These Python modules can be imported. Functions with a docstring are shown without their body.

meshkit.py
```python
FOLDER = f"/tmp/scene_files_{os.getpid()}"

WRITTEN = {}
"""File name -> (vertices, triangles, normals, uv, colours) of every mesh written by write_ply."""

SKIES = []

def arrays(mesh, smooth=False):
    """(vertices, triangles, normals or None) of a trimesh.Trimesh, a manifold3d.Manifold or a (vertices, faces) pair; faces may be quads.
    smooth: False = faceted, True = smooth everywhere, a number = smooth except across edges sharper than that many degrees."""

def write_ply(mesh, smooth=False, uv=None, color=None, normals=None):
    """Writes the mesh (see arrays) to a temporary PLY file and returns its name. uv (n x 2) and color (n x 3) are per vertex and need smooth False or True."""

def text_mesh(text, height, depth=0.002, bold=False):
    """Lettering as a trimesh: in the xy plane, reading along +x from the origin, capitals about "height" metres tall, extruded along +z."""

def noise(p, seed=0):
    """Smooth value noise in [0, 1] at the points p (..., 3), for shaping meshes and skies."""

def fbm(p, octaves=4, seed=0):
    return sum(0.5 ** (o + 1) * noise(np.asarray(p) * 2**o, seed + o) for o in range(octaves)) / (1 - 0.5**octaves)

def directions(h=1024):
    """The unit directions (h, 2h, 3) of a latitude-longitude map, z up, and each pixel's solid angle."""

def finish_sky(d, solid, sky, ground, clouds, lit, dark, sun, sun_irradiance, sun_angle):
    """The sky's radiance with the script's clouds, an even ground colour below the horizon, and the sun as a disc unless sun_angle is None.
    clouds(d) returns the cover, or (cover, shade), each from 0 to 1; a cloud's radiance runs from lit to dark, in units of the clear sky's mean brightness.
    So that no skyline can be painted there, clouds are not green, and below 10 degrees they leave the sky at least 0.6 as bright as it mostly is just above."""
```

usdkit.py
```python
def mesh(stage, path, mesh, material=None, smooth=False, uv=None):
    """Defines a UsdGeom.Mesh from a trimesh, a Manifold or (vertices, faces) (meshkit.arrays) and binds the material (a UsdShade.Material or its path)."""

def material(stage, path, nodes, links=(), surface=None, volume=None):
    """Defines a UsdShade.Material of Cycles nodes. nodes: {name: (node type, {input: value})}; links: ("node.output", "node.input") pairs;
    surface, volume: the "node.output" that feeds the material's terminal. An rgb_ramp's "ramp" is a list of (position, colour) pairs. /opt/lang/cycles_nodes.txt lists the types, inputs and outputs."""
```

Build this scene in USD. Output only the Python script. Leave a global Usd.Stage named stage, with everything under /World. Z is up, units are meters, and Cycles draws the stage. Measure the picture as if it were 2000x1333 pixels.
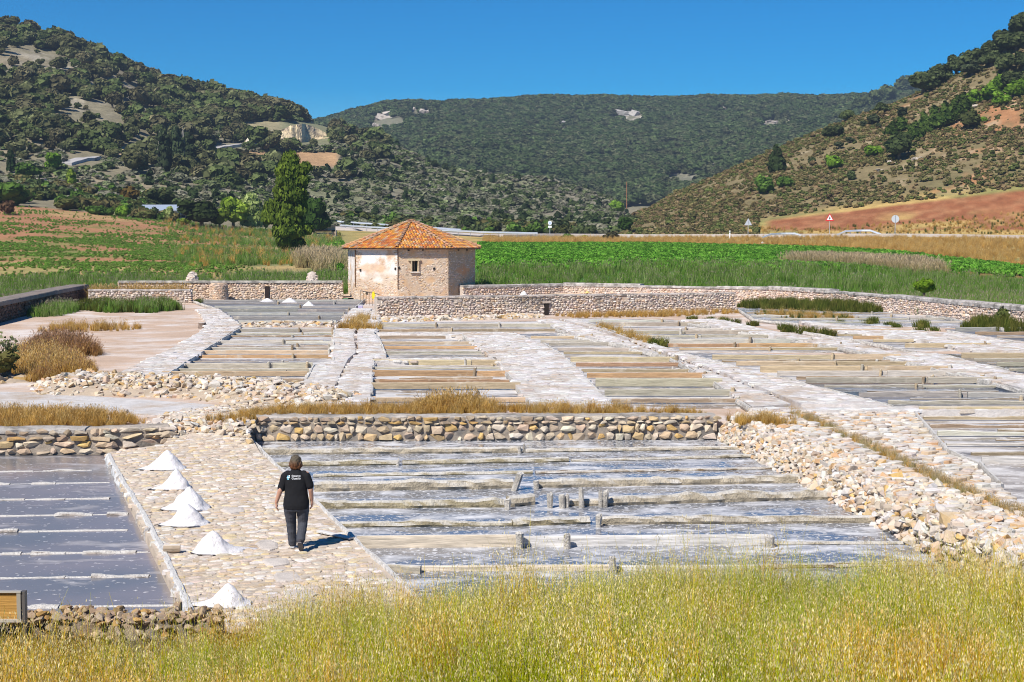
import math, random
import numpy as np
import trimesh, manifold3d, usdkit, meshkit
from scipy.spatial import ConvexHull
from shapely.geometry import Polygon, Point, LineString
from shapely import contains_xy
from pxr import Usd, UsdGeom, UsdLux, UsdShade, Sdf, Gf, Vt

stage = Usd.Stage.CreateInMemory()
UsdGeom.SetStageUpAxis(stage, UsdGeom.Tokens.z)
UsdGeom.SetStageMetersPerUnit(stage, 1.0)
UsdGeom.Xform.Define(stage, '/World')
UsdGeom.Scope.Define(stage, '/World/Looks')

# ------------------------------------------------------------------ camera, sky, sun, exposure
CAM_Z, FOC, HOR = 5.7, 2778.0, 470.0            # eye height, focal length and horizon row for a picture 2000 wide
PITCH = math.atan((666.5 - HOR) / FOC)
cam = UsdGeom.Camera.Define(stage, '/World/camera')
cam.AddTranslateOp().Set(Gf.Vec3d(0, 0, CAM_Z))
cam.AddRotateXYZOp().Set(Gf.Vec3f(90 - math.degrees(PITCH), 0, 0))
cam.CreateHorizontalApertureAttr(36.0)
cam.CreateVerticalApertureAttr(36.0 * 682 / 1024)
cam.CreateFocalLengthAttr(36.0 * FOC / 2000)
cam.CreateClippingRangeAttr(Gf.Vec2f(0.1, 20000))
cam.CreateFStopAttr(0.0)
cam.CreateExposureAttr(0.46)

SUN_AZ = math.radians(225 - 10)                 # direction towards the sun, clockwise from +y: behind the camera on the left
SUN_EL = math.radians(47)
sun_to = np.array([math.sin(SUN_AZ) * math.cos(SUN_EL), math.cos(SUN_AZ) * math.cos(SUN_EL), math.sin(SUN_EL)])
dome = UsdLux.DomeLight.Define(stage, '/World/sky')
dome.CreateIntensityAttr(1.0)
sky_mat = usdkit.material(stage, '/World/Looks/sky', {
    'sky': ('sky_texture', {'sky_type': 'single_scattering', 'sun_disc': False, 'sun_elevation': SUN_EL, 'sun_rotation': SUN_AZ,
                            'altitude': 900.0, 'air_density': 1.0, 'aerosol_density': 0.15, 'ozone_density': 3.2}),
    'sat': ('hsv', {'hue': 0.5, 'saturation': 2.0, 'value': 1.0, 'fac': 1.0}),
    'tint': ('mix_color', {'blend_type': 'multiply', 'fac': 1.0, 'b': (0.45, 0.88, 1.0)}),
    'bg': ('background_shader', {'strength': 0.072})},
    [('sky.color', 'sat.color'), ('sat.color', 'tint.a'), ('tint.result', 'bg.color')], surface='bg.background')
UsdShade.MaterialBindingAPI.Apply(dome.GetPrim()).Bind(sky_mat)
dome.GetPrim().SetCustomDataByKey('kind', 'structure')
sun = UsdLux.DistantLight.Define(stage, '/World/sun')
sun.CreateIntensityAttr(1.25)
sun.CreateAngleAttr(0.5)
sun.CreateNormalizeAttr(True)
sun.CreateColorAttr(Gf.Vec3f(1.0, 0.955, 0.88))
sun.AddTransformOp().Set(Gf.Matrix4d().SetRotate(Gf.Rotation(Gf.Vec3d(0, 0, 1), Gf.Vec3d(*map(float, sun_to)))))

# ------------------------------------------------------------------ helpers
_taken = {}
def numbered(parent, name):
    k = (str(parent), name)
    n = _taken.get(k, -1) + 1
    _taken[k] = n
    return f'{parent}/{name}' if n == 0 else f'{parent}/{name}_{n:03d}'

def tag(p, label=None, cat=None, group=None, kind=None):
    p = p.GetPrim() if hasattr(p, 'GetPrim') else p
    for k, v in (('label', label), ('category', cat), ('group', group), ('kind', kind)):
        if v:
            p.SetCustomDataByKey(k, v)
    return p

def obj(name, mesh, mat, parent=None, col=None, smooth=False, normals=None):
    """ONE mesh prim under parent (a prim or None for /World). col: one colour or one per vertex, read by the materials as primvar col."""
    pp = '/World' if parent is None else str(parent.GetPath())
    path = numbered(pp, name)
    m = usdkit.mesh(stage, path, mesh, MAT[mat] if isinstance(mat, str) else mat, smooth=smooth)
    if normals is not None:
        m.CreateNormalsAttr(Vt.Vec3fArray.FromNumpy(np.asarray(normals, np.float32)))
        m.SetNormalsInterpolation('vertex')
    if col is not None:
        put_col(m, col)
    return m.GetPrim()

def put_col(m, col):
    c = np.asarray(col, np.float32)
    if c.ndim == 1:
        n = len(m.GetPointsAttr().Get())
        c = np.tile(c, (n, 1))
    UsdGeom.PrimvarsAPI(m).CreatePrimvar('col', Sdf.ValueTypeNames.Color3fArray, 'vertex').Set(Vt.Vec3fArray.FromNumpy(c))

def thing(name, label=None, cat=None, loc=(0, 0, 0), rotz=0.0, group=None, scale=None, kind=None):
    x = UsdGeom.Xform.Define(stage, numbered('/World', name))
    x.AddTranslateOp().Set(Gf.Vec3d(*map(float, loc)))
    if rotz:
        x.AddRotateZOp().Set(float(rotz))
    if scale is not None:
        x.AddScaleOp().Set(Gf.Vec3f(*map(float, np.broadcast_to(scale, 3))))
    return tag(x, label, cat, group, kind)

def copy_thing(src, name, loc, rotz, scale, label, cat, group=None):
    t = thing(name, label, cat, loc, rotz, group, scale)
    t.GetReferences().AddInternalReference(src.GetPath())
    t.SetInstanceable(True)
    return t

class MB:
    """collects shapes (vertices, faces, colour) into one mesh"""
    def __init__(s):
        s.v, s.f, s.c, s.n = [], [], [], 0
    def add(s, v, f, c=(0.5, 0.5, 0.5)):
        v = np.asarray(v, float)
        s.v.append(v); s.f.append(np.asarray(f, int) + s.n)
        s.c.append(np.broadcast_to(np.asarray(c, float), (len(v), 3)))
        s.n += len(v)
        return s
    def done(s):
        return np.vstack(s.v), np.vstack(s.f), np.vstack(s.c)
    def build(s, name, mat, parent=None, smooth=False):
        v, f, c = s.done()
        return obj(name, (v, f), mat, parent, c, smooth)

def noise3(p, scale=1.0, seed=0, octaves=3):
    return meshkit.fbm(np.asarray(p, float) * scale, octaves, seed)

# pixel -> world (photograph pixels, 2000 wide)
_fw = np.array([0, math.cos(PITCH), -math.sin(PITCH)])
_up = np.array([0, math.sin(PITCH), math.cos(PITCH)])
EYE = np.array([0, 0, CAM_Z])
def ray(u, v):
    return _fw + np.array([1.0, 0, 0]) * (u - 1000) / FOC + _up * (666.5 - v) / FOC
def at(u, v, z):
    d = ray(u, v)
    return EYE + d * ((z - CAM_Z) / d[2])
def at_d(u, v, D):
    d = ray(u, v)
    return EYE + d * (D / d[1])
def project(P):
    P = np.asarray(P, float) - EYE
    w = P @ _fw
    return 1000 + FOC * P[..., 0] / w, 666.5 - FOC * (P @ _up) / w
def poly_at(px, z):
    return np.array([at(u, v, z)[:2] for u, v in px])

def quadgrid(n, m):
    i, j = np.meshgrid(np.arange(n - 1), np.arange(m - 1), indexing='ij')
    a = (i * m + j).ravel()
    return np.vstack([np.stack([a, a + m, a + m + 1], 1), np.stack([a, a + m + 1, a + 1], 1)])

def loft(S, close=True, caps=True):
    """S: (n, k, 3) rings -> vertices, triangles"""
    S = np.asarray(S, float)
    n, k = S.shape[:2]
    i, j = np.meshgrid(np.arange(n - 1), np.arange(k if close else k - 1), indexing='ij')
    a = (i * k + j).ravel(); b = (i * k + (j + 1) % k).ravel()
    f = [np.stack([a, b, b + k], 1), np.stack([a, b + k, a + k], 1)]
    if caps:
        t = np.arange(1, k - 1)
        f.append(np.stack([np.zeros_like(t), t + 1, t], 1))
        f.append(np.stack([np.zeros_like(t), t, t + 1], 1) + (n - 1) * k)
    return S.reshape(-1, 3), np.vstack(f)

def tube(pts, r, k=6, caps=True):
    pts = np.asarray(pts, float); r = np.broadcast_to(r, len(pts))
    t = np.gradient(pts, axis=0); t /= np.linalg.norm(t, axis=1, keepdims=True) + 1e-9
    ref = np.array([0.31, 0.17, 0.93]) if abs(t[0][2]) < 0.9 else np.array([1.0, 0.1, 0])
    a = np.cross(t, ref); a /= np.linalg.norm(a, axis=1, keepdims=True)
    b = np.cross(t, a)
    th = np.arange(k) / k * 2 * np.pi
    S = pts[:, None] + r[:, None, None] * (np.cos(th)[None, :, None] * a[:, None] + np.sin(th)[None, :, None] * b[:, None])
    return loft(S, True, caps)

def box(cx, cy, cz, sx, sy, sz, rot=0.0):
    m = trimesh.creation.box([sx, sy, sz])
    v = np.array(m.vertices)
    c, s = math.cos(rot), math.sin(rot)
    v = np.stack([v[:, 0] * c - v[:, 1] * s + cx, v[:, 0] * s + v[:, 1] * c + cy, v[:, 2] + cz], 1)
    return v, np.array(m.faces)

def prism(poly, z0, z1):
    poly = poly if hasattr(poly, 'geom_type') else Polygon(poly).buffer(0)
    m = trimesh.util.concatenate([trimesh.creation.extrude_polygon(g, z1 - z0, engine='earcut') for g in getattr(poly, 'geoms', [poly])])
    v = np.array(m.vertices); v[:, 2] += z0
    return v, np.array(m.faces)

def hull(pts):
    pts = np.asarray(pts, float)
    h = ConvexHull(pts)
    f = h.simplices.copy()
    p = pts[f]
    n = np.cross(p[:, 1] - p[:, 0], p[:, 2] - p[:, 0])
    flip = (n * h.equations[:, :3]).sum(1) < 0
    f[flip] = f[flip][:, ::-1]
    used, inv = np.unique(f, return_inverse=True)
    return pts[used], inv.reshape(f.shape)

_r = np.random.default_rng(11)
def _stone(kind):
    if kind == 'block':
        p = _r.normal(size=(13, 3)); p /= np.linalg.norm(p, axis=1, keepdims=True)
        p = np.sign(p) * np.abs(p) ** 0.55 * 0.5
        p *= _r.uniform(0.84, 1.04, (13, 1))
    elif kind == 'flat':
        th = np.sort(_r.uniform(0, 2 * np.pi, 7) * 0.5 + np.arange(7) / 7 * 2 * np.pi * 0.5) * 1.0
        th = np.arange(7) / 7 * 2 * np.pi + _r.uniform(-0.3, 0.3, 7)
        ring = np.stack([np.sign(np.cos(th)) * abs(np.cos(th)) ** 0.7, np.sign(np.sin(th)) * abs(np.sin(th)) ** 0.7], 1) * 0.5 * _r.uniform(0.85, 1.08, (7, 1))
        p = np.vstack([np.c_[ring, np.full(7, -0.5)], np.c_[ring * 0.93, np.full(7, 0.30) + _r.uniform(-0.06, 0.1, 7)], np.c_[ring * 0.7, np.full(7, 0.45) + _r.uniform(-0.04, 0.06, 7)]])
    else:
        p = _r.normal(size=(15, 3)); p /= np.linalg.norm(p, axis=1, keepdims=True)
        p *= 0.5 * _r.uniform(0.8, 1.05, (15, 1))
    v, f = hull(p)
    return v / (np.ptp(v, axis=0)), f
STONES = {k: [_stone(k) for _ in range(24)] for k in ('block', 'flat', 'boulder')}
def stone(kind, c, dims, rng, rz=0.0, tilt=0.0):
    v, f = STONES[kind][rng.integers(24)]
    v = v * np.asarray(dims)
    if tilt:
        ax = rng.normal(size=3); ax /= np.linalg.norm(ax)
        v = v @ trimesh.transformations.rotation_matrix(rng.normal() * tilt, ax)[:3, :3].T
    cc, ss = math.cos(rz), math.sin(rz)
    v = np.stack([v[:, 0] * cc - v[:, 1] * ss, v[:, 0] * ss + v[:, 1] * cc, v[:, 2]], 1)
    return v + np.asarray(c), f

def instancer(name, protos, P, S, R, idx, label, cat, parent=None, kind='stuff', group=None, tilt=None):
    """protos: list of (v, f, col, mat). P positions, S uniform scale (n,) or (n,3), R rotation about z"""
    path = numbered('/World' if parent is None else str(parent.GetPath()), name)
    pi = UsdGeom.PointInstancer.Define(stage, path)
    targets = []
    for k, (v, f, c, mat) in enumerate(protos):
        m = usdkit.mesh(stage, f'{path}/kind_{k:03d}', (v, f), MAT[mat])
        put_col(m, c)
        targets.append(m.GetPath())
    pi.CreatePrototypesRel().SetTargets(targets)
    P = np.asarray(P, np.float32); n = len(P)
    S = np.asarray(S, np.float32)
    if S.ndim == 1:
        S = np.repeat(S[:, None], 3, 1)
    pi.CreatePositionsAttr(Vt.Vec3fArray.FromNumpy(P))
    pi.CreateScalesAttr(Vt.Vec3fArray.FromNumpy(np.ascontiguousarray(S)))
    R = np.asarray(R, float)
    if tilt is None:
        q = [Gf.Quath(float(math.cos(a / 2)), 0, 0, float(math.sin(a / 2))) for a in R]
    else:
        q = []
        for a, (tx, ty) in zip(R, tilt):
            g = Gf.Rotation(Gf.Vec3d(0, 0, 1), math.degrees(a)) * Gf.Rotation(Gf.Vec3d(1, 0, 0), tx) * Gf.Rotation(Gf.Vec3d(0, 1, 0), ty)
            q.append(Gf.Quath(g.GetQuat()))
    pi.CreateOrientationsAttr(Vt.QuathArray(q))
    pi.CreateProtoIndicesAttr(Vt.IntArray.FromNumpy(np.asarray(idx, np.int32)))
    return tag(pi, label, cat, group, kind)

def in_poly(pxpoly, z, density, rng, clump=0.0, seed=0, scale=0.5):
    """random points inside a polygon given on the plane z, thinned to clumps by noise"""
    p = Polygon(poly_at(pxpoly, z)).buffer(0)
    x0, y0, x1, y1 = p.bounds
    n = int((x1 - x0) * (y1 - y0) * density) + 1
    q = np.c_[rng.uniform(x0, x1, n), rng.uniform(y0, y1, n)]
    q = q[contains_xy(p, q[:, 0], q[:, 1])]
    if clump:
        k = noise3(np.c_[q, np.zeros(len(q))], scale, seed)
        q = q[k > clump]
    return q
# ------------------------------------------------------------------ materials (base colours as on an overcast day; light does the rest)
MAT = {}
def mat(name, nodes, links, surface):
    MAT[name] = usdkit.material(stage, '/World/Looks/' + name, nodes, links, surface=surface)

def rough_mat(name, scale=6.0, lo=0.7, hi=1.25, bump=0.4, bscale=25.0, rough=0.9, top_salt=None, detail=5.0, dist=0.03, spec=0.2, stretch=None, patch=None):
    """colour from primvar col, mottled by noise in object space, fine bump; top_salt whitens faces that look up"""
    n = {'a': ('attribute', {'attribute': 'col'}), 'g': ('geometry', {}), 'n': ('noise_texture', {'scale': scale, 'detail': detail, 'roughness': 0.6}),
         'r': ('map_range', {'from_min': 0.3, 'from_max': 0.7, 'to_min': lo, 'to_max': hi}),
         'm': ('vector_math', {'math_type': 'scale'}),
         'n2': ('noise_texture', {'scale': bscale, 'detail': 4.0, 'roughness': 0.65}), 'b': ('bump', {'strength': bump, 'distance': dist}),
         'p': ('principled_bsdf', {'roughness': rough, 'specular_ior_level': spec})}
    l = [('n.fac', 'r.value'), ('a.vector', 'm.vector1'), ('r.result', 'm.scale'), ('n2.fac', 'b.height'), ('b.normal', 'p.normal')]
    if stretch:
        n['mp'] = ('mapping', {'scale': stretch})
        l += [('g.position', 'mp.vector'), ('mp.vector', 'n.vector'), ('mp.vector', 'n2.vector')]
    else:
        l += [('g.position', 'n.vector'), ('g.position', 'n2.vector')]
    src = 'm.vector'
    if patch:                                    # (colour, scale, from, to): patches of another colour
        n['pn'] = ('noise_texture', {'scale': patch[1], 'detail': 6.0, 'roughness': 0.65})
        n['pr'] = ('map_range', {'from_min': patch[2], 'from_max': patch[3], 'to_min': 0.0, 'to_max': 1.0, 'clamp': True})
        n['pm'] = ('mix_color', {'b': patch[0]})
        l += [('g.position', 'pn.vector'), ('pn.fac', 'pr.value'), ('pr.result', 'pm.fac'), (src, 'pm.a')]
        src = 'pm.result'
    if top_salt:                                 # (colour, threshold from, to, strength)
        n['sx'] = ('separate_xyz', {})
        n['sn'] = ('noise_texture', {'scale': top_salt[4] if len(top_salt) > 4 else 5.0, 'detail': 5.0, 'roughness': 0.7})
        n['sa'] = ('math', {'math_type': 'multiply_add', 'value2': 0.9, 'value3': -0.45})
        n['sb'] = ('math', {'math_type': 'add'})
        n['sr'] = ('map_range', {'from_min': top_salt[1], 'from_max': top_salt[2], 'to_min': 0.0, 'to_max': top_salt[3], 'clamp': True})
        n['sm'] = ('mix_color', {'b': top_salt[0]})
        l += [('g.true_normal', 'sx.vector'), ('g.position', 'sn.vector'), ('sn.fac', 'sa.value1'), ('sx.z', 'sb.value1'), ('sa.value', 'sb.value2'), ('sb.value', 'sr.value'), ('sr.result', 'sm.fac'), (src, 'sm.a')]
        src = 'sm.result'
    l.append((src, 'p.base_color'))
    mat(name, n, l, 'p.BSDF')

rough_mat('rock', 5.0, 0.75, 1.2, 0.5, 22.0, 0.9)
rough_mat('salty_stone', 4.0, 0.8, 1.15, 0.5, 22.0, 0.85, top_salt=((0.60, 0.57, 0.54), 0.75, 1.2, 0.7, 3.0))
rough_mat('cobble', 4.0, 0.78, 1.18, 0.6, 26.0, 0.85, top_salt=((0.58, 0.53, 0.48), 0.88, 1.28, 0.6, 0.7))
rough_mat('white_slab', 3.0, 0.82, 1.1, 0.7, 14.0, 0.8, patch=((0.40, 0.31, 0.23), 0.5, 0.50, 0.68), dist=0.05)
rough_mat('mortar', 3.0, 0.7, 1.2, 0.8, 12.0, 0.95, patch=((0.16, 0.145, 0.13), 1.2, 0.46, 0.62), dist=0.04)
rough_mat('wood', 2.0, 0.6, 1.3, 0.5, 6.0, 0.8, top_salt=((0.62, 0.59, 0.56), 0.62, 1.0, 0.9, 4.0), stretch=(0.6, 14.0, 14.0), dist=0.02)
rough_mat('pan_wood', 2.2, 0.62, 1.3, 0.6, 7.0, 0.85, top_salt=((0.62, 0.59, 0.56), 0.55, 1.0, 0.85, 4.0), stretch=(0.8, 9.0, 16.0), dist=0.02, patch=((0.48, 0.42, 0.34), 0.9, 0.57, 0.70))
rough_mat('crusted_wood', 5.0, 0.6, 1.3, 1.0, 22.0, 0.8, top_salt=((0.64, 0.61, 0.57), 0.35, 1.0, 0.9, 6.0), dist=0.06)
rough_mat('terrain', 0.35, 0.78, 1.22, 0.8, 1.2, 0.95, dist=0.4, spec=0.1)
rough_mat('earth', 1.6, 0.8, 1.18, 0.6, 9.0, 0.95, dist=0.05, spec=0.1)
rough_mat('salty_ground', 0.9, 0.85, 1.12, 0.6, 8.0, 0.9, patch=((0.60, 0.54, 0.50), 0.3, 0.47, 0.66), dist=0.04, spec=0.1, stretch=None)
rough_mat('plaster', 1.2, 0.85, 1.12, 0.5, 14.0, 0.9, patch=((0.46, 0.30, 0.19), 0.55, 0.52, 0.66), dist=0.03)
rough_mat('tile', 3.0, 0.75, 1.2, 0.3, 20.0, 0.8)
rough_mat('asphalt', 1.0, 0.9, 1.1, 0.2, 30.0, 0.9)
rough_mat('bark', 3.0, 0.7, 1.2, 0.6, 15.0, 0.9)
rough_mat('cloth', 30.0, 0.9, 1.1, 0.25, 160.0, 0.85, dist=0.004, spec=0.15)
rough_mat('skin', 8.0, 0.92, 1.08, 0.1, 60.0, 0.55, dist=0.003, spec=0.4)
rough_mat('hair_look', 40.0, 0.6, 1.4, 0.7, 120.0, 0.6, dist=0.01, spec=0.3, stretch=(1, 1, 0.25))
rough_mat('paint', 4.0, 0.95, 1.05, 0.05, 30.0, 0.5, spec=0.4)
rough_mat('dark', 4.0, 0.8, 1.2, 0.2, 20.0, 0.95)
mat('zinc', {'a': ('attribute', {'attribute': 'col'}), 'p': ('principled_bsdf', {'roughness': 0.45, 'metallic': 0.55})}, [('a.color', 'p.base_color')], 'p.BSDF')
mat('salt_heap', {'g': ('geometry', {}), 'n': ('noise_texture', {'scale': 16.0, 'detail': 8.0, 'roughness': 0.75}), 'b': ('bump', {'strength': 1.0, 'distance': 0.04}),
     'c': ('rgb_ramp', {'ramp': [(0.3, (0.66, 0.61, 0.60)), (0.62, (0.80, 0.78, 0.79))]}),
     'p': ('principled_bsdf', {'roughness': 0.6, 'subsurface_weight': 0.0})},
    [('g.position', 'n.vector'), ('n.fac', 'c.fac'), ('c.color', 'p.base_color'), ('n.fac', 'b.height'), ('b.normal', 'p.normal')], 'p.BSDF')

def leaf(name, trans=0.3, lo=0.7, hi=1.3, spec=True):
    n = {'a': ('attribute', {'attribute': 'col'}), 'o': ('object_info', {}), 'r': ('map_range', {'from_min': 0.0, 'from_max': 1.0, 'to_min': lo, 'to_max': hi}),
         'm': ('vector_math', {'math_type': 'scale'}), 'd': ('diffuse_bsdf', {}), 't': ('translucent_bsdf', {}), 'x': ('mix_closure', {'fac': trans})}
    l = [('o.random', 'r.value'), ('a.vector', 'm.vector1'), ('r.result', 'm.scale'), ('m.vector', 'd.color'), ('m.vector', 't.color'), ('d.BSDF', 'x.closure1'), ('t.BSDF', 'x.closure2')]
    mat(name, n, l, 'x.closure')
leaf('leaf', 0.3, 0.72, 1.3)
leaf('grass', 0.4, 0.8, 1.2)

def brine(name, mud, crust, lo, hi, stretch, wet=0.06, fleck=0.62, spec=0.5):
    """wet mud under a film of brine with drifts of crystallised salt"""
    n = {'g': ('geometry', {}), 'mp': ('mapping', {'scale': stretch}), 'n': ('noise_texture', {'scale': 1.0, 'detail': 7.0, 'roughness': 0.62, 'distortion': 0.4}),
         'f': ('map_range', {'from_min': lo, 'from_max': hi, 'to_min': 0.0, 'to_max': 1.0, 'clamp': True}),
         'mp2': ('mapping', {'scale': (stretch[0] * 2.2, stretch[1] * 1.2, 1)}),
         'n2': ('noise_texture', {'scale': 5.0, 'detail': 4.0, 'roughness': 0.6}),
         'f2': ('map_range', {'from_min': fleck, 'from_max': fleck + 0.05, 'to_min': 0.0, 'to_max': 0.85, 'clamp': True}),
         'mx': ('math', {'math_type': 'maximum'}),
         'n3': ('noise_texture', {'scale': 0.35, 'detail': 3.0}), 'mud': ('rgb_ramp', {'ramp': [(0.35, mud[0]), (0.65, mud[1])]}),
         'cr': ('rgb_ramp', {'ramp': [(0.3, tuple(0.72 * x for x in crust)), (0.7, crust)]}),
         'c': ('mix_color', {}), 'rg': ('map_range', {'to_min': wet, 'to_max': 0.75}),
         'n4': ('noise_texture', {'scale': 30.0, 'detail': 3.0}), 'ad': ('math', {'math_type': 'multiply'}), 'b': ('bump', {'strength': 0.35, 'distance': 0.02}),
         'p': ('principled_bsdf', {'specular_ior_level': spec, 'ior': 1.36})}
    l = [('g.position', 'mp.vector'), ('mp.vector', 'n.vector'), ('n.fac', 'f.value'), ('g.position', 'mp2.vector'), ('mp2.vector', 'n2.vector'), ('n2.fac', 'f2.value'),
         ('f.result', 'mx.value1'), ('f2.result', 'mx.value2'), ('g.position', 'n3.vector'), ('n3.fac', 'mud.fac'), ('n2.fac', 'cr.fac'), ('mx.value', 'c.fac'), ('mud.color', 'c.a'), ('cr.color', 'c.b'),
         ('c.result', 'p.base_color'), ('mx.value', 'rg.value'), ('rg.result', 'p.roughness'), ('g.position', 'n4.vector'), ('n4.fac', 'ad.value1'), ('mx.value', 'ad.value2'), ('ad.value', 'b.height'), ('b.normal', 'p.normal')]
    mat(name, n, l, 'p.BSDF')
brine('brine_front', ((0.12, 0.135, 0.165), (0.20, 0.20, 0.215)), (0.66, 0.65, 0.66), 0.475, 0.64, (0.8, 1.6, 1.0), wet=0.06, fleck=0.55)
brine('brine_left', ((0.155, 0.15, 0.155), (0.235, 0.20, 0.20)), (0.62, 0.6, 0.62), 0.56, 0.8, (0.5, 1.3, 1.0), wet=0.2, fleck=0.62)
brine('brine_upper', ((0.16, 0.13, 0.105), (0.31, 0.255, 0.20)), (0.62, 0.59, 0.57), 0.42, 0.56, (0.3, 0.8, 1.0), wet=0.2, fleck=0.55)
brine('brine_blue', ((0.07, 0.09, 0.13), (0.13, 0.14, 0.18)), (0.6, 0.6, 0.62), 0.52, 0.7, (0.2, 0.7, 1.0), wet=0.05, fleck=0.62)
brine('brine_dark', ((0.14, 0.135, 0.135), (0.20, 0.19, 0.19)), (0.4, 0.39, 0.38), 0.55, 0.75, (0.2, 0.7, 1.0), wet=0.4, fleck=0.68)
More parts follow.
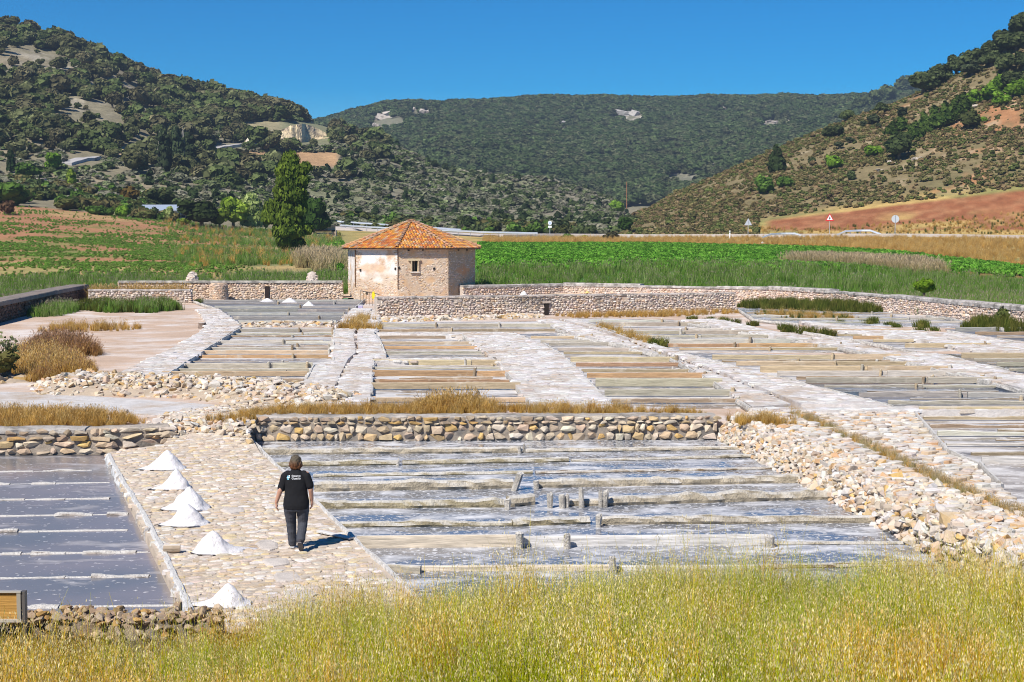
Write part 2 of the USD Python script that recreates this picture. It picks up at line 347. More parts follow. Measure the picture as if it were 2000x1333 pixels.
# ------------------------------------------------------------------ terrain beyond the salt works
# every section: at one azimuth (photograph column) the ground's height along the way out, as (distance, row) or (distance, 'z', height)
SECT = {
 -1500: [(124,'z',.5),(150,530),(300,404),(400,330),(520,170),(680,'z',122),(1000,'z',130),(2600,'z',140)],
 -300: [(124,'z',.5),(150,532),(220,466),(300,400),(330,390),(380,340),(430,280),(520,165),(600,70),(680,5),(760,'z',122),(1200,'z',120),(2600,'z',125)],
 0:    [(124,'z',.5),(150,532),(220,470),(300,409),(330,398),(380,355),(430,300),(520,190),(600,100),(680,38),(760,'z',115),(1200,'z',113),(2600,'z',120)],
 200:  [(124,'z',.5),(150,528),(220,480),(300,427),(340,408),(380,370),(430,318),(520,235),(600,160),(680,103),(760,'z',93),(1200,'z',95),(2600,'z',110)],
 300:  [(124,'z',.5),(150,526),(220,485),(300,440),(340,420),(380,378),(430,328),(520,262),(600,200),(690,148),(780,'z',80),(1200,'z',90),(2600,'z',110)],
 400:  [(124,'z',.5),(150,525),(220,490),(300,452),(340,432),(380,388),(430,348),(520,292),(600,232),(700,173),(800,'z',74),(1200,'z',85),(2600,'z',110)],
 500:  [(124,'z',.5),(150,522),(220,492),(300,460),(340,442),(380,402),(430,362),(520,312),(590,285),(610,255),(710,205),(800,'z',64),(1200,'z',90),(2600,'z',115)],
 620:  [(124,'z',.5),(150,520),(220,492),(300,464),(340,452),(400,418),(480,365),(560,318),(620,290),(640,262),(720,248),(760,'z',54),(950,'z',65),(1200,'z',100),(1400,238),(2600,'z',122)],
 700:  [(124,'z',.5),(150,520),(220,492),(300,465),(340,452),(400,425),(480,376),(560,325),(620,292),(680,275),(720,'z',46),(850,'z',40),(1000,'z',55),(1200,'z',92),(1400,216),(2600,'z',134)],
 790:  [(124,'z',.5),(150,520),(220,492),(300,466),(340,454),(400,432),(480,392),(560,348),(640,305),(680,'z',44),(780,'z',26),(850,'z',26),(1000,'z',48),(1200,235),(1400,203),(2600,'z',140)],
 870:  [(124,'z',.5),(150,520),(220,492),(300,467),(340,456),(400,438),(480,408),(560,370),(640,338),(700,'z',33),(780,'z',20),(850,'z',20),(1000,300),(1200,240),(1400,199),(2600,'z',142)],
 1000: [(124,'z',.5),(150,520),(220,492),(300,468),(340,460),(400,446),(480,424),(560,386),(640,354),(700,'z',30),(780,'z',18),(850,'z',20),(1000,310),(1200,245),(1400,195),(2600,'z',144)],
 1190: [(124,'z',.5),(150,520),(220,492),(300,469),(340,461),(400,450),(480,437),(560,416),(640,382),(720,'z',18),(850,'z',20),(1000,330),(1200,250),(1400,192),(2600,'z',146)],
 1245: [(124,'z',.5),(150,520),(220,492),(290,472),(330,462),(350,451),(370,436),(400,416),(430,'z',11),(560,'z',9),(700,'z',12),(850,'z',24),(1000,330),(1200,250),(1400,192),(2600,'z',146)],
 1320: [(124,'z',.5),(150,520),(220,492),(285,474),(320,463),(335,456),(350,444),(375,415),(410,376),(440,'z',20),(600,'z',14),(850,'z',27),(1000,325),(1200,250),(1400,191),(2600,'z',147)],
 1400: [(124,'z',.5),(150,520),(220,494),(280,476),(310,464),(330,458),(345,440),(370,400),(400,362),(430,340),(470,'z',25),(600,'z',18),(850,'z',30),(1000,320),(1200,250),(1400,190),(2600,'z',147)],
 1500: [(124,'z',.5),(150,522),(220,498),(280,478),(310,464),(322,458),(335,434),(350,410),(380,355),(410,318),(440,296),(480,'z',33),(600,'z',27),(1000,310),(1400,188),(2600,'z',148)],
 1650: [(124,'z',.5),(150,524),(200,508),(240,490),(290,469),(310,460),(320,446),(335,416),(370,342),(410,278),(440,241),(480,'z',42),(600,'z',40),(1000,300),(1400,187),(2600,'z',148)],
 1800: [(124,'z',.5),(150,528),(200,512),(230,496),(280,471),(305,460),(318,443),(335,398),(370,310),(410,228),(440,180),(480,'z',52),(700,'z',55),(1400,'z',148),(2600,'z',150)],
 1900: [(124,'z',.5),(150,532),(200,517),(230,499),(275,472),(303,461),(318,438),(335,386),(370,288),(410,190),(440,128),(480,'z',60),(700,'z',65),(1400,'z',150),(2600,'z',150)],
 2000: [(124,'z',.5),(150,536),(200,522),(235,500),(270,475),(300,462),(320,432),(335,376),(370,265),(410,155),(440,76),(490,'z',78),(800,'z',85),(1400,'z',150),(2600,'z',150)],
 2600: [(124,'z',.5),(150,540),(200,525),(270,475),(300,461),(320,420),(335,360),(370,200),(410,50),(450,'z',95),(600,'z',105),(1400,'z',150),(2600,'z',150)],
 3600: [(124,'z',.5),(150,540),(200,525),(270,475),(300,461),(320,420),(335,360),(370,200),(410,50),(450,'z',95),(600,'z',105),(1400,'z',150),(2600,'z',150)],
}
_us = np.array(sorted(SECT))
TA = (_us - 1000) / FOC
TD = np.concatenate([np.linspace(124, 500, 190), np.geomspace(502, 2600, 190)])
TZ = []
for u in _us:
    d = [s[0] for s in SECT[u]]
    z = [s[2] if s[1] == 'z' else CAM_Z + (HOR - s[1] - (10 if s[0] > 1000 else 14 * min(1, max(0, (s[0] - 400) / 150)) if u < 450 else 0)) / FOC * s[0] for s in SECT[u]]
    TZ.append(np.interp(TD, d, z))
TZ = np.array(TZ)
from scipy.ndimage import gaussian_filter1d
from scipy.interpolate import RegularGridInterpolator, PchipInterpolator
TZ[:, :] = gaussian_filter1d(TZ, 1.6, axis=1, mode='nearest')
_ag = np.concatenate([np.linspace(-0.92, -0.42, 40, endpoint=False), np.linspace(-0.42, 0.42, 500), np.linspace(0.42, 0.93, 41)[1:]])
TG = PchipInterpolator(TA, TZ, axis=0)(_ag)
def rough(x, y):
    """relief on the slopes, none on the fields"""
    D = y
    p = np.stack([x, y, np.zeros_like(x)], -1)
    k = np.clip((D - 330) / 120, 0, 1)
    return k * ((noise3(p, 1 / 60.0, 5, 4) - 0.5) * 9 + (noise3(p, 1 / 14.0, 9, 3) - 0.5) * 2.2) + (noise3(p, 1 / 25.0, 3, 3) - 0.5) * 0.5
AA, DD = np.meshgrid(_ag, TD, indexing='ij')
GZ = TG + rough(AA * DD, DD)
_tgi = RegularGridInterpolator((_ag, TD), GZ, bounds_error=False, fill_value=None)
def T(x, y):
    x = np.asarray(x, float); y = np.asarray(y, float)
    return _tgi(np.stack([np.clip(x / y, -0.92, 0.93), np.clip(y, 124, 2600)], -1))
_slope = (GZ - CAM_Z) / DD
_runmax = np.maximum.accumulate(_slope, axis=1)
_vis = RegularGridInterpolator((_ag, TD), _slope - _runmax, bounds_error=False, fill_value=None)
def seen(x, y, h=0.0):
    """whether something h tall at (x, y) shows over the ground in front of it"""
    return _vis(np.stack([np.clip(x / y, -0.92, 0.93), np.clip(y, 124, 2600)], -1)) > -(h / y) - 1e-4
def ground_at(u, v):
    """the visible terrain point under a pixel"""
    d = ray(u, v); d = d / d[1]
    D = np.linspace(124.5, 2500, 6000)
    P = EYE + d * D[:, None]
    tz = T(P[:, 0], P[:, 1])
    k = np.argmax(tz > P[:, 2])
    if not tz[k] > P[k, 2]:                       # just over a ridge: the ground where it comes nearest
        k = np.argmin(np.where(D < 480, (P[:, 2] - tz) / D, 9))
    return np.array([P[k, 0], P[k, 1], tz[k]])

def lerp(a, b, t):
    return a + (np.asarray(b) - a) * np.asarray(t)[..., None]
def band(x, a, b, s):
    return np.clip((x - a) / s, 0, 1) * np.clip((b - x) / s, 0, 1)
P3 = np.stack([AA * DD, DD, GZ], -1)
UU, VV = project(P3)
P0 = P3 * [1, 1, 0]
n1, n2, n3 = noise3(P0, 1 / 30.0, 21, 4), noise3(P0, 1 / 6.0, 22, 3), noise3(P0, 1 / 90.0, 23, 3)
n4 = noise3(P0 * [1, 3.5, 1], 1 / 12.0, 27, 4)
col = np.empty(P3.shape); col[:] = (0.20, 0.175, 0.115)
col = lerp(col, (0.23, 0.19, 0.125), np.clip((n1 - 0.5) * 5, 0, 1))
right = np.clip((UU - 1215) / 40, 0, 1) * (DD < 620)
rh = lerp(np.broadcast_to(np.array([0.185, 0.145, 0.075]), col.shape), (0.15, 0.125, 0.06), np.clip((n1 - 0.45) * 4, 0, 1))
rh = lerp(rh, (0.36, 0.16, 0.075), np.clip((n2 * .5 + n1 * .5 - 0.58) * 12, 0, 1) * 0.75)
rh = lerp(rh, (0.36, 0.29, 0.19), np.clip((n2 - 0.62) * 8, 0, 1) * 0.7)
col = lerp(col, rh, right)
far = np.clip((DD - 820) / 60, 0, 1)
col = lerp(col, (0.15, 0.145, 0.10), far)
mid = band(UU, 380, 1240, 60) * (DD < 720) * (DD > 360)
col = lerp(col, lerp(np.broadcast_to(np.array([0.20, 0.18, 0.13]), col.shape), (0.17, 0.175, 0.10), np.clip((n1 - .4) * 5, 0, 1)), mid * 0.9)
# the fields
fld = DD < 340
leftf = np.clip((560 - UU) / 60, 0, 1)
lf = lerp(np.broadcast_to(np.array([0.33, 0.165, 0.085]), col.shape), (0.15, 0.20, 0.05), np.clip((n4 - 0.47 + (VV - 470) / 420) * 4, 0, 1) * 0.75)
lf = lerp(lf, (0.40, 0.30, 0.13), np.clip((n1 - 0.58) * 6, 0, 1) * 0.5)
edge_l = 330 - np.clip(UU, 0, 560) * 0.03
col = lerp(col, lf, leftf * np.clip((edge_l - DD) / 8, 0, 1))
rf = np.clip((UU - 600) / 40, 0, 1)
gr = lerp(np.broadcast_to(np.array([0.065, 0.17, 0.03]), col.shape), (0.30, 0.15, 0.07), np.clip((n4 - 0.52) * 8, 0, 1) * np.clip((UU - 1480) / 250, 0, 1) * 0.8)
gend = np.where(UU < 1500, 262, np.where(UU < 1700, 262 - (UU - 1500) * 0.12, np.maximum(238 - (UU - 1700) * 0.14, 190)))
dry = lerp(np.broadcast_to(np.array([0.42, 0.29, 0.105]), col.shape), (0.22, 0.20, 0.07), np.clip((n4 - 0.5) * 7, 0, 1))
col = lerp(col, dry, rf * np.clip((345 - DD) / 8, 0, 1) * np.clip(1 - 0 * UU, 0, 1))
col = lerp(col, gr, rf * np.clip((gend - DD) / 3, 0, 1))
midf = band(UU, 440, 720, 70) * np.clip((340 - DD) / 10, 0, 1)
col = lerp(col, lerp(np.broadcast_to(np.array([0.17, 0.20, 0.08]), col.shape), (0.40, 0.29, 0.12), np.clip((n4 - 0.5) * 6, 0, 1)), midf * 0.8)
vf = band(UU, 780, 1200, 80) * band(DD, 352, 470, 10)      # small green plots beyond the road
col = lerp(col, lerp(np.broadcast_to(np.array([0.09, 0.19, 0.035]), col.shape), (0.40, 0.29, 0.13), np.clip((n4 - 0.5) * 8, 0, 1) * 0.8 + 0.2 * (DD > 420)), vf)
pl = np.clip((UU - 1490) / 20, 0, 1) * band(VV, 372 + np.clip((2000 - UU) * 0.115, 0, 80), 452, 3) * (DD > 304) * (DD < 360)
col = lerp(col, lerp(np.broadcast_to(np.array([0.24, 0.092, 0.042]), col.shape), (0.30, 0.135, 0.065), np.clip((noise3(P0 * [1, 2, 1], 1 / 3.0, 29, 3) - 0.42) * 5, 0, 1)), pl)
plf = np.clip((UU - 1700) / 60, 0, 1) * band(VV, 412, 462, 5) * (DD > 300) * (DD < 345)
col = lerp(col, (0.40, 0.28, 0.10), plf * np.clip((n4 - 0.42) * 9, 0, 1) * np.clip((VV - 405) / 30, 0, 1))
col = lerp(col, (0.46, 0.36, 0.27), np.clip((131.5 - DD) / 1.5, 0, 1) * band(UU, 600, 1330, 10))
# bare cuts, terraces and pale rock on the hills
def patch(u0, u1, v0, v1, d0, d1, c, s=10, thr=0.0):
    global col
    m = band(UU, u0, u1, s) * band(VV, v0, v1, s * 0.5) * (DD > d0) * (DD < d1)
    if thr:
        m = m * np.clip((n2 - thr) * 10, 0, 1)
    col = lerp(col, c, m)
patch(455, 668, 292, 330, 480, 660, (0.36, 0.225, 0.12), 14)
patch(420, 560, 222, 268, 520, 720, (0.27, 0.235, 0.14), 20)
patch(225, 290, 285, 305, 440, 600, (0.55, 0.40, 0.24), 8)
patch(0, 230, 90, 240, 480, 700, (0.33, 0.29, 0.22), 40, 0.58)
patch(200, 310, 150, 215, 480, 700, (0.36, 0.31, 0.24), 30, 0.52)
for (u0, u1, v0, v1) in ((1300, 1470, 310, 350), (1180, 1560, 205, 250)):
    patch(u0, u1, v0, v1, 900, 1500, (0.38, 0.34, 0.28), 15, 0.57)
faces = quadgrid(len(_ag), len(TD))
tn = np.zeros((P3.size // 3, 3)); pv = P3.reshape(-1, 3)
fn = np.cross(pv[faces[:, 1]] - pv[faces[:, 0]], pv[faces[:, 2]] - pv[faces[:, 0]])
if fn[:, 2].mean() < 0:
    faces = faces[:, ::-1]; fn = -fn
for k in range(3):
    np.add.at(tn, faces[:, k], fn)
tn /= np.linalg.norm(tn, axis=1, keepdims=True)
fc_d, fc_u = DD.reshape(-1)[faces].mean(1), UU.reshape(-1)[faces].mean(1)
which = np.where(fc_d < 335, 0, np.where(fc_d > 850, 3, np.where(fc_u < 1215, 1, 2)))
for k, nm in enumerate(('fields', 'wooded_hill', 'dry_hill', 'far_hill')):
    f = faces[which == k]
    used, inv = np.unique(f, return_inverse=True)
    tag(obj(nm, (pv[used], inv.reshape(f.shape)), 'terrain', None, col.reshape(-1, 3)[used], normals=tn[used]), kind='structure')

# ------------------------------------------------------------------ ground: one sheet under everything near, the bank the camera stands on included
gx = np.concatenate([[-2500, -600, -220], np.linspace(-110, -30, 30), np.linspace(-29, 29, 117), np.linspace(30, 110, 30), [220, 600, 2500]])
gy = np.concatenate([[-2500, -600, -150, -40], np.linspace(-10, 23, 100), np.linspace(24, 60, 20), [75, 90, 110, 124, 126]])
GX, GY = np.meshgrid(gx, gy, indexing='ij')
def bank(x, y):
    u = 1000 + FOC * x / np.maximum(y, 6.0)
    yl = [-3000, -10, 0, 4, 9, 12, 15, 17, 19, 20.3, 22]
    L = np.interp(y, yl, [4, 4, 4, 3.3, 1.95, 1.05, 0.42, 0.10, -0.05, -0.12, -0.15])
    M = np.interp(y, yl, [4, 4, 4, 3.3, 2.0, 1.45, 0.85, 0.52, 0.2, 0.02, -0.15])
    R = np.interp(y, yl, [4, 4, 4, 3.3, 2.1, 1.62, 1.1, 0.8, 0.52, 0.34, -0.15])
    a = np.clip((u - 330) / 260, 0, 1); b = np.clip((u - 820) / 420, 0, 1)
    z = L * (1 - a) + M * a
    return z * (1 - b) + R * b + (noise3(np.stack([x, y, 0 * x], -1), 0.35, 4, 3) - 0.5) * 0.3 * (y < 20) * (y > -10)
GZ0 = bank(GX, GY)
gp = np.stack([GX, GY, GZ0], -1).reshape(-1, 3)
gf = quadgrid(len(gx), len(gy))
if np.cross(gp[gf[0, 1]] - gp[gf[0, 0]], gp[gf[0, 2]] - gp[gf[0, 0]])[2] < 0:
    gf = gf[:, ::-1]
gc = np.empty((len(gp), 3)); gc[:] = (0.13, 0.105, 0.04)
gc[gp[:, 1] > 20.5] = (0.30, 0.24, 0.19)
tag(obj('ground', (gp, gf), 'earth', None, gc, smooth=True), kind='structure')
# ------------------------------------------------------------------ the salt works: terraces, walls, paths, pans
ZT, ZP, ZB = 0.50, 0.74, 0.54                     # upper terrace, top of its paths, bed of its pans
TONES = np.array([(.47, .36, .23), (.51, .41, .29), (.46, .33, .18), (.54, .35, .14), (.50, .43, .34), (.40, .31, .23), (.48, .36, .26), (.56, .47, .36)])
rng = np.random.default_rng(3)
def tone(r, n=None, pal=TONES, j=0.12):
    c = pal[r.integers(len(pal), size=n)]
    return np.clip(c * r.uniform(1 - j, 1 + j, np.shape(c)[:-1] + (1,)) * r.uniform(0.97, 1.03, np.shape(c)), 0.02, 0.9)

base_edge = [(1400, 858), (1500, 912), (1640, 990), (1760, 1058), (1830, 1100), (2000, 1200), (2200, 1320)]
BASE = np.array([at(u, v, 0.0)[:2] for u, v in base_edge])
_dirn = BASE[-1] - BASE[0]; _dirn /= np.linalg.norm(_dirn)
_inl = np.array([-_dirn[1], _dirn[0]]);  _inl = _inl if _inl[0] > 0 else -_inl
EDGE = BASE + _inl * 0.35
W_L = poly_at([(-900, 842), (205, 838), (330, 832)], 0.7)
W_M = poly_at([(480, 815), (1400, 812)], 0.7)
front = np.vstack([[-110, W_L[0, 1]], W_L + [0, 0.25], W_M + [0, 0.25], EDGE + _inl * 0.25, [[40, 14], [110, 14]]])
terr = Polygon(np.vstack([front, [[110, 125], [-110, 125]]])).buffer(0)
v, f = prism(terr, -0.3, ZT)
tag(obj('terrace', (v, f), 'salty_ground', None, (0.47, 0.345, 0.26)), kind='structure')

def pick_parts(items, host, name, stuff_name, mat_, limit=300, kind_of='stuff'):
    """items: (v, f, col, size in the picture). The largest become parts one by one, the rest one mesh."""
    items = sorted(items, key=lambda s: -s[3])
    for v, f, c, _ in items[:limit]:
        obj(name, (v, f), mat_, host, c)
    if len(items) > limit:
        mb = MB()
        for v, f, c, _ in items[limit:]:
            mb.add(v, f, c)
        tag(mb.build(stuff_name, mat_, host), kind='stuff')
def px_size(c, s):
    u, v = project(np.asarray(c, float))
    if u < -60 or u > 2060 or v > 1380:
        return 0.0
    return FOC * s / max(c[1], 1)

def wall(name, label, cat, pts, z0, z1, thick, hs, ws, r, core='mortar', core_col=(.33, .275, .22), mat_='rock', pal=TONES, limit=300, skip=None, depth=0.16, both=False, host=None, kind=None, stain=None):
    """a rubble wall along pts (front face, left to right), stone by stone"""
    t = host or thing(name, label, cat, kind=kind)
    items = []
    mb = MB()
    for a, b in zip(pts[:-1], pts[1:]):
        a, b = np.asarray(a, float), np.asarray(b, float)
        L = np.linalg.norm(b - a); d = (b - a) / L; nrm = np.array([d[1], -d[0]])
        ang = math.atan2(d[1], d[0])
        mid = (a + b) / 2 - nrm * (thick / 2 + (0.025 if limit else 0.05))
        top = np.array([(s, 0) for s in np.arange(0, L, 0.5)])
        mb.add(*box(mid[0], mid[1], (z0 + z1) / 2 - 0.02, L + 0.02, thick, z1 - z0 - 0.04, ang), core_col)
        z = z0
        while z < z1 - hs[0] * 0.5:
            h = min(r.uniform(*hs), z1 - z)
            if z1 - (z + h) < hs[0] * 0.6:
                h = z1 - z
            s = r.uniform(-0.1, 0)
            while s < L:
                w = r.uniform(*ws)
                hh = h * r.uniform(0.72, 1.12); zz = z + h / 2 + r.uniform(-0.1, 0.1) * h
                sc = min(s + w / 2, L)
                if not (skip and skip(sc / L, (zz - z0) / (z1 - z0), a + d * sc)):
                    c = a + d * sc + nrm * (r.uniform(-0.05, 0.02) if limit else r.uniform(-0.055, -0.02))
                    sv, sf = stone('block' if not limit or r.uniform() < .6 else 'boulder', (c[0], c[1], zz), (w * r.uniform(0.86, 1.0), depth * r.uniform(0.8, 1.2), hh), r, ang + r.normal() * 0.06, 0.07)
                    items.append((sv, sf, tone(r, pal=pal) * (stain(c[0], c[1], (zz - z0) / (z1 - z0)) if stain else 1), px_size((c[0], c[1], zz), w + hh)))
                s += w
            z += h
    mb.build('core', core if limit else 'plaster', t)
    pick_parts(items, t, 'stone', 'small_stones', mat_, limit)
    return t

# ---- retaining wall behind the front pan, with plastered left upper part
def skip_m(s, h, p):
    return h > 0.62 + 0.1 * math.sin(s * 17) and s < 0.52
wm = wall('retaining_wall', 'long dry stone retaining wall behind the near brine pan, its stones ochre and grey', 'wall', W_M, 0.0, 0.70, 0.5, (0.10, 0.27), (0.13, 0.46), np.random.default_rng(5), limit=299, stain=lambda x, y, h: (np.array([.78, .76, .74]) if h > .6 and x < 0.6 + math.sin(x * 3) else 1) )
def lumpy(a, b, z0, z1, dy0, dy1, seed, col_, amp=0.05, step=0.12):
    """a rough strip between two points: front face and top in one displaced sheet"""
    a, b = np.asarray(a, float), np.asarray(b, float)
    L = np.linalg.norm(b - a); n = int(L / step) + 2
    d = (b - a) / L; nr = np.array([d[1], -d[0]])
    prof = np.array([(dy0, z0), (dy0, z0 + (z1 - z0) * 0.35), (dy0, z0 + (z1 - z0) * 0.7), (dy0 - 0.04, z1 - 0.02), (dy0 - 0.14, z1), ((dy0 + dy1) / 2, z1), (dy1, z1 - 0.02), (dy1, z0)])
    S = []
    for i in range(n):
        c = a + d * L * i / (n - 1)
        S.append([[c[0] + nr[0] * p[0], c[1] + nr[1] * p[0], p[1]] for p in prof])
    S = np.array(S)
    k = noise3(S, 3.0, seed, 3) - 0.5
    S[..., 2] += k * amp * 2 * (S[..., 2] > z0 + 0.02)
    S[..., 0] += nr[0] * (noise3(S, 4.0, seed + 1, 3) - 0.5) * amp * 2
    S[..., 1] += nr[1] * (noise3(S, 4.0, seed + 1, 3) - 0.5) * amp * 2
    v, f = loft(S[:, ::-1])
    return v, f
a, b = W_M
obj('wall_top', lumpy(a, b, 0.58, 0.705, -0.03, -0.9, 32, None, 0.04, 0.1), 'mortar', wm, (.40, .36, .32))
# ---- retaining wall on the left behind the dark pan
def skip_l(s, h, p):
    u = 1000 + FOC * p[0] / p[1]
    return h > 0.55 and u < 165
wl = wall('retaining_wall', 'dry stone retaining wall at the far end of the left pan, dark plaster along its top', 'wall', poly_at([(-420, 841), (205, 838), (326, 833)], 0.70), 0.0, 0.70, 0.5, (0.14, 0.24), (0.2, 0.62), np.random.default_rng(6), limit=200, stain=lambda x, y, h: (np.array([.68, .66, .64]) if h > .55 and 1000 + FOC * x / y < 170 else 1))
pl2 = poly_at([(-420, 841), (165, 838.5)], 0.70)
obj('wall_top', lumpy(pl2[0], pl2[1], 0.58, 0.71, -0.03, -0.8, 33, None, 0.05, 0.1), 'mortar', wl, (.38, .35, .32))
obj('wall_top', lumpy(pl2[1], poly_at([(330, 833)], 0.7)[0], 0.60, 0.69, -0.06, -0.9, 34, None, 0.03), 'mortar', wl, (.42, .36, .30))

# ---- parapet at the foot of the bank, bottom left
pw = poly_at([(-500, 1212), (0, 1210), (120, 1196), (330, 1188), (430, 1186)], 0.80)
tp = thing('parapet', 'low rough rubble parapet with dark lichen at the foot of the grassy bank', 'wall')
for k in range(len(pw) - 1):
    obj('core', lumpy(pw[k], pw[k + 1] + (pw[k + 1] - pw[k]) * 0.02, -0.1, 0.68 - 0.02 * (k % 2), 0.2, -0.32, 40 + k, None, 0.09, 0.07), 'mortar', tp, (.27, .20, .14))
items = []
r = np.random.default_rng(8)
for k in range(len(pw) - 1):
    L = np.linalg.norm(pw[k + 1] - pw[k]); d = (pw[k + 1] - pw[k]) / L; nr = np.array([d[1], -d[0]])
    for j in range(int(L * 150)):
        s, o = r.uniform(0, L), r.uniform(-0.34, 0.36)
        c = pw[k] + d * s + nr * o
        z = 0.72 + r.uniform(-0.05, 0.04) + .05 * math.sin(s * 2.1 + k)
        if o > 0.2:
            z = r.uniform(0.0, 0.72); c = pw[k] + d * s + nr * r.uniform(.2, .27)
        w = r.uniform(0.05, 0.18)
        sv, sf = stone('boulder', (c[0], c[1], z), (w, w * r.uniform(.6, 1), w * r.uniform(.4, .8)), r, r.uniform(0, 6), 0.4)
        items.append((sv, sf, tone(r) * r.uniform(0.5, .85) * np.array([1.0, .92, .84]), px_size((*c, z), w)))
pick_parts(items, tp, 'stone', 'small_stones', 'rock', 300)

# ------------------------------------------------------------------ paths
def slabs(poly, zf, r, cell, ang, pal, sq=(0.97, 0.97), th=0.12, zj=0.012, j=0.18, kind='flat'):
    """stones laid over a polygon in rows; zf(x, y) is the surface"""
    x0, y0, x1, y1 = poly.bounds
    cx, cy, R = (x0 + x1) / 2, (y0 + y1) / 2, math.hypot(x1 - x0, y1 - y0) / 2
    c, s = math.cos(ang), math.sin(ang)
    out = []
    yy = -R
    while yy < R:
        hrow = cell[1] * r.uniform(0.75, 1.3)
        xx = -R + r.uniform(0, cell[0])
        while xx < R:
            w = cell[0] * r.uniform(0.6, 1.45)
            px, py = xx + w / 2, yy + hrow / 2 + r.normal() * hrow * j * 0.4
            X, Y = cx + px * c - py * s, cy + px * s + py * c
            if x0 < X < x1 and y0 < Y < y1:
                out.append((X, Y, w * sq[0], hrow * sq[1] * r.uniform(0.85, 1.1)))
            xx += w
        yy += hrow
    out = np.array(out)
    out = out[contains_xy(poly.buffer(-0.06), out[:, 0], out[:, 1])]
    items = []
    for X, Y, w, h in out:
        z = zf(X, Y) - th / 2 + r.normal() * zj
        v, f = stone(kind, (X, Y, z), (w * 1.04, h * 1.06, th), r, ang + r.normal() * 0.09, 0.035)
        items.append((v, f, tone(r, pal=pal), px_size((X, Y, z), math.sqrt(w * h)) if Y > 15 else 0))
    return items

def ramp(x, y):
    return 0.20 + np.clip((np.asarray(y) - 36.6) / 3.6, 0, 1) * 0.5
# cobbled causeway with the salt heaps
pxp = [(208, 884), (214, 900), (362, 1192), (420, 1230), (870, 1230), (800, 1157), (700, 1062), (600, 965), (530, 903), (490, 868), (484, 812), (335, 812), (325, 846)]
PATH = Polygon(poly_at(pxp[:11], 0.2).tolist() + poly_at([(335, 812), (325, 846)], 0.6).tolist()).buffer(0)
t = thing('cobbled_path', kind='structure')
n = 60
pb = PATH.bounds
ys = np.linspace(pb[1], min(pb[3], 41.5), n)
S = []
for y in ys:
    seg = PATH.intersection(LineString([(-60, y), (60, y)]))
    xs = seg.bounds if not seg.is_empty else (0, 0, 0, 0)
    zt = float(ramp(0, y)) - 0.016
    S.append([(xs[0], y, -0.2), (xs[0], y, zt), (xs[0] * .67 + xs[2] * .33, y, zt), (xs[0] * .33 + xs[2] * .67, y, zt), (xs[2], y, zt), (xs[2], y, -0.2)])
obj('bed', loft(np.array(S)[2:-1]), 'earth', t, (.47, .39, .31))
PPAL = np.array([(.50, .40, .30), (.54, .45, .36), (.47, .36, .24), (.58, .51, .44), (.52, .43, .35), (.56, .44, .27), (.45, .37, .30), (.60, .55, .50)])
pdir = math.atan2(-0.45, 0.9)
its = slabs(PATH, lambda x, y: float(ramp(x, y)), np.random.default_rng(12), (0.21, 0.145), 0.35, PPAL, sq=(0.97, 0.97), th=0.08, zj=0.006, j=0.7)
pick_parts(its, t, 'cobble', 'small_cobbles', 'cobble', 300)

# white salt-crusted paths of the upper terrace
WPAL = np.array([(.57, .53, .50), (.61, .58, .56), (.51, .46, .42), (.63, .61, .60), (.55, .51, .48), (.46, .39, .33), (.60, .56, .53)])
UP = {
 'left': ([(385, 603), (425, 602), (440, 612), (469, 636), (390, 690), (308, 741), (205, 740), (330, 682), (395, 645), (404, 630)], 2.0),
 'channel_left': ([(688, 602), (727, 602), (708, 624), (698, 636), (690, 652), (695, 688), (680, 700), (650, 760), (588, 772), (589, 753), (614, 712), (650, 702), (653, 650), (662, 630)], 1.2),
 'channel_right': ([(732, 602), (742, 612), (738, 640), (730, 648), (756, 701), (728, 705), (722, 790), (640, 790), (656, 760), (686, 702), (701, 690), (697, 652), (704, 637), (714, 624)], 1.3),
 'middle': ([(735, 649), (900, 649), (1000, 648), (1060, 671), (1100, 694), (1200, 796), (1042, 796), (968, 702), (904, 656)], 2.1),
 'ledge': ([(728, 699.5), (968, 697.5), (972, 702.5), (728, 704.5)], 0.0),
 'right': ([(1048, 624), (1078, 622), (1180, 649), (1290, 690), (1400, 730), (1545, 788), (1470, 794), (1400, 747), (1310, 694), (1130, 653)], 2.4),
 'right_b': ([(1092, 622), (1120, 622), (1230, 660), (1325, 686), (1560, 745), (1745, 792), (1566, 788), (1415, 728), (1300, 686), (1190, 648)], 2.5),
 'far_right': ([(1330, 624), (1400, 622), (1520, 648), (1650, 664), (1730, 684), (1840, 691), (1970, 724), (2080, 748), (2080, 775), (2010, 760), (1900, 734), (1740, 697), (1640, 676), (1490, 652)], 2.6),
 'last': ([(1560, 626), (1720, 640), (1890, 652), (2040, 672), (2040, 690), (1900, 683), (1800, 664), (1640, 646)], 2.6),
 'cross': ([(1468, 795), (2200, 790), (2200, 801), (1470, 801)], 0.0),
}
tw = thing('white_paths', kind='structure')
alli = []
for i, (k, (px, ang)) in enumerate(UP.items()):
    P_ = Polygon(poly_at(px, ZP)).buffer(0)
    v, f = prism(P_, ZT - 0.1, ZP - 0.016)
    obj('bed', (v, f), 'white_slab', tw, (.55, .51, .48))
    alli += slabs(P_, lambda x, y: ZP, np.random.default_rng(60 + i), (0.42, 0.34), 0.2 + 0.3 * math.sin(i), WPAL, sq=(0.96, 0.95), th=0.09, zj=0.006, j=0.5)
pick_parts(alli, tw, 'slab', 'small_slabs', 'white_slab', 300)

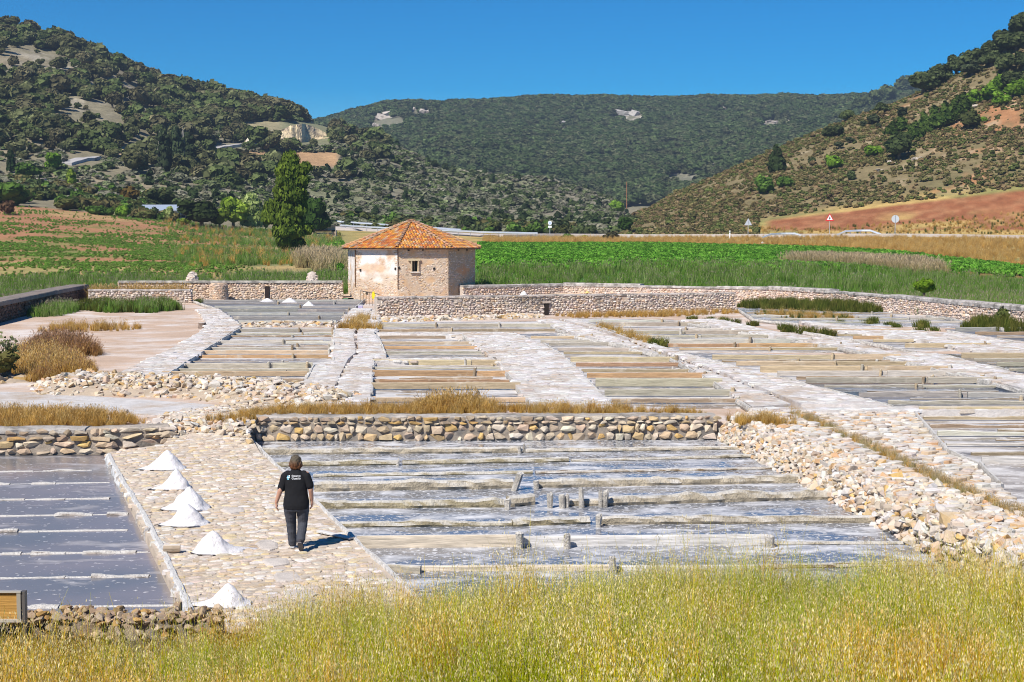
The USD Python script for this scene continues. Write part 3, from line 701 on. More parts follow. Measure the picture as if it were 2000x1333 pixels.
# rubble causeway on the right of the near pan
cw = [(1412, 813), (1470, 801), (1790, 801), (1852, 878), (1915, 905), (1998, 985), (2300, 1160)]
CW = Polygon(np.vstack([EDGE[:-1], poly_at([(2300, 1300)], .7), poly_at(cw[::-1], 0.7)[:-1]])).buffer(0)
tc = thing('rubble_causeway', kind='structure')
v, f = prism(CW, ZT - 0.12, 0.63)
obj('bed', (v, f), 'white_slab', tc, (.52, .46, .40))
RPAL = np.array([(.52, .45, .37), (.55, .50, .44), (.44, .36, .28), (.57, .53, .49), (.50, .38, .26), (.53, .47, .41), (.49, .31, .17), (.40, .33, .27)])
r = np.random.default_rng(15)
its = slabs(CW, lambda x, y: 0.70, r, (0.32, 0.25), 0.5, RPAL, sq=(0.97, 0.97), th=0.11, zj=0.016, j=0.8)
# keep the dry grass channel free
chan = poly_at([(1540, 800), (1600, 826), (1700, 872), (1800, 920), (1900, 966), (2010, 1015), (2120, 1070)], 0.68)
CH = LineString(chan).buffer(0.17)
its = [i for i in its if not CH.contains(Point(*i[0].mean(0)[:2]))]
# boulders and rubble over the edge and down the face
fs = []
for k in range(len(EDGE)):
    fs += [(*(BASE[k] + _inl * .12), -.05), (*(BASE[k] + _inl * .27), .24), (*(EDGE[k] + _inl * .12), .54), (*(EDGE[k] + _inl * .7), .60)]
fv = np.array(fs); ff_ = quadgrid(len(EDGE), 4)
if np.cross(fv[ff_[0, 1]] - fv[ff_[0, 0]], fv[ff_[0, 2]] - fv[ff_[0, 0]])[2] < 0:
    ff_ = ff_[:, ::-1]
obj('face', (fv, ff_), 'mortar', tc, (.50, .43, .37))
for k in range(len(EDGE) - 1):
    L = np.linalg.norm(BASE[k + 1] - BASE[k])
    for j in range(int(L * 150)):
        s = r.uniform(0, 1)
        w = r.uniform(-1.0, 1.0) if j % 2 else r.uniform(-1.0, -0.35)
        b0 = BASE[k] + (BASE[k + 1] - BASE[k]) * s
        m = (w + 1) / 2                               # 0 at the foot, 1 well inland
        near = np.clip((44 - b0[1]) / 20, 0, 1)
        off = m * (0.55 + 1.5 * near)
        z = 0.0 + min(1, off / 0.40) * 0.66 + r.uniform(-0.04, 0.04)
        c = b0 + _inl * (off + 0.03)
        sz = r.uniform(0.08, 0.21) * (1 + 0.2 * near) * (1.6 if r.uniform() < 0.08 else 1)
        sv, sf = stone('boulder' if r.uniform() < .6 else 'block', (*c, z), (sz, sz * r.uniform(.6, 1), sz * r.uniform(.45, .8)), r, r.uniform(0, 6.3), 0.35)
        items_c = tone(r, pal=RPAL if r.uniform() < .7 else TONES)
        its.append((sv, sf, items_c, px_size((*c, z), sz)))
pick_parts(its, tc, 'stone', 'small_stones', 'salty_stone', 300)

def rubble(name, label, pxpoly, z0, h, density, sizes, r, limit, pal=TONES, mat_='salty_stone', zf=None):
    P_ = Polygon(poly_at(pxpoly, z0)).buffer(0)
    x0, y0, x1, y1 = P_.bounds
    its = []
    for _ in range(int((x1 - x0) * (y1 - y0) * density)):
        X, Y = r.uniform(x0, x1), r.uniform(y0, y1)
        if not contains_xy(P_, X, Y):
            continue
        e = P_.boundary.distance(Point(X, Y))
        zt = (zf(X, Y) if zf else z0) + h * min(1, e / 0.9)
        z = zt - r.uniform(0, 0.12) * (h > 0.1)
        sz = r.uniform(*sizes) * (1.5 if r.uniform() < 0.06 else 1)
        v, f = stone('boulder' if r.uniform() < .5 else 'block', (X, Y, z), (sz, sz * r.uniform(.6, 1), sz * r.uniform(.45, .75)), r, r.uniform(0, 6.3), 0.35)
        its.append((v, f, tone(r, pal=pal), px_size((X, Y, z), sz)))
    t = thing(name, label, 'rubble')
    n = 40
    if h > 0.1:                                   # the heap's core
        g = np.array([(x, y) for x in np.linspace(x0, x1, 70) for y in np.linspace(y0, y1, 24)])
        e = np.array([P_.boundary.distance(Point(*q)) if contains_xy(P_, *q) else -0.3 for q in g])
        gz = np.where(e > 0, z0 + (h - 0.08) * np.minimum(1, e / 0.9), z0 - 0.15)
        ff = quadgrid(70, 24)
        if np.cross(np.r_[g[ff[0, 1]] - g[ff[0, 0]], 0], np.r_[g[ff[0, 2]] - g[ff[0, 0]], 0])[2] < 0:
            ff = ff[:, ::-1]
        obj('core', (np.c_[g, gz], ff), 'earth', t, (.40, .32, .24), smooth=True)
    pick_parts(its, t, 'stone', 'small_stones', mat_, limit)
    return t
MPAL = np.vstack([TONES, RPAL])
rubble('rubble_bank', 'long heap of loose pale and ochre stones below the upper left pan', [(60, 752), (150, 738), (310, 744), (480, 750), (590, 758), (735, 782), (700, 806), (560, 803), (440, 790), (330, 777), (200, 775), (70, 772)], ZT, 0.36, 26, (0.12, 0.34), np.random.default_rng(16), 300, MPAL)
rubble('collapsed_stones', 'scatter of broken stones where the cobbled path climbs to the terrace', [(300, 820), (345, 808), (480, 800), (560, 806), (500, 826), (490, 850), (400, 838), (330, 845), (265, 842)], 0.56, 0.02, 20, (0.1, 0.3), np.random.default_rng(17), 200, MPAL, zf=lambda x, y: min(0.62, float(ramp(x, y)) + 0.02))
rubble('stone_row', 'row of loose stones along the dry grass on the left terrace', [(-60, 800), (250, 806), (300, 818), (270, 828), (0, 806), (-60, 806)], ZT, 0.02, 10, (0.12, 0.3), np.random.default_rng(18), 80, MPAL)
# salty track left
tr = poly_at([(-400, 764), (60, 767), (200, 776), (440, 793), (490, 806), (300, 812), (0, 802), (-400, 798)], ZT)
tag(obj('salty_track', prism(tr, ZT - 0.05, ZT + 0.012), 'white_slab', None, (.55, .52, .50)), kind='structure')

# ------------------------------------------------------------------ pans
WOOD = {'tan': (.42, .325, .21), 'grey': (.355, .315, .25), 'pale': (.46, .42, .365), 'orange': (.38, .245, .135), 'red': (.30, .18, .11), 'brown': (.28, .21, .14), 'olive': (.37, .335, .25), 'dark': (.24, .22, .205), 'new': (.54, .46, .36), 'salmon': (.43, .325, .245), 'white': (.60, .57, .54), 'slate': (.34, .315, .29)}
def plank(p0, p1, z, h, th, r, amp=0.012, lump=0.0, step=0.4, sag=0.0):
    p0, p1 = np.asarray(p0, float), np.asarray(p1, float)
    L = np.linalg.norm(p1 - p0)
    n = max(3, int(L / step) + 1)
    d = (p1 - p0) / L; nr = np.array([-d[1], d[0]])
    s = np.linspace(0, 1, n)
    off = r.uniform(0, 900)
    q = np.c_[s * L + off, np.zeros((n, 2))]
    top = h + (noise3(q, 0.9, 3, 3) - 0.5) * amp * 2 + lump * (np.clip(noise3(q, 3.1, 8, 3) - 0.5, 0, 1) * 1.3 + np.clip(noise3(q, 1.1, 9, 2) - .66, 0, 1) * 3.0) - sag * np.sin(np.pi * s)
    wob = (noise3(q, 0.5, 5, 2) - 0.5) * amp * 2.5
    S = []
    for i in range(n):
        c = p0 + d * L * s[i] + nr * wob[i]
        t_ = th * (1 + (0.5 * (noise3(q[i:i + 1], 1.7, 6, 2)[0] - .5) if lump else 0))
        k_ = (noise3(np.array([[q[i, 0] * 4, j_, 2.] for j_ in range(6)]), 1.0, 4, 2) - .5) * (t_ * .5 if lump else .01)
        ring = [(-t_ / 2 + k_[0], 0), (t_ / 2, 0), (t_ / 2, top[i] * 0.85), (t_ * 0.3, top[i]), (-t_ * 0.25 + k_[1] * .5, top[i] * (1 + k_[3] * 1.2)), (-t_ / 2 + k_[2], top[i] * 0.82), (-t_ / 2 + k_[4] - (.03 if lump else 0), top[i] * .42)]
        S.append([(c[0] + nr[0] * a, c[1] + nr[1] * a, z + b) for a, b in ring])
    return loft(np.array(S))
def post(p, z, h, w, r, lean=(0, 0), crust=False):
    k = 8
    th = np.arange(k) / k * 2 * np.pi + 0.4
    zs = [0, h * 0.4, h * 0.8, h * 0.96, h]
    S = []
    for i, zz in enumerate(zs):
        rr = w / 2 * (1 + r.normal() * 0.05) * (0.75 if i == 4 else 1.0) * (1.25 if crust and i >= 2 else 1)
        sq = np.maximum(np.abs(np.cos(th)), np.abs(np.sin(th)))
        ring = np.stack([np.cos(th), np.sin(th)], 1) / sq[:, None] ** 0.8 * rr
        S.append(np.c_[ring[:, 0] + p[0] + lean[0] * zz, ring[:, 1] + p[1] + lean[1] * zz, np.full(k, z + zz) + (r.normal(size=k) * 0.02 if i == 4 else 0)])
    return loft(np.array(S))
def edge_u(edge, v):
    e = np.array(sorted(edge, key=lambda p: p[1]))
    return np.interp(v, e[:, 1], e[:, 0])

def pan(label, left, right, rows, zb, surf, r, post_h=0.1, seg=(3.2, 5.5), group=None, wood='pan_wood', zrow=None):
    """rows: (row in the photograph at the plank's foot, height, colour[, slope, start, end])"""
    t = thing('salt_pan', label, 'salt pan', group=group)
    poly = poly_at(left + right[::-1], zb)
    P_ = Polygon(poly).buffer(0)
    v, f = prism(P_.buffer(0.12), zb - 0.25, zb)
    obj('brine', (v, f), surf, t)
    for e_, out in ((left, -1), (right, 1)):     # upright boards that hold the paths' edges
        Q = poly_at(e_, ZP)
        for q0, q1 in zip(Q[:-1], Q[1:]):
            L = np.linalg.norm(q1 - q0); m_ = max(1, int(L / 2.2)); dd = (q1 - q0) / L
            for i_ in range(m_):
                if r.uniform() < .12:
                    continue
                s0, s1 = q0 + dd * (L * i_ / m_ + .02), q0 + dd * (L * (i_ + 1) / m_ - .02)
                obj('edge_board', plank(s0, s1, zb - .02, ZP - zb + r.uniform(-.02, .05), .08, r, .02, .02, .5), 'crusted_wood', t, np.array((.52, .48, .43)) * r.uniform(.75, 1.1))
    extra = [(a_[0] + (b_[0] - a_[0]) * r.uniform(.45, .6), .07, 'brown', 0, r.uniform(0, .3), r.uniform(.7, 1)) for a_, b_ in zip(rows[:-1], rows[1:]) if b_[0] - a_[0] > 9]
    for row in list(rows) + extra:
        vv, h, c = row[:3]
        h = h * .74 if h > .15 else h
        gap = .035 if r.uniform() < .6 else -.02
        tilt = row[3] if len(row) > 3 else 0
        a = row[4] if len(row) > 4 and row[4] is not None else 0
        b = row[5] if len(row) > 5 and row[5] is not None else 1
        ul, ur = edge_u(left, vv), edge_u(right, vv - tilt)
        p0, p1 = at(ul, vv, zb)[:2], at(ur, vv - tilt, zb)[:2]
        p0, p1 = p0 + (p1 - p0) * a, p0 + (p1 - p0) * b
        L = np.linalg.norm(p1 - p0)
        if L < 0.5:
            continue
        s = 0.0
        d = (p1 - p0) / L
        base = np.array(WOOD[c])
        while s < L - 0.05:
            e = min(L, s + r.uniform(*seg))
            if L - e < 1.2:
                e = L
            q0, q1 = p0 + d * (s + 0.006), p0 + d * (e - 0.006)
            oy = r.normal() * 0.03
            cc = np.clip(base * r.uniform(0.85, 1.15) * r.uniform(0.96, 1.04, 3), 0.03, 0.8)
            obj('plank', plank(q0 + [0, oy], q1 + [0, oy + r.normal() * 0.03], zb + gap, h * r.uniform(0.88, 1.06) - gap, 0.07, r, 0.015 + 0.03 * (h < 0.16)), wood, t, cc)
            if e < L and r.uniform() < 0.9 or r.uniform() < 0.4:
                pp = p0 + d * (e - r.uniform(0.05, 0.3)) + [0, -0.09 + oy]
                obj('post', post(pp, zb - 0.05, h + r.uniform(0.02, post_h) + 0.05, r.uniform(0.09, 0.15), r, (r.normal() * 0.06, 0)), wood, t, np.clip(np.array(WOOD[['pale', 'grey', 'brown', 'tan'][r.integers(4)]]) * r.uniform(.8, 1.1), 0, 1))
            s = e
    return t
R_ = np.random.default_rng
UPG = None
pan('dark planked pan below the round turret, salt heaps at its back', [(370, 584), (430, 606), (467, 633)], [(713, 584), (690, 604), (656, 632)],
    [(589, .2, 'slate'), (595, .22, 'dark'), (602, .24, 'slate'), (609, .26, 'dark'), (616, .26, 'slate'), (624, .28, 'dark'), (631.5, .22, 'pale')], ZB, 'brine_dark', R_(31), seg=(4, 8))
pan('narrow pan with tan and orange boards left of the branching white path', [(470, 640), (385, 692), (305, 745)], [(653, 641), (651, 705), (614, 713), (590, 756)],
    [(649, .30, 'grey'), (655, .16, 'olive'), (660, .16, 'brown'), (673, .26, 'pale'), (679, .10, 'brown'), (685, .22, 'grey'), (693, .28, 'tan'), (700, .22, 'orange'), (719, .30, 'grey'), (727, .18, 'grey'), (737, .30, 'tan'), (749, .24, 'brown')], ZB, 'brine_upper', R_(32))
pan('two long rows of grey planks directly below the free-standing wall', [(742, 630), (731, 649)], [(1050, 628), (1104, 648)],
    [(640, .30, 'grey'), (648, .2, 'brown')], ZB, 'brine_upper', R_(33))
pan('trapezoid pan with ochre boards between the branching path and the wide white path', [(737, 653), (757, 699)], [(903, 654), (966, 698)],
    [(662, .2, 'brown'), (675, .3, 'tan'), (684, .26, 'orange'), (691, .1, 'grey'), (696, .1, 'grey')], ZB, 'brine_upper', R_(34))
pan('near pan with reddish planks behind the strip of dry grass', [(729, 704), (724, 796)], [(970, 701), (1044, 797)],
    [(713, .32, 'tan'), (723, .12, 'grey'), (735, .32, 'orange'), (748, .2, 'red'), (762, .38, 'tan'), (787, .24, 'tan')], ZB, 'brine_upper', R_(35))
pan('small upper pan with grey boards right of the wide white path', [(1004, 653), (1062, 671), (1104, 696)], [(1090, 650), (1170, 664), (1300, 696)],
    [(663, .26, 'tan'), (669, .12, 'grey'), (677, .28, 'grey'), (687, .26, 'grey'), (694, .24, 'tan')], ZB, 'brine_upper', R_(36))
pan('larger pan with brown and orange boards left of the long diagonal path', [(1106, 699), (1202, 797)], [(1306, 696), (1396, 747), (1466, 795)],
    [(707, .30, 'tan'), (718, .3, 'red'), (729, .24, 'brown'), (740, .34, 'orange'), (757, .42, 'olive'), (775, .36, 'grey'), (789, .22, 'brown')], ZB, 'brine_upper', R_(37))
pan('wide upper pan with pale grey planks below the end of the free-standing wall', [(1125, 622), (1240, 660), (1330, 687)], [(1310, 625), (1480, 653), (1640, 678), (1690, 688)],
    [(630, .2, 'pale'), (637, .3, 'grey'), (645, .16, 'pale'), (654, .34, 'grey'), (661, .26, 'grey'), (671, .34, 'pale'), (679.5, .3, 'orange'), (686, .24, 'tan')], ZB, 'brine_upper', R_(38))
pan('wide pan with tan planks crossing it above the blue one', [(1332, 689), (1500, 732), (1560, 745)], [(1726, 696), (1880, 733), (1935, 745)],
    [(704, .36, 'tan'), (709, .12, 'brown'), (716, .28, 'tan'), (728, .36, 'tan'), (736, .3, 'pale'), (744, .22, 'brown')], ZB, 'brine_upper', R_(39))
pan('pan with blue standing brine on the right', [(1562, 747), (1746, 793)], [(1940, 746), (2120, 792)],
    [(750, .32, 'grey'), (759, .16, 'grey'), (776, .2, 'slate'), (790, .12, 'grey')], ZB, 'brine_blue', R_(40))
pan('small pan with salmon boards beside green tufts on the right', [(1570, 648), (1660, 662), (1790, 685)], [(1730, 645), (1850, 662), (1950, 684)],
    [(652, .34, 'salmon'), (658, .2, 'brown'), (663, .28, 'orange'), (670, .26, 'tan'), (681, .34, 'tan')], ZB, 'brine_upper', R_(41))
pan('pan at the right picture edge below the white path', [(1845, 692), (1970, 723)], [(2120, 692), (2120, 745)],
    [(700, .34, 'tan'), (706, .16, 'grey'), (717, .28, 'olive'), (726, .2, 'grey')], ZB, 'brine_blue', R_(42))
pan('distant flooded pan with pale blue brine beside the boundary wall', [(1440, 602), (1470, 622), (1560, 632)], [(1720, 601), (1860, 622), (1960, 642)],
    [(614, .1, 'brown'), (620, .2, 'pale'), (626, .22, 'grey'), (632, .12, 'grey')], ZB, 'brine_front', R_(43))
pan('pan with dark mud at the right edge below the grassy wall foot', [(1850, 644), (1980, 668)], [(2150, 644), (2150, 676)],
    [(647, .3, 'dark'), (654, .2, 'brown'), (662, .2, 'grey')], ZB, 'brine_dark', R_(44))
pan('silted pan with sandy boards beside the rubble causeway', [(1787, 803), (1852, 878), (1915, 905), (1995, 985)], [(2300, 803), (2300, 985)],
    [(812, .36, 'tan'), (823, .2, 'tan'), (836, .1, 'brown'), (854, .2, 'pale'), (873, .16, 'pale'), (905, .22, 'white', 0, 0.0, 1)], ZB, 'brine_upper', R_(45))

# ---- the near brine pan
FL = [(492, 861), (536, 905), (600, 962), (700, 1060), (800, 1153), (860, 1210)]
FR = base_edge
t = thing('salt_pan', 'large near pan of blue brine crossed by salt-crusted board rows', 'salt pan')
Pn = Polygon(np.vstack([poly_at(FL, 0.0), poly_at(FR[::-1], 0.0)])).buffer(0)
obj('brine', prism(Pn.buffer(0.1), -0.3, 0.0), 'brine_front', t)
r = R_(50)
NEAR = [  # (u0, v0, u1, v1, height, thickness, lump, colour)
 (506, 888, 1020, 884, .15, .14, .09, 'pale'), (1026, 884, 1446, 878, .10, .12, .05, 'pale'),
 (530, 912, 780, 908, .12, .10, .04, 'olive'), (786, 908, 1110, 902, .12, .12, .06, 'olive'), (1116, 902, 1490, 893, .07, .1, .05, 'grey'),
 (612, 932, 1040, 925, .07, .1, .05, 'olive'), (1046, 925, 1530, 916, .06, .1, .05, 'brown'),
 (614, 959, 1002, 953, .20, .22, .06, 'pale'), (1052, 952, 1565, 942, .17, .18, .07, 'pale'),
 (616, 993, 985, 990, .15, .16, .08, 'olive'), (992, 989, 1042, 985, .22, .2, .06, 'pale'), (1110, 988, 1180, 987, .14, .14, .05, 'pale'), (1184, 987, 1622, 974, .18, .16, .09, 'pale'),
 (652, 1029, 1000, 1027, .09, .12, .05, 'olive'), (1000, 1027, 1150, 1021, .13, .2, .12, 'olive'), (1174, 1024, 1702, 1021, .14, .12, .05, 'pale'),
 (697, 1071, 1014, 1068, .23, .07, 0, 'new'), (1020, 1068, 1500, 1064, .20, .07, 0, 'white'), (1506, 1063, 1765, 1062, .04, .08, .01, 'grey'),
 (745, 1116, 822, 1120, .13, .10, .0, 'grey'), (824, 1116, 1192, 1114, .10, .06, 0, 'new'), (1200, 1114, 1480, 1112, .08, .07, 0, 'white'), (1484, 1111, 1700, 1106, .07, .08, .02, 'brown'), (1704, 1105, 1832, 1104, .05, .08, .02, 'grey')]
for u0, v0, u1, v1, h, th, lump, c in NEAR:
    p0, p1 = at(u0, v0, 0)[:2], at(u1, v1, 0)[:2]
    obj('plank', plank(p0, p1, -0.02, h + 0.02, th, r, 0.012 if lump else 0.004, lump, 0.09 if lump else 0.5), 'crusted_wood' if lump else 'wood', t, np.array(WOOD[c]) * r.uniform(.92, 1.06) * (np.array([.86, .80, .68]) if lump else 1))
POSTS = [(1015, 885, .17, .1), (1023, 884, .22, .07), (777, 910, .15, .08), (1003, 958, .40, .16, .35), (1048, 955, .20, .13), (991, 995, .23, .13), (1074, 992, .30, .12), (1098, 992, .30, .13), (1107, 991, .28, .09), (1136, 991, .42, .11),
         (1173, 990, .33, .09), (1182, 990, .34, .1), (1168, 1029, .24, .11), (1015, 1071, .31, .12), (1107, 1071, .27, .13), (1349, 1052, .14, .1), (1503, 1068, .22, .16), (1197, 1119, .29, .12), (1565, 970, .1, .12)]
for q in POSTS:
    p = at(q[0], q[1], 0)[:2]
    lean = (q[4], 0.1) if len(q) > 4 else (r.normal() * 0.05, r.normal() * .04)
    obj('post', post(p + [0, -0.05], -0.05, q[2] + .05, q[3], r, lean, crust=r.uniform() < .4), 'crusted_wood', t, np.array(WOOD['pale']) * r.uniform(.9, 1.1))
for k in range(len(FL) - 1):
    p0, p1 = poly_at(FL, 0.2)[[k, k + 1]]
    obj('edge_board', plank(p0, p1, -0.1, 0.32, 0.09, r, 0.02, 0.04, 0.12), 'crusted_wood', t, WOOD['white'])
# ---- left pan
LL = [(-700, 905), (207, 893)]
t = thing('salt_pan', 'dark purplish pan with thin white salt ridges on the left', 'salt pan')
RL = [(207, 891), (225, 925), (262, 990), (300, 1062), (330, 1120), (352, 1168), (372, 1215)]
Pl = Polygon(np.vstack([poly_at([(-900, 893)], 0.), poly_at(RL, 0.0), poly_at([(-900, 1215)], 0.0)])).buffer(0)
obj('brine', prism(Pl.buffer(0.1), -0.3, 0.0), 'brine_left', t)
r = R_(51)
for vv, gaps in ((921, .4), (945, .5), (976, .35), (1007, .3), (1038, .25), (1081, .25), (1128, .25), (1185, .25)):
    u1 = edge_u(RL, vv) - 15 - 30 * r.uniform()
    p0, p1 = at(-300, vv + 6, 0)[:2], at(u1, vv - 2, 0)[:2]
    obj('plank', plank(p0, p1, -0.03, 0.042, 0.07, r, 0.012, 0.01, 0.08), 'crusted_wood', t, (.46, .42, .40))
    L = np.linalg.norm(p1 - p0); d = (p1 - p0) / L; s = r.uniform(0, 1)
    while s < L:
        w = r.uniform(0.3, 1.1)
        if r.uniform() > gaps * 0.8:
            obj('salt_ridge', plank(p0 + d * s, p0 + d * min(L, s + w), -0.03, 0.048, 0.12, r, 0.022, 0.05, 0.05), 'crusted_wood', t, (.36, .31, .27))
        s += w + r.uniform(0.05, 0.5)
for k in range(len(RL) - 1):
    p0, p1 = poly_at(RL, 0.15)[[k, k + 1]]
    obj('edge_rail', plank(p0 + [0.06, 0], p1 + [0.06, 0], -0.05, 0.27, 0.13, r, 0.025, 0.03, 0.12), 'crusted_wood', t, (.60, .60, .60))
for (u, vv) in ((221, 926), (236, 948), (257, 985), (275, 1024), (292, 1056), (322, 1108), (350, 1170)):
    obj('post', post(at(u - 4, vv, 0)[:2], -0.05, 0.25, 0.12, r), 'crusted_wood', t, (.42, .39, .37))

# ---- salt heaps
def heap(bx, by, z, w, h, seed, tail=(0, 0)):
    n, k = 14, 28
    S = []
    for i in range(n):
        f_ = i / (n - 1)
        rr = w / 2 * (1 - f_) ** 0.97 * (1 + 0.16 * max(0, 0.1 - f_) / 0.1) + .012
        th = np.arange(k) / k * 2 * np.pi
        x, y = np.cos(th) * rr, np.sin(th) * rr * 0.9
        if tail[0]:
            x += np.clip(np.cos(th - tail[1]), 0, 1) ** 9 * tail[0] * .7 * (1 - f_) ** 9 * math.cos(tail[1])
            y += np.clip(np.cos(th - tail[1]), 0, 1) ** 9 * tail[0] * .7 * (1 - f_) ** 9 * math.sin(tail[1])
        q_ = (1 - f_)
        S.append(np.c_[x + bx, y + by, np.full(k, z + h * (1 - .85 * q_ ** 1.02 - .15 * q_ ** 2.2 - (.045 * math.exp(-(q_ / .09) ** 2) if q_ < .3 else 0)))])
    S = np.array(S)
    nz = noise3(S + [seed * 7, 0, 0], 3.0, seed, 3) - 0.5
    nz2 = noise3(S + [seed * 7, 0, 0], 9.0, seed + 3, 2) - 0.5
    c = np.array([bx, by, 0])
    S[..., :2] += (S[..., :2] - c[:2]) * (nz[..., None] * 0.28 + nz2[..., None] * 0.22)
    S[..., 2] += nz2 * 0.04 * (S[..., 2] > z + 0.02)
    return loft(S, True, True)
HEAPS = [(327, 918, 72, 37, (.5, 3.4), 'highest up the cobbled path, beside the left pan'), (344, 957, 58, 38, (.4, 3.5), 'second from the top of the cobbled path'), (370, 996, 82, 43, (.3, 3.4), 'third down the path, partly hidden by the heap before it'),
         (366, 1026, 84, 40, (.25, 3.4), 'fourth down the path, tinged pink and overlapping the one behind'), (416, 1080, 86, 42, (.5, 0.35), 'fifth down the path with a tail to the right'), (446, 1183, 84, 42, (.6, 3.2), 'nearest to the parapet and the dry grass')]
for i, (u, vv, w, h, tl, lb) in enumerate(HEAPS):
    p = at(u, vv - 4, 0.2); sc = FOC / p[1]
    tag(obj('salt_heap', heap(p[0], p[1], 0.185, w / sc * 0.92, h / sc * 1.04, i + 2, tl), 'salt_heap', None, (.85, .83, .82), smooth=True), 'cone of white salt ' + lb, 'salt heap', 'salt heaps on the cobbled path')
for i, (u, vv, w, h, lb) in enumerate([(522, 589, 26, 8, 'low white salt patch in front of the dark doorway'), (566, 593, 34, 14, 'larger distant salt heap left of its neighbour at the back pan'), (603, 599, 26, 13, 'distant salt heap nearest the octagonal house'), (1023, 577, 22, 12, 'white heap peeping over the free-standing wall')]):
    p = at(u, vv, ZB); sc = FOC / p[1]
    if i == 3:
        p = at_d(u, vv, 112); p[2] = ZT; sc = FOC / 112; h = 66; w = 40
    tag(obj('salt_heap', heap(p[0], p[1], p[2] - 0.02, w / sc, h / sc * (.85 if i < 3 else .5), i + 20), 'salt_heap', None, (.85, .83, .82), smooth=True), lb, 'salt heap', 'distant salt heaps')
# ------------------------------------------------------------------ far walls of the salt works
FPAL = np.array([(.58, .47, .39), (.63, .53, .46), (.55, .43, .34), (.60, .45, .32), (.65, .57, .51), (.52, .44, .38), (.60, .50, .43)])
r = np.random.default_rng(70)
mw = wall('boundary_wall', 'free-standing rubble wall in mid-field right of the octagonal house, with a narrow slot', 'wall', [at(737, 622, ZT)[:2], at(1436, 610, ZT)[:2]], ZT - 0.1, 1.86, 0.8, (0.10, 0.18), (0.14, 0.36), r, core_col=(.50, .42, .35), pal=FPAL, limit=0, mat_='rock', stain=lambda x, y, h: 1 - .5 * float(np.clip((noise3([[x, h * 1.5, 4]], .8, 5)[0] - .74 + h * .26) * 6, 0, 1)),
          skip=lambda s, h, p: abs(s - 0.452) < 0.007 and h < 0.72 or (h > 0.72 and noise3([[s * 40, h, 1]], 1, 3)[0] > .62))
a, b = at(737, 622, ZT)[:2], at(1436, 610, ZT)[:2]
q = a + (b - a) * 0.452
obj('slot', box(q[0], q[1] - 0.02, ZT + 0.42, 0.30, 0.14, 0.86, math.atan2(b[1] - a[1], b[0] - a[0])), 'dark', mw, (.03, .022, .018))  # dark box stands in for the shade inside the slot
obj('lintel', box(q[0], q[1] - 0.06, ZT + 0.92, 0.55, 0.16, 0.14, math.atan2(b[1] - a[1], b[0] - a[0])), 'rock', mw, (.50, .41, .34))
obj('coping', lumpy(a, b, 1.80, 1.93, 0.0, -0.9, 71, None, 0.035, 0.25), 'mortar', mw, (.47, .41, .37))
# low row of stones at its foot
rubble('footing_stones', 'low course of loose stones along the foot of the free-standing wall', [(737, 624), (1060, 616), (1060, 622), (737, 631)], ZT, 0.12, 14, (0.2, 0.5), np.random.default_rng(73), 40, MPAL)
rubble('footing_stones', 'stone step at the front of the dark planked pan', [(470, 634), (655, 633), (650, 639), (468, 640)], ZT, 0.16, 12, (0.2, 0.5), np.random.default_rng(74), 40, MPAL)
rw_px = [(905, 588), (1100, 583), (1250, 586), (1400, 590), (1500, 592), (1620, 600), (1740, 612), (1860, 628), (2000, 645), (2200, 668)]
rwp = [at(u, v, ZT)[:2] for u, v in rw_px]
rwall = wall('boundary_wall', 'long curving boundary wall between the right pans and the green field', 'wall', rwp, ZT - 0.1, 1.72, 0.8, (0.12, 0.2), (0.16, 0.4), np.random.default_rng(75), pal=FPAL * [1.03, .98, .96], limit=0, core='mortar', core_col=(.54, .45, .38))
for k in range(len(rwp) - 1):
    obj('coping', lumpy(rwp[k], rwp[k + 1], 1.60, 1.84 + 0.08 * math.sin(k * 2.1), 0.05, -0.95, 76 + k, None, 0.05, 0.3), 'mortar', rwall, (.45, .41, .38))
bl = [np.array([(u - 1000) / FOC * 124, 124.0]) for u in (232, 372, 520, 668)]
bw = wall('boundary_wall', 'stone wall with a dark doorway behind the dark pan, left of the octagonal house', 'wall', bl, ZT - 0.1, 2.12, 0.8, (0.12, 0.2), (0.16, 0.4), np.random.default_rng(77), pal=FPAL * [1.05, .98, .9], limit=0, core='mortar', core_col=(.56, .44, .33),
          skip=lambda s, h, p: abs(1000 + FOC * p[0] / p[1] - 522) < 5 and h < 0.75)
for k in range(3):
    obj('coping', lumpy(bl[k], bl[k + 1], 2.0, 2.2, 0.08, -0.9, 90 + k, None, 0.03, 0.3), 'mortar', bw, (.42, .38, .33))
dx = (522 - 1000) / FOC * 124
obj('doorway', box(dx, 123.98, 1.1, 0.36, 0.2, 1.25), 'dark', bw, (.03, .02, .018))  # dark box set against the wall in place of the shaded opening
lw = [np.array([(u - 1000) / FOC * 118, 118.0]) for u in (172, 372)]
lwall = wall('low_wall', 'low stone wall behind the green reeds on the left', 'wall', lw, ZT - 0.1, 1.58, 0.7, (0.12, 0.2), (0.16, 0.4), np.random.default_rng(78), pal=FPAL, limit=0)
obj('coping', lumpy(lw[0], lw[1], 1.5, 1.66, 0.05, -0.8, 95, None, 0.04, 0.3), 'mortar', lwall, (.46, .40, .36))
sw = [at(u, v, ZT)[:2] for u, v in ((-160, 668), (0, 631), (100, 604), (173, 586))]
swall = wall('shaded_wall', 'thick old wall with its face in shade at the left edge', 'wall', sw, ZT - 0.1, 1.68, 1.2, (0.14, 0.24), (0.2, 0.5), np.random.default_rng(79), pal=FPAL * np.array([.24, .18, .15]), limit=0, core='mortar', core_col=(.07, .05, .04))  # stone and core colours darkened to deepen the shade on this face
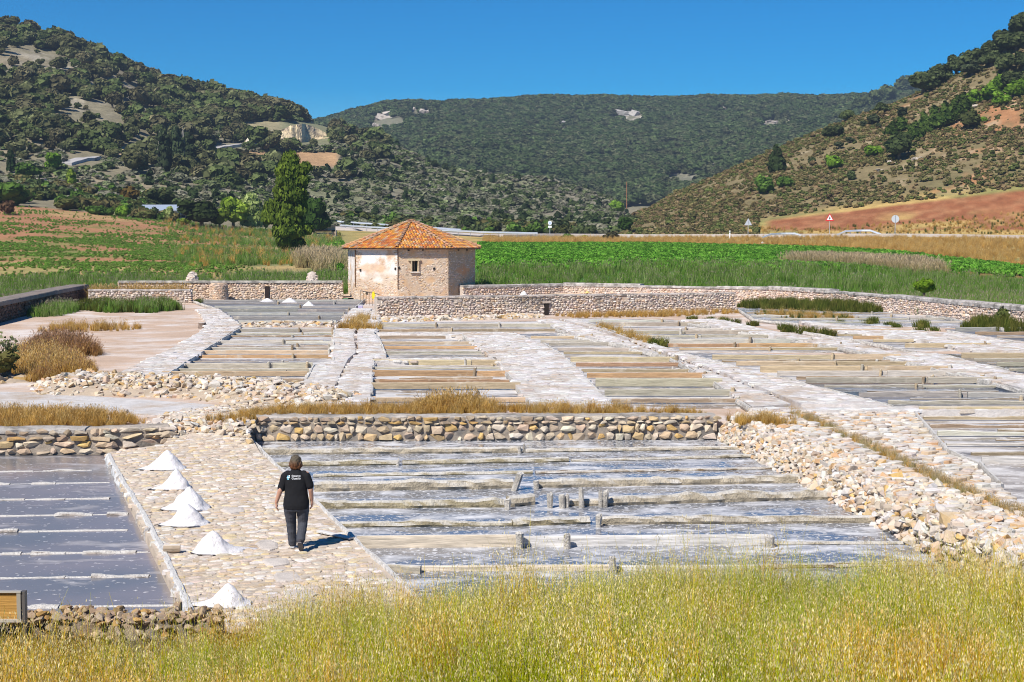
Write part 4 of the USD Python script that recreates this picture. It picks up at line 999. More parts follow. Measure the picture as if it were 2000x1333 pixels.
for k in range(3):
    obj('coping', lumpy(sw[k], sw[k + 1], 1.55, 1.82 + 0.02 * k, 0.08, -1.6, 98 + k, None, 0.06, 0.25), 'mortar', swall, (.22, .18, .155))  # coping colour darkened along with the shaded face
# round turret and the two cairns on the wall
def lathe(c, prof, seed, amp, k=24):
    th = np.arange(k) / k * 2 * np.pi
    S = np.array([np.c_[c[0] + rr * np.cos(th), c[1] + rr * np.sin(th), np.full(k, z)] for rr, z in prof])
    nz = noise3(S, 2.4, seed, 3) - 0.5
    S[..., :2] += (S[..., :2] - np.asarray(c)[:2]) * nz[..., None] * amp
    return loft(S)
c = ((428 - 1000) / FOC * 122.6, 122.4)
tt = thing('round_turret', 'squat round stone turret against the back wall on the left', 'turret')
obj('wall', lathe(c, [(.84, .4), (.82, 1.0), (.79, 1.6), (.74, 1.95), (.6, 2.06), (.02, 2.08)], 3, .08), 'mortar', tt, (.52, .37, .26))
mb = MB()
for z in np.arange(.5, 1.95, .15):
    for th in np.arange(0, 6.28, .3) + r.uniform(0, .3):
        rr = .83 - (z - .4) * .05
        mb.add(*stone('block', (c[0] + rr * math.cos(th), c[1] + rr * math.sin(th), z), (.1, .26, .13), r, th, .1), tone(r, pal=FPAL * [1.05, .93, .82]))
tag(mb.build('small_stones', 'rock', tt), kind='stuff')
for u, lb in ((376, 'rounded stone cairn on the back wall above the low wall end'), (610, 'rounded stone cairn on the back wall beside the octagonal house')):
    tc_ = thing('cairn', lb, 'cairn', ((u - 1000) / FOC * 124.5, 124.5, 0))
    obj('body', lathe((0, 0), [(.52, 2.1), (.47, 2.45), (.36, 2.75), (.2, 2.95), (.02, 3.0)], u, .22, 16), 'rock', tc_, (.48, .40, .35))
    mb = MB()
    for j in range(40):
        th, z = r.uniform(0, 6.28), r.uniform(2.1, 2.85)
        rr = np.interp(z, [2.1, 2.45, 2.75, 2.95], [.5, .46, .35, .2])
        mb.add(*stone('boulder', (rr * math.cos(th), rr * math.sin(th), z), (.2, .22, .16), r, th, .3), tone(r, pal=FPAL))
    tag(mb.build('small_stones', 'rock', tc_), kind='stuff')

# ------------------------------------------------------------------ octagonal salt store
HC = np.array([-8.95, 126.4]); SIDE = 4.4; RC = SIDE / (2 * math.sin(math.pi / 8))
def oct_pts(R):
    # corner k sits between faces k-1 and k; face k's outward normal points at -75 + 45 k degrees right of the camera's direction
    out = []
    for k in range(9):
        a = math.radians(-75 - 22.5 + 45 * k)
        out.append(HC + R * np.array([math.sin(a), -math.cos(a)]))
    return np.array(out)
O = oct_pts(RC)
ho = thing('octagonal_house', 'eight-sided stone salt store with an orange tiled roof and one small window', 'building')
HZ0, HZ1 = 0.3, 5.08
r = np.random.default_rng(80)
HPAL = np.array([(.57, .43, .30), (.60, .48, .37), (.54, .38, .25), (.62, .51, .42), (.58, .40, .24), (.53, .41, .32), (.62, .53, .45)])
stones = MB()
for k in range(8):
    a, b = O[k], O[k + 1]
    L = np.linalg.norm(b - a); d = (b - a) / L; nr = np.array([d[1], -d[0]])
    ang = math.atan2(d[1], d[0])
    white = k in (0, 1)
    n, m = 46, 46
    g = np.array([[(a[0] + d[0] * L * i / (n - 1), a[1] + d[1] * L * i / (n - 1), HZ0 + (HZ1 - HZ0) * j / (m - 1)) for j in range(m)] for i in range(n)])
    kx = noise3(g, 1.3, 14 + k, 4)
    hgt = (g[..., 2] - HZ0) / (HZ1 - HZ0)
    lim = hgt + (kx - 0.5) * 0.9
    if white:
        cg = lerp(np.broadcast_to(np.array([.56, .44, .33]), g.shape), (.74, .68, .63), np.clip((lim - 0.32) * 3, 0, 1))
        cg = lerp(cg, (.56, .35, .20), np.clip((noise3(g, .9, 44, 4) - 0.56) * 9, 0, 1) * 0.75)
    else:
        cg = lerp(np.broadcast_to(np.array([.55, .43, .32]), g.shape), (.58, .38, .22), np.clip((kx - 0.5) * 6, 0, 1))
        if k == 3:  # side turned from the sun: shade put into its colour, with a reddish patch
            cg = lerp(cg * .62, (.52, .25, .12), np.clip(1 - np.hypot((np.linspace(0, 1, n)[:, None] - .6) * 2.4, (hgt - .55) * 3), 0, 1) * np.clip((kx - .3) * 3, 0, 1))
    g[..., :2] += nr * ((noise3(g, 2.5, 50 + k, 3) - 0.5) * 0.06)[..., None]
    ff = quadgrid(n, m)
    if np.dot(np.cross(g.reshape(-1, 3)[ff[0, 1]] - g.reshape(-1, 3)[ff[0, 0]], g.reshape(-1, 3)[ff[0, 2]] - g.reshape(-1, 3)[ff[0, 0]])[:2], nr) < 0:
        ff = ff[:, ::-1]
    if k == 2:      # window opening
        gi = g.reshape(-1, 3)[ff].mean(1)
        s = (gi[:, :2] - a) @ d
        keep = ~((np.abs(s - 1.48) < 0.27) & (np.abs(gi[:, 2] - 3.52) < 0.46))
        ff = ff[keep]
    obj('wall', (g.reshape(-1, 3), ff), 'plaster', ho, cg.reshape(-1, 3))
    if k in (4, 5, 6, 7):
        continue
    z = HZ0
    while z < HZ1 - 0.3:
        h = r.uniform(0.1, 0.17); s = 0.0
        while s < L - 0.05:
            w = min(r.uniform(0.16, 0.4), L - s)
            hh = (z - HZ0) / (HZ1 - HZ0)
            nz = noise3([[a[0] + d[0] * s, a[1] + d[1] * s, z]], 1.3, 14 + k, 4)[0]
            quoin = s < 0.4 or s > L - 0.45
            show = (hh + (nz - .5) * .9 < 0.34) if white else (nz < 0.54)
            if k == 2 and abs(s + w / 2 - 1.48) < 0.4 and abs(z + h / 2 - 3.52) < 0.56:
                show = False
            elif quoin and r.uniform() < .85:
                show = True
            if show:
                c = a + d * (s + w / 2) + nr * r.uniform(-0.045, -0.02)
                stones.add(*stone('block', (c[0], c[1], z + h / 2), (w * .95, .12, h * .92), r, ang, 0.03), tone(r, pal=HPAL) * (.8 if k == 3 else 1))  # stones on the side away from the sun darkened as well
            s += w
        z += h
tag(stones.build('small_stones', 'rock', ho), kind='stuff')
def on_face(k, s, z, out=0.0):
    a, b = O[k], O[k + 1]; d = (b - a) / SIDE; nr = np.array([d[1], -d[0]])
    p = a + d * s + nr * out
    return p[0], p[1], z, math.atan2(d[1], d[0])
x, y, z, ang = on_face(2, 1.48, 3.52, -0.32)
wn = obj('window', box(x, y, z, 0.56, 0.04, 0.94, ang), 'dark', ho, (.02, .03, .025))
for ds, dz, sx, sz, nm in ((-.30, 0, .10, 1.0, 'jamb'), (.30, 0, .10, 1.0, 'jamb')):
    x, y, z, ang = on_face(2, 1.48 + ds, 3.52 + dz, -0.1)
    obj(nm, box(x, y, z, sx, .5, sz, ang), 'wood', wn, (.52, .40, .26))
x, y, z, ang = on_face(2, 1.42, 4.06, 0.02); obj('lintel', box(x, y, z, 1.05, .3, .17, ang), 'rock', wn, (.58, .47, .30))
x, y, z, ang = on_face(2, 1.48, 3.0, 0.02); obj('sill', box(x, y, z, .8, .3, .1, ang), 'rock', wn, (.62, .55, .48))
x, y, z, ang = on_face(2, 1.48, 3.52, -0.27); obj('bar', box(x, y, z, .05, .05, .94, ang), 'wood', wn, (.3, .25, .18))
for k, s, z in ((1, .55, 3.15), (1, 4.2, 3.3), (2, .12, 3.35), (2, 3.15, 3.3), (2, .95, 4.9), (2, 2.2, 4.92), (3, 1.6, 4.9), (3, 3.0, 4.9), (1, 1.2, 1.2)):
    x, y, zz, ang = on_face(k, s, z, 0.045)
    obj('putlog_hole', box(x, y, zz, .17, .05, .19, ang), 'dark', ho, (.025, .02, .018))  # small dark boxes on the wall face paint the holes' inner shade
for k, s, z0, z1 in ((1, .02, 1.7, 4.9), (2, .02, 1.6, 4.9)):     # dark strips on two corners, painting the shade of a seam
    x, y, zz, ang = on_face(k, s, (z0 + z1) / 2, 0.03)
    obj('corner_seam', box(x, y, zz, .07, .06, z1 - z0, ang), 'dark', ho, (.16, .09, .05))
# roof: barrel tiles in rows down eight slopes
ZE, ZA = 5.02, 7.38
OE = oct_pts(RC + 0.50)
apex = np.array([HC[0], HC[1], ZA])
v = np.vstack([np.c_[OE[:8], np.full(8, ZE)], apex, np.c_[OE[:8], np.full(8, ZE - 0.09)], [[HC[0], HC[1], ZA - .12]]])
f = [(i, (i + 1) % 8, 8) for i in range(8)] + [((i + 1) % 8 + 9, i + 9, 17) for i in range(8)] + [(i + 9, (i + 1) % 8 + 9, (i + 1) % 8) for i in range(8)] + [(i + 9, (i + 1) % 8, i) for i in range(8)]
roof = obj('roof', (v, np.array(f)), 'tile', ho, (.26, .14, .08))
TPAL = np.array([(.50, .165, .04), (.54, .20, .045), (.45, .14, .045), (.56, .25, .055), (.40, .16, .08), (.52, .29, .10), (.46, .31, .19), (.34, .18, .115), (.58, .27, .05)])
tl = MB()
th = np.linspace(0, np.pi, 6)
for k in range(8):
    A, B = np.append(OE[k], ZE), np.append(OE[k + 1], ZE)
    ex = (B - A); L = np.linalg.norm(ex); ex /= L
    mid = (A + B) / 2
    up = apex - mid; H = np.linalg.norm(up); up /= H
    nr = np.cross(ex, up); nr = nr if nr[2] > 0 else -nr
    ncol = int(L / 0.235)
    for i in range(ncol):
        s = (i + 0.5) / ncol * L
        top = H * (1 - abs(s - L / 2) / (L / 2))
        y0 = -0.06
        while y0 < top - 0.08:
            ln = 0.46
            y1 = min(y0 + ln, top)
            o = r.normal() * 0.012
            w0, w1 = 0.118, 0.098
            ring = []
            for yy, ww, lift in ((y0, w0, 0.055), (y1, w1, 0.02)):
                ring.append([A + ex * (s + o + math.cos(t_) * ww) + up * yy + nr * (math.sin(t_) * ww * 0.72 + lift) for t_ in th])
            ring = np.array(ring)
            vv = ring.reshape(-1, 3)
            ffs = []
            for j in range(5):
                ffs += [(j, j + 1, j + 7), (j, j + 7, j + 6)]
            ffs += [(0, 2, 1), (0, 3, 2), (0, 4, 3), (0, 5, 4)]
            cc = TPAL[r.integers(len(TPAL))] * r.uniform(.78, 1.15)
            tl.add(vv, np.array(ffs), cc)
            y0 += 0.37
for k in range(8):                               # hip tiles
    A = np.append(OE[k], ZE + 0.1); d = apex + [0, 0, .1] - A; L = np.linalg.norm(d); d /= L
    sd = np.cross(d, [0, 0, 1]); sd /= np.linalg.norm(sd); up = np.cross(sd, d)
    y0 = 0
    while y0 < L - .1:
        ring = np.array([[A + d * yy + sd * math.cos(t_) * ww + up * (math.sin(t_) * ww * .8 + lf) for t_ in th] for yy, ww, lf in ((y0, .15, .05), (min(y0 + .5, L), .125, .0))])
        ffs = []
        for j in range(5):
            ffs += [(j, j + 1, j + 7), (j, j + 7, j + 6)]
        tl.add(ring.reshape(-1, 3), np.array(ffs), .85 * (TPAL[r.integers(len(TPAL))] * .6 + np.array([.52, .40, .30]) * .4) * r.uniform(.8, 1.1))
        y0 += .42
tag(tl.build('roof_tiles', 'tile', roof), kind='stuff')
obj('ridge_cap', lathe((HC[0], HC[1]), [(.42, ZA - .06), (.36, ZA + .06), (.15, ZA + .12), (.02, ZA + .14)], 5, .2, 12), 'tile', roof, (.50, .30, .14))
# low annexe wall on the right of the house, in its shade
aw = [O[4] + np.array([0.02, 0.8]), O[4] + np.array([1.2, 2.0])]
rubble('fallen_wall', 'dark remains of a wall in the shade beside the octagonal house', [(932, 585), (952, 582), (960, 586), (934, 589)], ZT, .5, 10, (.3, .6), np.random.default_rng(81), 10, FPAL)
# handrail with a yellow disc left of the free-standing wall
hr = thing('handrail', 'thin metal handrail with a yellow oval plate at the corner of the house', 'handrail')
p0, p1, p2 = at_d(704, 592, 117), at_d(727, 596, 113), at_d(741, 600, 110)
for a_, b_ in ((p0, p1), (p1, p2)):
    obj('rail', tube([a_ + [0, 0, 1.0], b_ + [0, 0, .95]], .03), 'zinc', hr, (.10, .09, .09))
for q in np.linspace(0, 1, 5):
    p = p0 + (p1 - p0) * q
    obj('baluster', tube([[p[0], p[1], ZT], [p[0], p[1], p[2] + 1.0]], .022), 'zinc', hr, (.25, .18, .10))
pc = at_d(729.5, 577, 112)
th2 = np.arange(20) / 20 * 2 * np.pi
S = np.array([np.c_[pc[0] + .135 * np.cos(th2), np.full(20, pc[1] + yy), pc[2] + .31 * np.sin(th2)] for yy in (0.02, -0.02)])
obj('plate', loft(S), 'paint', hr, (.80, .58, .02))

# ------------------------------------------------------------------ small things in the works
st = thing('wooden_stump', 'short dark wooden stump beside the left white path', 'stump', at(395, 642, ZT).tolist())
obj('body', lathe((0, 0), [(.24, 0), (.25, .05), (.22, .2), (.23, .33), (.20, .36), (.02, .34)], 9, .15, 14), 'wood', st, (.20, .15, .12))
p = at(704, 605, ZT)
cr = thing('crate', 'small mauve and white crate at the back end of the branching path', 'crate', p.tolist())
obj('body', box(0, 0, .16, .34, .3, .3), 'paint', cr, (.42, .38, .55)); obj('rim', box(0, 0, .33, .38, .34, .05), 'paint', cr, (.7, .7, .74)); obj('handle', tube([(.12, 0, .35), (.25, 0, .5), (.3, 0, .35)], .02), 'paint', cr, (.1, .1, .16))
# loose planks on the path
def loose(name, label, px, z, L, w, h, ang, c, tilt=0.0):
    p = at(*px, z)
    t = thing(name, label, 'plank', (p[0], p[1], z), math.degrees(ang))
    obj('board', plank((-L / 2, 0), (L / 2, 0), 0.0, h, w, np.random.default_rng(int(px[0])), 0.004), 'wood', t, c)
loose('loose_plank', 'grey plank lying by the feet of the walking person', (655, 1046), .215, .95, .14, .03, -0.75, (.5, .48, .46))
p = at(336, 1079, .2)
lg = thing('log_end', 'short sawn log at the pan edge beside a salt heap', 'log', (p[0], p[1], .27))
obj('log', tube([(-.14, 0, 0), (0, .0, .0), (.14, .02, 0)], [.075, .08, .075], 9), 'wood', lg, (.38, .30, .22))
# flagstones set in the cobbles near the person
for i, (u, vv, w, h) in enumerate(((456, 997, .5, .55), (522, 1065, .42, .7), (540, 1098, .5, .5), (560, 1128, .45, .5), (583, 1160, .55, .45), (598, 1182, .4, .3))):
    p = at(u, vv, .2)
    v, f = stone('flat', (p[0], p[1], .185), (w, h * 1.4, .07), np.random.default_rng(i), .35)
    obj('flagstone', (v, f), 'cobble', t_path if False else stage.GetPrimAtPath('/World/cobbled_path'), (.50, .44, .39))
# information panel in front of the parapet, seen from behind
ip = thing('information_panel', 'golden brown back of a panel with metal frame cut by the left edge', 'sign')
p = at_d(20, 1180, 17.6); sc = FOC / 17.6
x0, x1, z0, z1 = p[0] - .75, p[0] + 22 / sc, p[2] - 30 / sc, p[2] + 24 / sc
obj('board', box((x0 + x1) / 2, p[1], (z0 + z1) / 2, x1 - x0, .025, z1 - z0), 'wood', ip, (.42, .23, .06))
obj('frame_side', box(x1 + .025, p[1] + .02, (z0 + z1) / 2 - .02, .055, .09, z1 - z0 + .06), 'paint', ip, (.10, .09, .085))
obj('frame_edge', box(x1 - .02, p[1] - .025, (z0 + z1) / 2, .05, .03, z1 - z0 + .02), 'paint', ip, (.30, .27, .22))
obj('frame_bottom', box((x0 + x1) / 2, p[1] - .02, z0 - .015, x1 - x0 + .02, .06, .035), 'paint', ip, (.42, .38, .33))
obj('frame_top', box((x0 + x1) / 2, p[1] - .02, z1 + .008, x1 - x0 + .02, .05, .02), 'paint', ip, (.38, .35, .30))
obj('leg', box(x1 + .025, p[1] + .02, z0 - .35, .05, .06, .7), 'paint', ip, (.08, .07, .07))
# ------------------------------------------------------------------ road, signs, guard rails, pole, buildings across the field
def gpt(u, v):
    return ground_at(u, v)
def strip(pts, w, lift, name, c, mat_='asphalt'):
    pts = np.array(pts)
    d = np.gradient(pts[:, :2], axis=0); d /= np.linalg.norm(d, axis=1, keepdims=True)
    nr = np.stack([-d[:, 1], d[:, 0]], 1)
    S = []
    for p, n_ in zip(pts, nr):
        n_ = n_ if n_[1] > 0 else -n_
        S.append([(p[0] - n_[0] * w / 2, p[1] - n_[1] * w / 2, p[2] + lift), (p[0] + n_[0] * w / 2, p[1] + n_[1] * w / 2, p[2] + lift + .12),
                  (p[0] + n_[0] * w / 2, p[1] + n_[1] * w / 2, p[2] - 2), (p[0] - n_[0] * w / 2, p[1] - n_[1] * w / 2, p[2] - 2)])
    v, f = loft(np.array(S))
    return obj(name, (v, f), mat_, None, c)
road = []
for u, v in ((2600, 464), (2200, 464), (2000, 463.5), (1880, 461.5), (1750, 460.5), (1600, 460), (1450, 460), (1300, 461), (1180, 460), (1090, 459), (1020, 460), (940, 461)):
    road.append(gpt(u, v + 1.5))
road = np.array(road)
k = np.linspace(0, len(road) - 1, 80)
road = np.stack([np.interp(k, np.arange(len(road)), gaussian_filter1d(road[:, i], .7, mode='nearest')) for i in range(3)], 1)
road[:, 2] = gaussian_filter1d(np.maximum(road[:, 2], T(road[:, 0], road[:, 1])), 2.0, mode='nearest')
tag(strip(road, 8.0, .38, 'road', (.46, .41, .38)), kind='structure')
r2 = np.array([gpt(u, v) for u, v in ((960, 463), (880, 459), (800, 455), (720, 451), (640, 446), (560, 440))])
r2[:, 2] += .2
tag(strip(r2, 7.0, .15, 'road', (.46, .41, .38)), kind='structure')
for i, pxs in enumerate((((128, 322), (150, 316), (175, 312), (192, 309)), ((420, 292), (445, 287), (470, 284)))):
    pp = np.array([gpt(u, v) for u, v in pxs])
    kk_ = np.linspace(0, len(pp) - 1, 12); pp = np.stack([np.interp(kk_, np.arange(len(pp)), pp[:, i_]) for i_ in range(3)], 1); pp[:, 2] = T(pp[:, 0], pp[:, 1])
    tag(strip(pp, 4.0, .5, 'hill_road', (.36, .34, .33)), kind='structure')

def guard_rail(label, pts, h=.75, sp=4.0, group=None, end=True):
    t = thing('guard_rail', label, 'guard rail', group=group)
    pts = np.array(pts)
    top = pts + [0, 0, h]
    if end:
        top = np.vstack([top[0] * .0 + pts[0] + (pts[0] - pts[1]) / np.linalg.norm(pts[0] - pts[1]) * 2.2 + [0, 0, .12], top, pts[-1] + (pts[-1] - pts[-2]) / np.linalg.norm(pts[-1] - pts[-2]) * 2.2 + [0, 0, .12]])
    prof = np.array([(0.0, -.17), (.06, -.12), (.06, -.06), (0, 0), (.06, .06), (.06, .12), (0, .17), (-.03, .16), (.02, .09), (-.03, 0), (.02, -.09), (-.03, -.16)])
    d = np.gradient(top[:, :2], axis=0); d /= np.linalg.norm(d, axis=1, keepdims=True)
    S = []
    for p, dd in zip(top, d):
        nr = np.array([dd[1], -dd[0]]); nr = nr if nr[1] < 0 else -nr
        S.append([(p[0] + nr[0] * a_, p[1] + nr[1] * a_, p[2] + b_ * 1.15) for a_, b_ in prof])
    obj('rail', loft(np.array(S)), 'zinc', t, (.62, .66, .72))
    L = np.r_[0, np.cumsum(np.linalg.norm(np.diff(pts[:, :2], axis=0), axis=1))]
    for s in np.arange(sp / 2, L[-1], sp):
        p = [np.interp(s, L, pts[:, j]) for j in range(3)]
        obj('post', box(p[0], p[1] + .08, p[2] + h / 2 - .2, .12, .1, h + .2), 'zinc', t, (.30, .31, .33))
    return t
def line_px(pxs, n=12, up=0.0):
    P = np.array([gpt(u, v) for u, v in pxs]); P[:, 2] += up
    k = np.linspace(0, len(P) - 1, n)
    return np.stack([np.interp(k, np.arange(len(P)), P[:, i]) for i in range(3)], 1)
guard_rail('long grey guard rail on the near side of the road behind the tiled roof', line_px([(664, 450), (745, 455), (860, 460), (960, 465), (1050, 466)], 14, .25), end=False, h=.9)
guard_rail('grey guard rail on the far side of the road beside the tall poplar', line_px([(590, 438), (660, 443), (760, 450), (850, 456), (900, 460)], 12, .35), end=False, h=.9)
guard_rail('short bowed guard rail between two road signs, nearer the triangle seen from behind', line_px([(1506, 467), (1530, 466), (1552, 466)], 6, .25), sp=2.0, h=.75)
guard_rail('short guard rail with sloping ends between the red triangle and the round sign', line_px([(1652, 463), (1680, 462), (1700, 462)], 6, .3), sp=2.2, h=.9)

def sign(name, label, u, vb, vt, kind, wpx, front, dz=0.0):
    p = gpt(u, vb); D = p[1]; sc = FOC / D
    H = (vb - vt) / sc; w = wpx / sc
    t = thing(name, label, 'road sign', p.tolist())
    obj('pole', tube([(0, .05, -.3), (0, .05, H * .55), (0, .05, H - .05)], .065, 6), 'zinc', t, (.55, .55, .55))
    if kind == 'tri':
        hh = w * .9
        def tri(s, yy):
            c = H - hh * .62
            return np.array([(-w / 2 * s, yy, c - hh * .38 * s), (w / 2 * s, yy, c - hh * .38 * s), (0, yy, c + hh * .62 * s)])
        obj('plate', hull(np.vstack([tri(1, 0), tri(1, -.03)])), 'paint', t, (.62, .03, .03) if front else (.45, .47, .52))
        if front:
            obj('face', hull(np.vstack([tri(.68, -.034), tri(.68, -.04)])), 'paint', t, (.8, .8, .8))
            c = H - hh * .62
            obj('symbol', hull(np.array([(-.05 * w, -.046, c - hh * .2), (.05 * w, -.046, c - hh * .2), (.05 * w, -.046, c + hh * .08), (-.05 * w, -.046, c + hh * .08), (0, -.046, c + hh * .24), (0, -.05, c)])), 'paint', t, (.02, .02, .02))
            obj('symbol_bar', box(0, -.05, c - hh * .02, .2 * w, .01, .07 * hh), 'paint', t, (.02, .02, .02))
        else:
            obj('bracket', box(0, -.05, H - hh * .62, .08, .05, hh * .5), 'zinc', t, (.35, .36, .4))
    else:
        th = np.arange(24) / 24 * 2 * np.pi
        cz = H - w / 2
        S = np.array([np.c_[w / 2 * np.cos(th), np.full(24, yy), cz + w / 2 * np.sin(th)] for yy in (0.0, -.03)])
        obj('plate', loft(S), 'paint', t, (.5, .54, .58) if not front else (.75, .76, .8))
        if front:
            S = np.array([np.c_[w * .36 * np.cos(th), np.full(24, yy), cz + w * .36 * np.sin(th)] for yy in (-.032, -.04)])
            obj('face', loft(S), 'paint', t, (.45, .55, .75))
            obj('small_plate', box(0, -.02, cz - w * .95, w * .9, .03, w * .5), 'paint', t, (.75, .76, .74))
        else:
            obj('bracket', box(0, -.05, cz, .09, .05, w * .95), 'zinc', t, (.3, .32, .36))
    return t
sign('road_sign', 'triangular road sign seen from behind, grey, left of the bowed guard rail', 1461, 465, 427, 'tri', 15, False)
sign('road_sign', 'red bordered white triangular warning sign with a black symbol', 1620, 461, 417, 'tri', 17, True)
sign('road_sign', 'round road sign seen from behind on the right', 1748, 466, 421, 'disc', 15, False)
sign('road_sign', 'small round bluish sign with a white plate below, at the road junction', 1074, 458, 432, 'disc', 8, True)
for u, vb, h, lb in ((1425, 466, 15, 'white roadside marker post left of the grey triangle'),):
    p = gpt(u, vb); sc = FOC / p[1]
    t = thing('marker_post', lb, 'post', p.tolist())
    obj('post', box(0, 0, h / sc / 2, .28, .1, h / sc), 'paint', t, (.78, .78, .78)); obj('band', box(0, 0, h / sc * .8, .29, .11, .18), 'paint', t, (.05, .05, .05))
p = gpt(1224, 418); sc = FOC / p[1]
t = thing('utility_pole', 'rust brown wooden utility pole at the nose of the dry hill', 'pole', p.tolist())
obj('pole', tube([(0, 0, -.5), (-.05, 0, 30 / sc), (-.15, 0, 62 / sc)], [.28, .24, .2], 8), 'wood', t, (.30, .14, .06)); obj('cross_bar', box(-.15, 0, 57 / sc, .9, .12, .1), 'wood', t, (.28, .14, .07))
# little bridge
p = gpt(632, 462); sc = FOC / p[1]
t = thing('road_bridge', 'low concrete bridge beside the tall poplar', 'bridge', p.tolist())
obj('parapet', box(0, 1.0, 17 / sc, 44 / sc, .5, 10 / sc), 'plaster', t, (.50, .43, .34)); obj('deck', box(0, .6, 10.5 / sc, 46 / sc, 1.6, 3 / sc), 'plaster', t, (.16, .10, .07)); obj('beam', box(-4 / sc, .3, 6 / sc, 40 / sc, .6, 3 / sc), 'plaster', t, (.48, .41, .33))  # middle dark box paints the shaded gap between parapet and beam
obj('abutment', box(-22 / sc, .8, 3 / sc, 8 / sc, 2, 18 / sc), 'plaster', t, (.42, .36, .28)); obj('abutment', box(20 / sc, .8, 3 / sc, 8 / sc, 2, 18 / sc), 'plaster', t, (.42, .36, .28))
# farm shed among the trees
def shed(label, u, vb, wpx, hpx, dpt, roofc, wallc, slope, nwin):
    p = gpt(u, vb); sc = FOC / p[1]; W, H = wpx / sc, hpx / sc
    t = thing('farm_shed', label, 'shed', p.tolist(), rotz=-4)
    obj('wall', box(0, dpt / 2, H / 2 - .4, W, dpt, H + .8), 'plaster', t, wallc)
    v = np.array([(-W / 2 - .4, -.5, H), (W / 2 + .4, -.5, H), (W / 2 + .4, dpt + .4, H + slope), (-W / 2 - .4, dpt + .4, H + slope)])
    v = np.vstack([v, v - [0, 0, .12]])
    obj('roof', hull(v), 'zinc', t, roofc)
    for i in range(nwin):
        obj('window', box(-W / 2 + (i + .5) * W / nwin, -.02, H * .55, 1.0, .06, H * .45), 'dark', t, (.05, .05, .06))
shed('cream shed with a pale sheet roof half hidden by shrubs above the left field', 305, 424, 78, 13, 5, (.56, .62, .70), (.62, .55, .42), 1.4, 5)
shed('small grey roofed shed beside a pale young tree', 352, 428, 26, 9, 4, (.5, .56, .64), (.5, .45, .38), .8, 2)
shed('tiny white roofed hut high up beside the quarry', 702, 270, 16, 5, 6, (.75, .8, .85), (.6, .6, .6), .8, 2)
# quarry cut on the wooded hill
qa = [(478, 281), (505, 279), (535, 277), (560, 277), (590, 277), (620, 272), (646, 268)]
qt = [(490, 262), (500, 250), (520, 255), (545, 256), (566, 246), (592, 241), (618, 251), (640, 262)]
g0 = [gpt(u, v) for u, v in qa]
n, m = 70, 24
S = np.zeros((n, m, 3))
us = np.linspace(476, 650, n)
tv = np.interp(us, [470, 488, 503, 520, 545, 566, 592, 618, 640, 652], [283, 263, 249, 255, 256, 246, 241, 250, 262, 270])
bv = np.interp(us, [470, 520, 590, 650], [284, 280, 278, 268])
for i in range(n):
    D0 = gpt(us[i], bv[i] + 1)[1]
    for j in range(m):
        v_ = bv[i] + (tv[i] - bv[i]) * (j - 2) / (m - 3)
        S[i, j] = at_d(us[i], v_, D0 + 9 * (j - 2) / (m - 3))
        if j < 2:
            S[i, j, 2] -= 5 * (2 - j)
nz = noise3(S * [1, 1, .4], .22, 60, 4) - .5
S[..., 1] += (nz * 7 + np.abs(np.sin(us / 9.0 + 1.3 * np.sin(us / 23)))[:, None] * 1.5) * np.clip(np.arange(m) - 2, 0, 5) / 5
cq = lerp(np.broadcast_to(np.array([.62, .49, .30]), S.shape), (.70, .66, .58), np.clip((noise3(S, .3, 61, 3) - .42) * 6, 0, 1) * np.clip((560 - us) / 60, 0, 1)[:, None])
cq = lerp(cq, (.30, .24, .18), np.clip((noise3(S * [1, 1, .3], .5, 62, 3) - .56) * 8, 0, 1) * .85)
Sb = S.copy(); Sb[..., 1] += 25; Sb[..., 2] -= 2.0
vv = np.vstack([S.reshape(-1, 3), Sb.reshape(-1, 3)])
ff = np.vstack([quadgrid(n, m), quadgrid(n, m)[:, ::-1] + n * m])
top = np.array([(i * m + m - 1, (i + 1) * m + m - 1, n * m + (i + 1) * m + m - 1) for i in range(n - 1)] + [(i * m + m - 1, n * m + (i + 1) * m + m - 1, n * m + i * m + m - 1) for i in range(n - 1)])
tag(obj('quarry_face', (vv, np.vstack([ff, top])), 'terrain', None, np.vstack([cq.reshape(-1, 3)] * 2)), kind='structure')
# pale crags on the far hill and boulders on the dry hill
r = np.random.default_rng(90)
def crag(label, u, v, w, h, c, seed, cat='rock'):
    p = gpt(u, v); sc = FOC / p[1]
    t = thing('rock_outcrop', label, cat, p.tolist())
    rr = np.random.default_rng(seed)
    for i in range(7):
        x = rr.uniform(-.5, .5) * w / sc * .75; z = rr.uniform(-.1, .5) * h / sc + abs(x) * -.1
        sv, sf = stone('boulder' if i % 2 else 'block', (x, rr.uniform(-2, 1) + 1, z), (w / sc * rr.uniform(.3, .6), w / sc * .3, h / sc * rr.uniform(.5, .95)), rr, rr.uniform(-.4, .4), .25)
        obj('rock', (sv, sf), 'terrain', t, np.array(c) * rr.uniform(.8, 1.15))
for i, (u, v, w, h, lb) in enumerate(((1227, 226, 58, 14, 'broad pale crag high on the far hill, right of centre'), (1107, 243, 28, 9, 'small white crag left of the broad one on the far hill'), (1098, 258, 14, 7, 'tiny white rock below the small crag'),
        (760, 230, 62, 18, 'long slanting grey crag at the left end of the far hill'), (835, 224, 34, 14, 'grey pink crag near the left end of the far hill'), (808, 216, 16, 8, 'narrow crag above the slanting one'), (1410, 213, 30, 7, 'faint pale ledge on the upper right of the far hill'), (1500, 240, 40, 7, 'pale ledge near the dry hill on the far slope'), (735, 248, 16, 10, 'reddish rock at the foot of the slanting crag'))):
    crag(lb, u, v, w, h, (.40, .37, .34) if i < 3 else (.37, .32, .28), 100 + i)
crag('weathered pinkish boulder above the left field', 82, 360, 30, 14, (.42, .33, .29), 120, 'boulder')
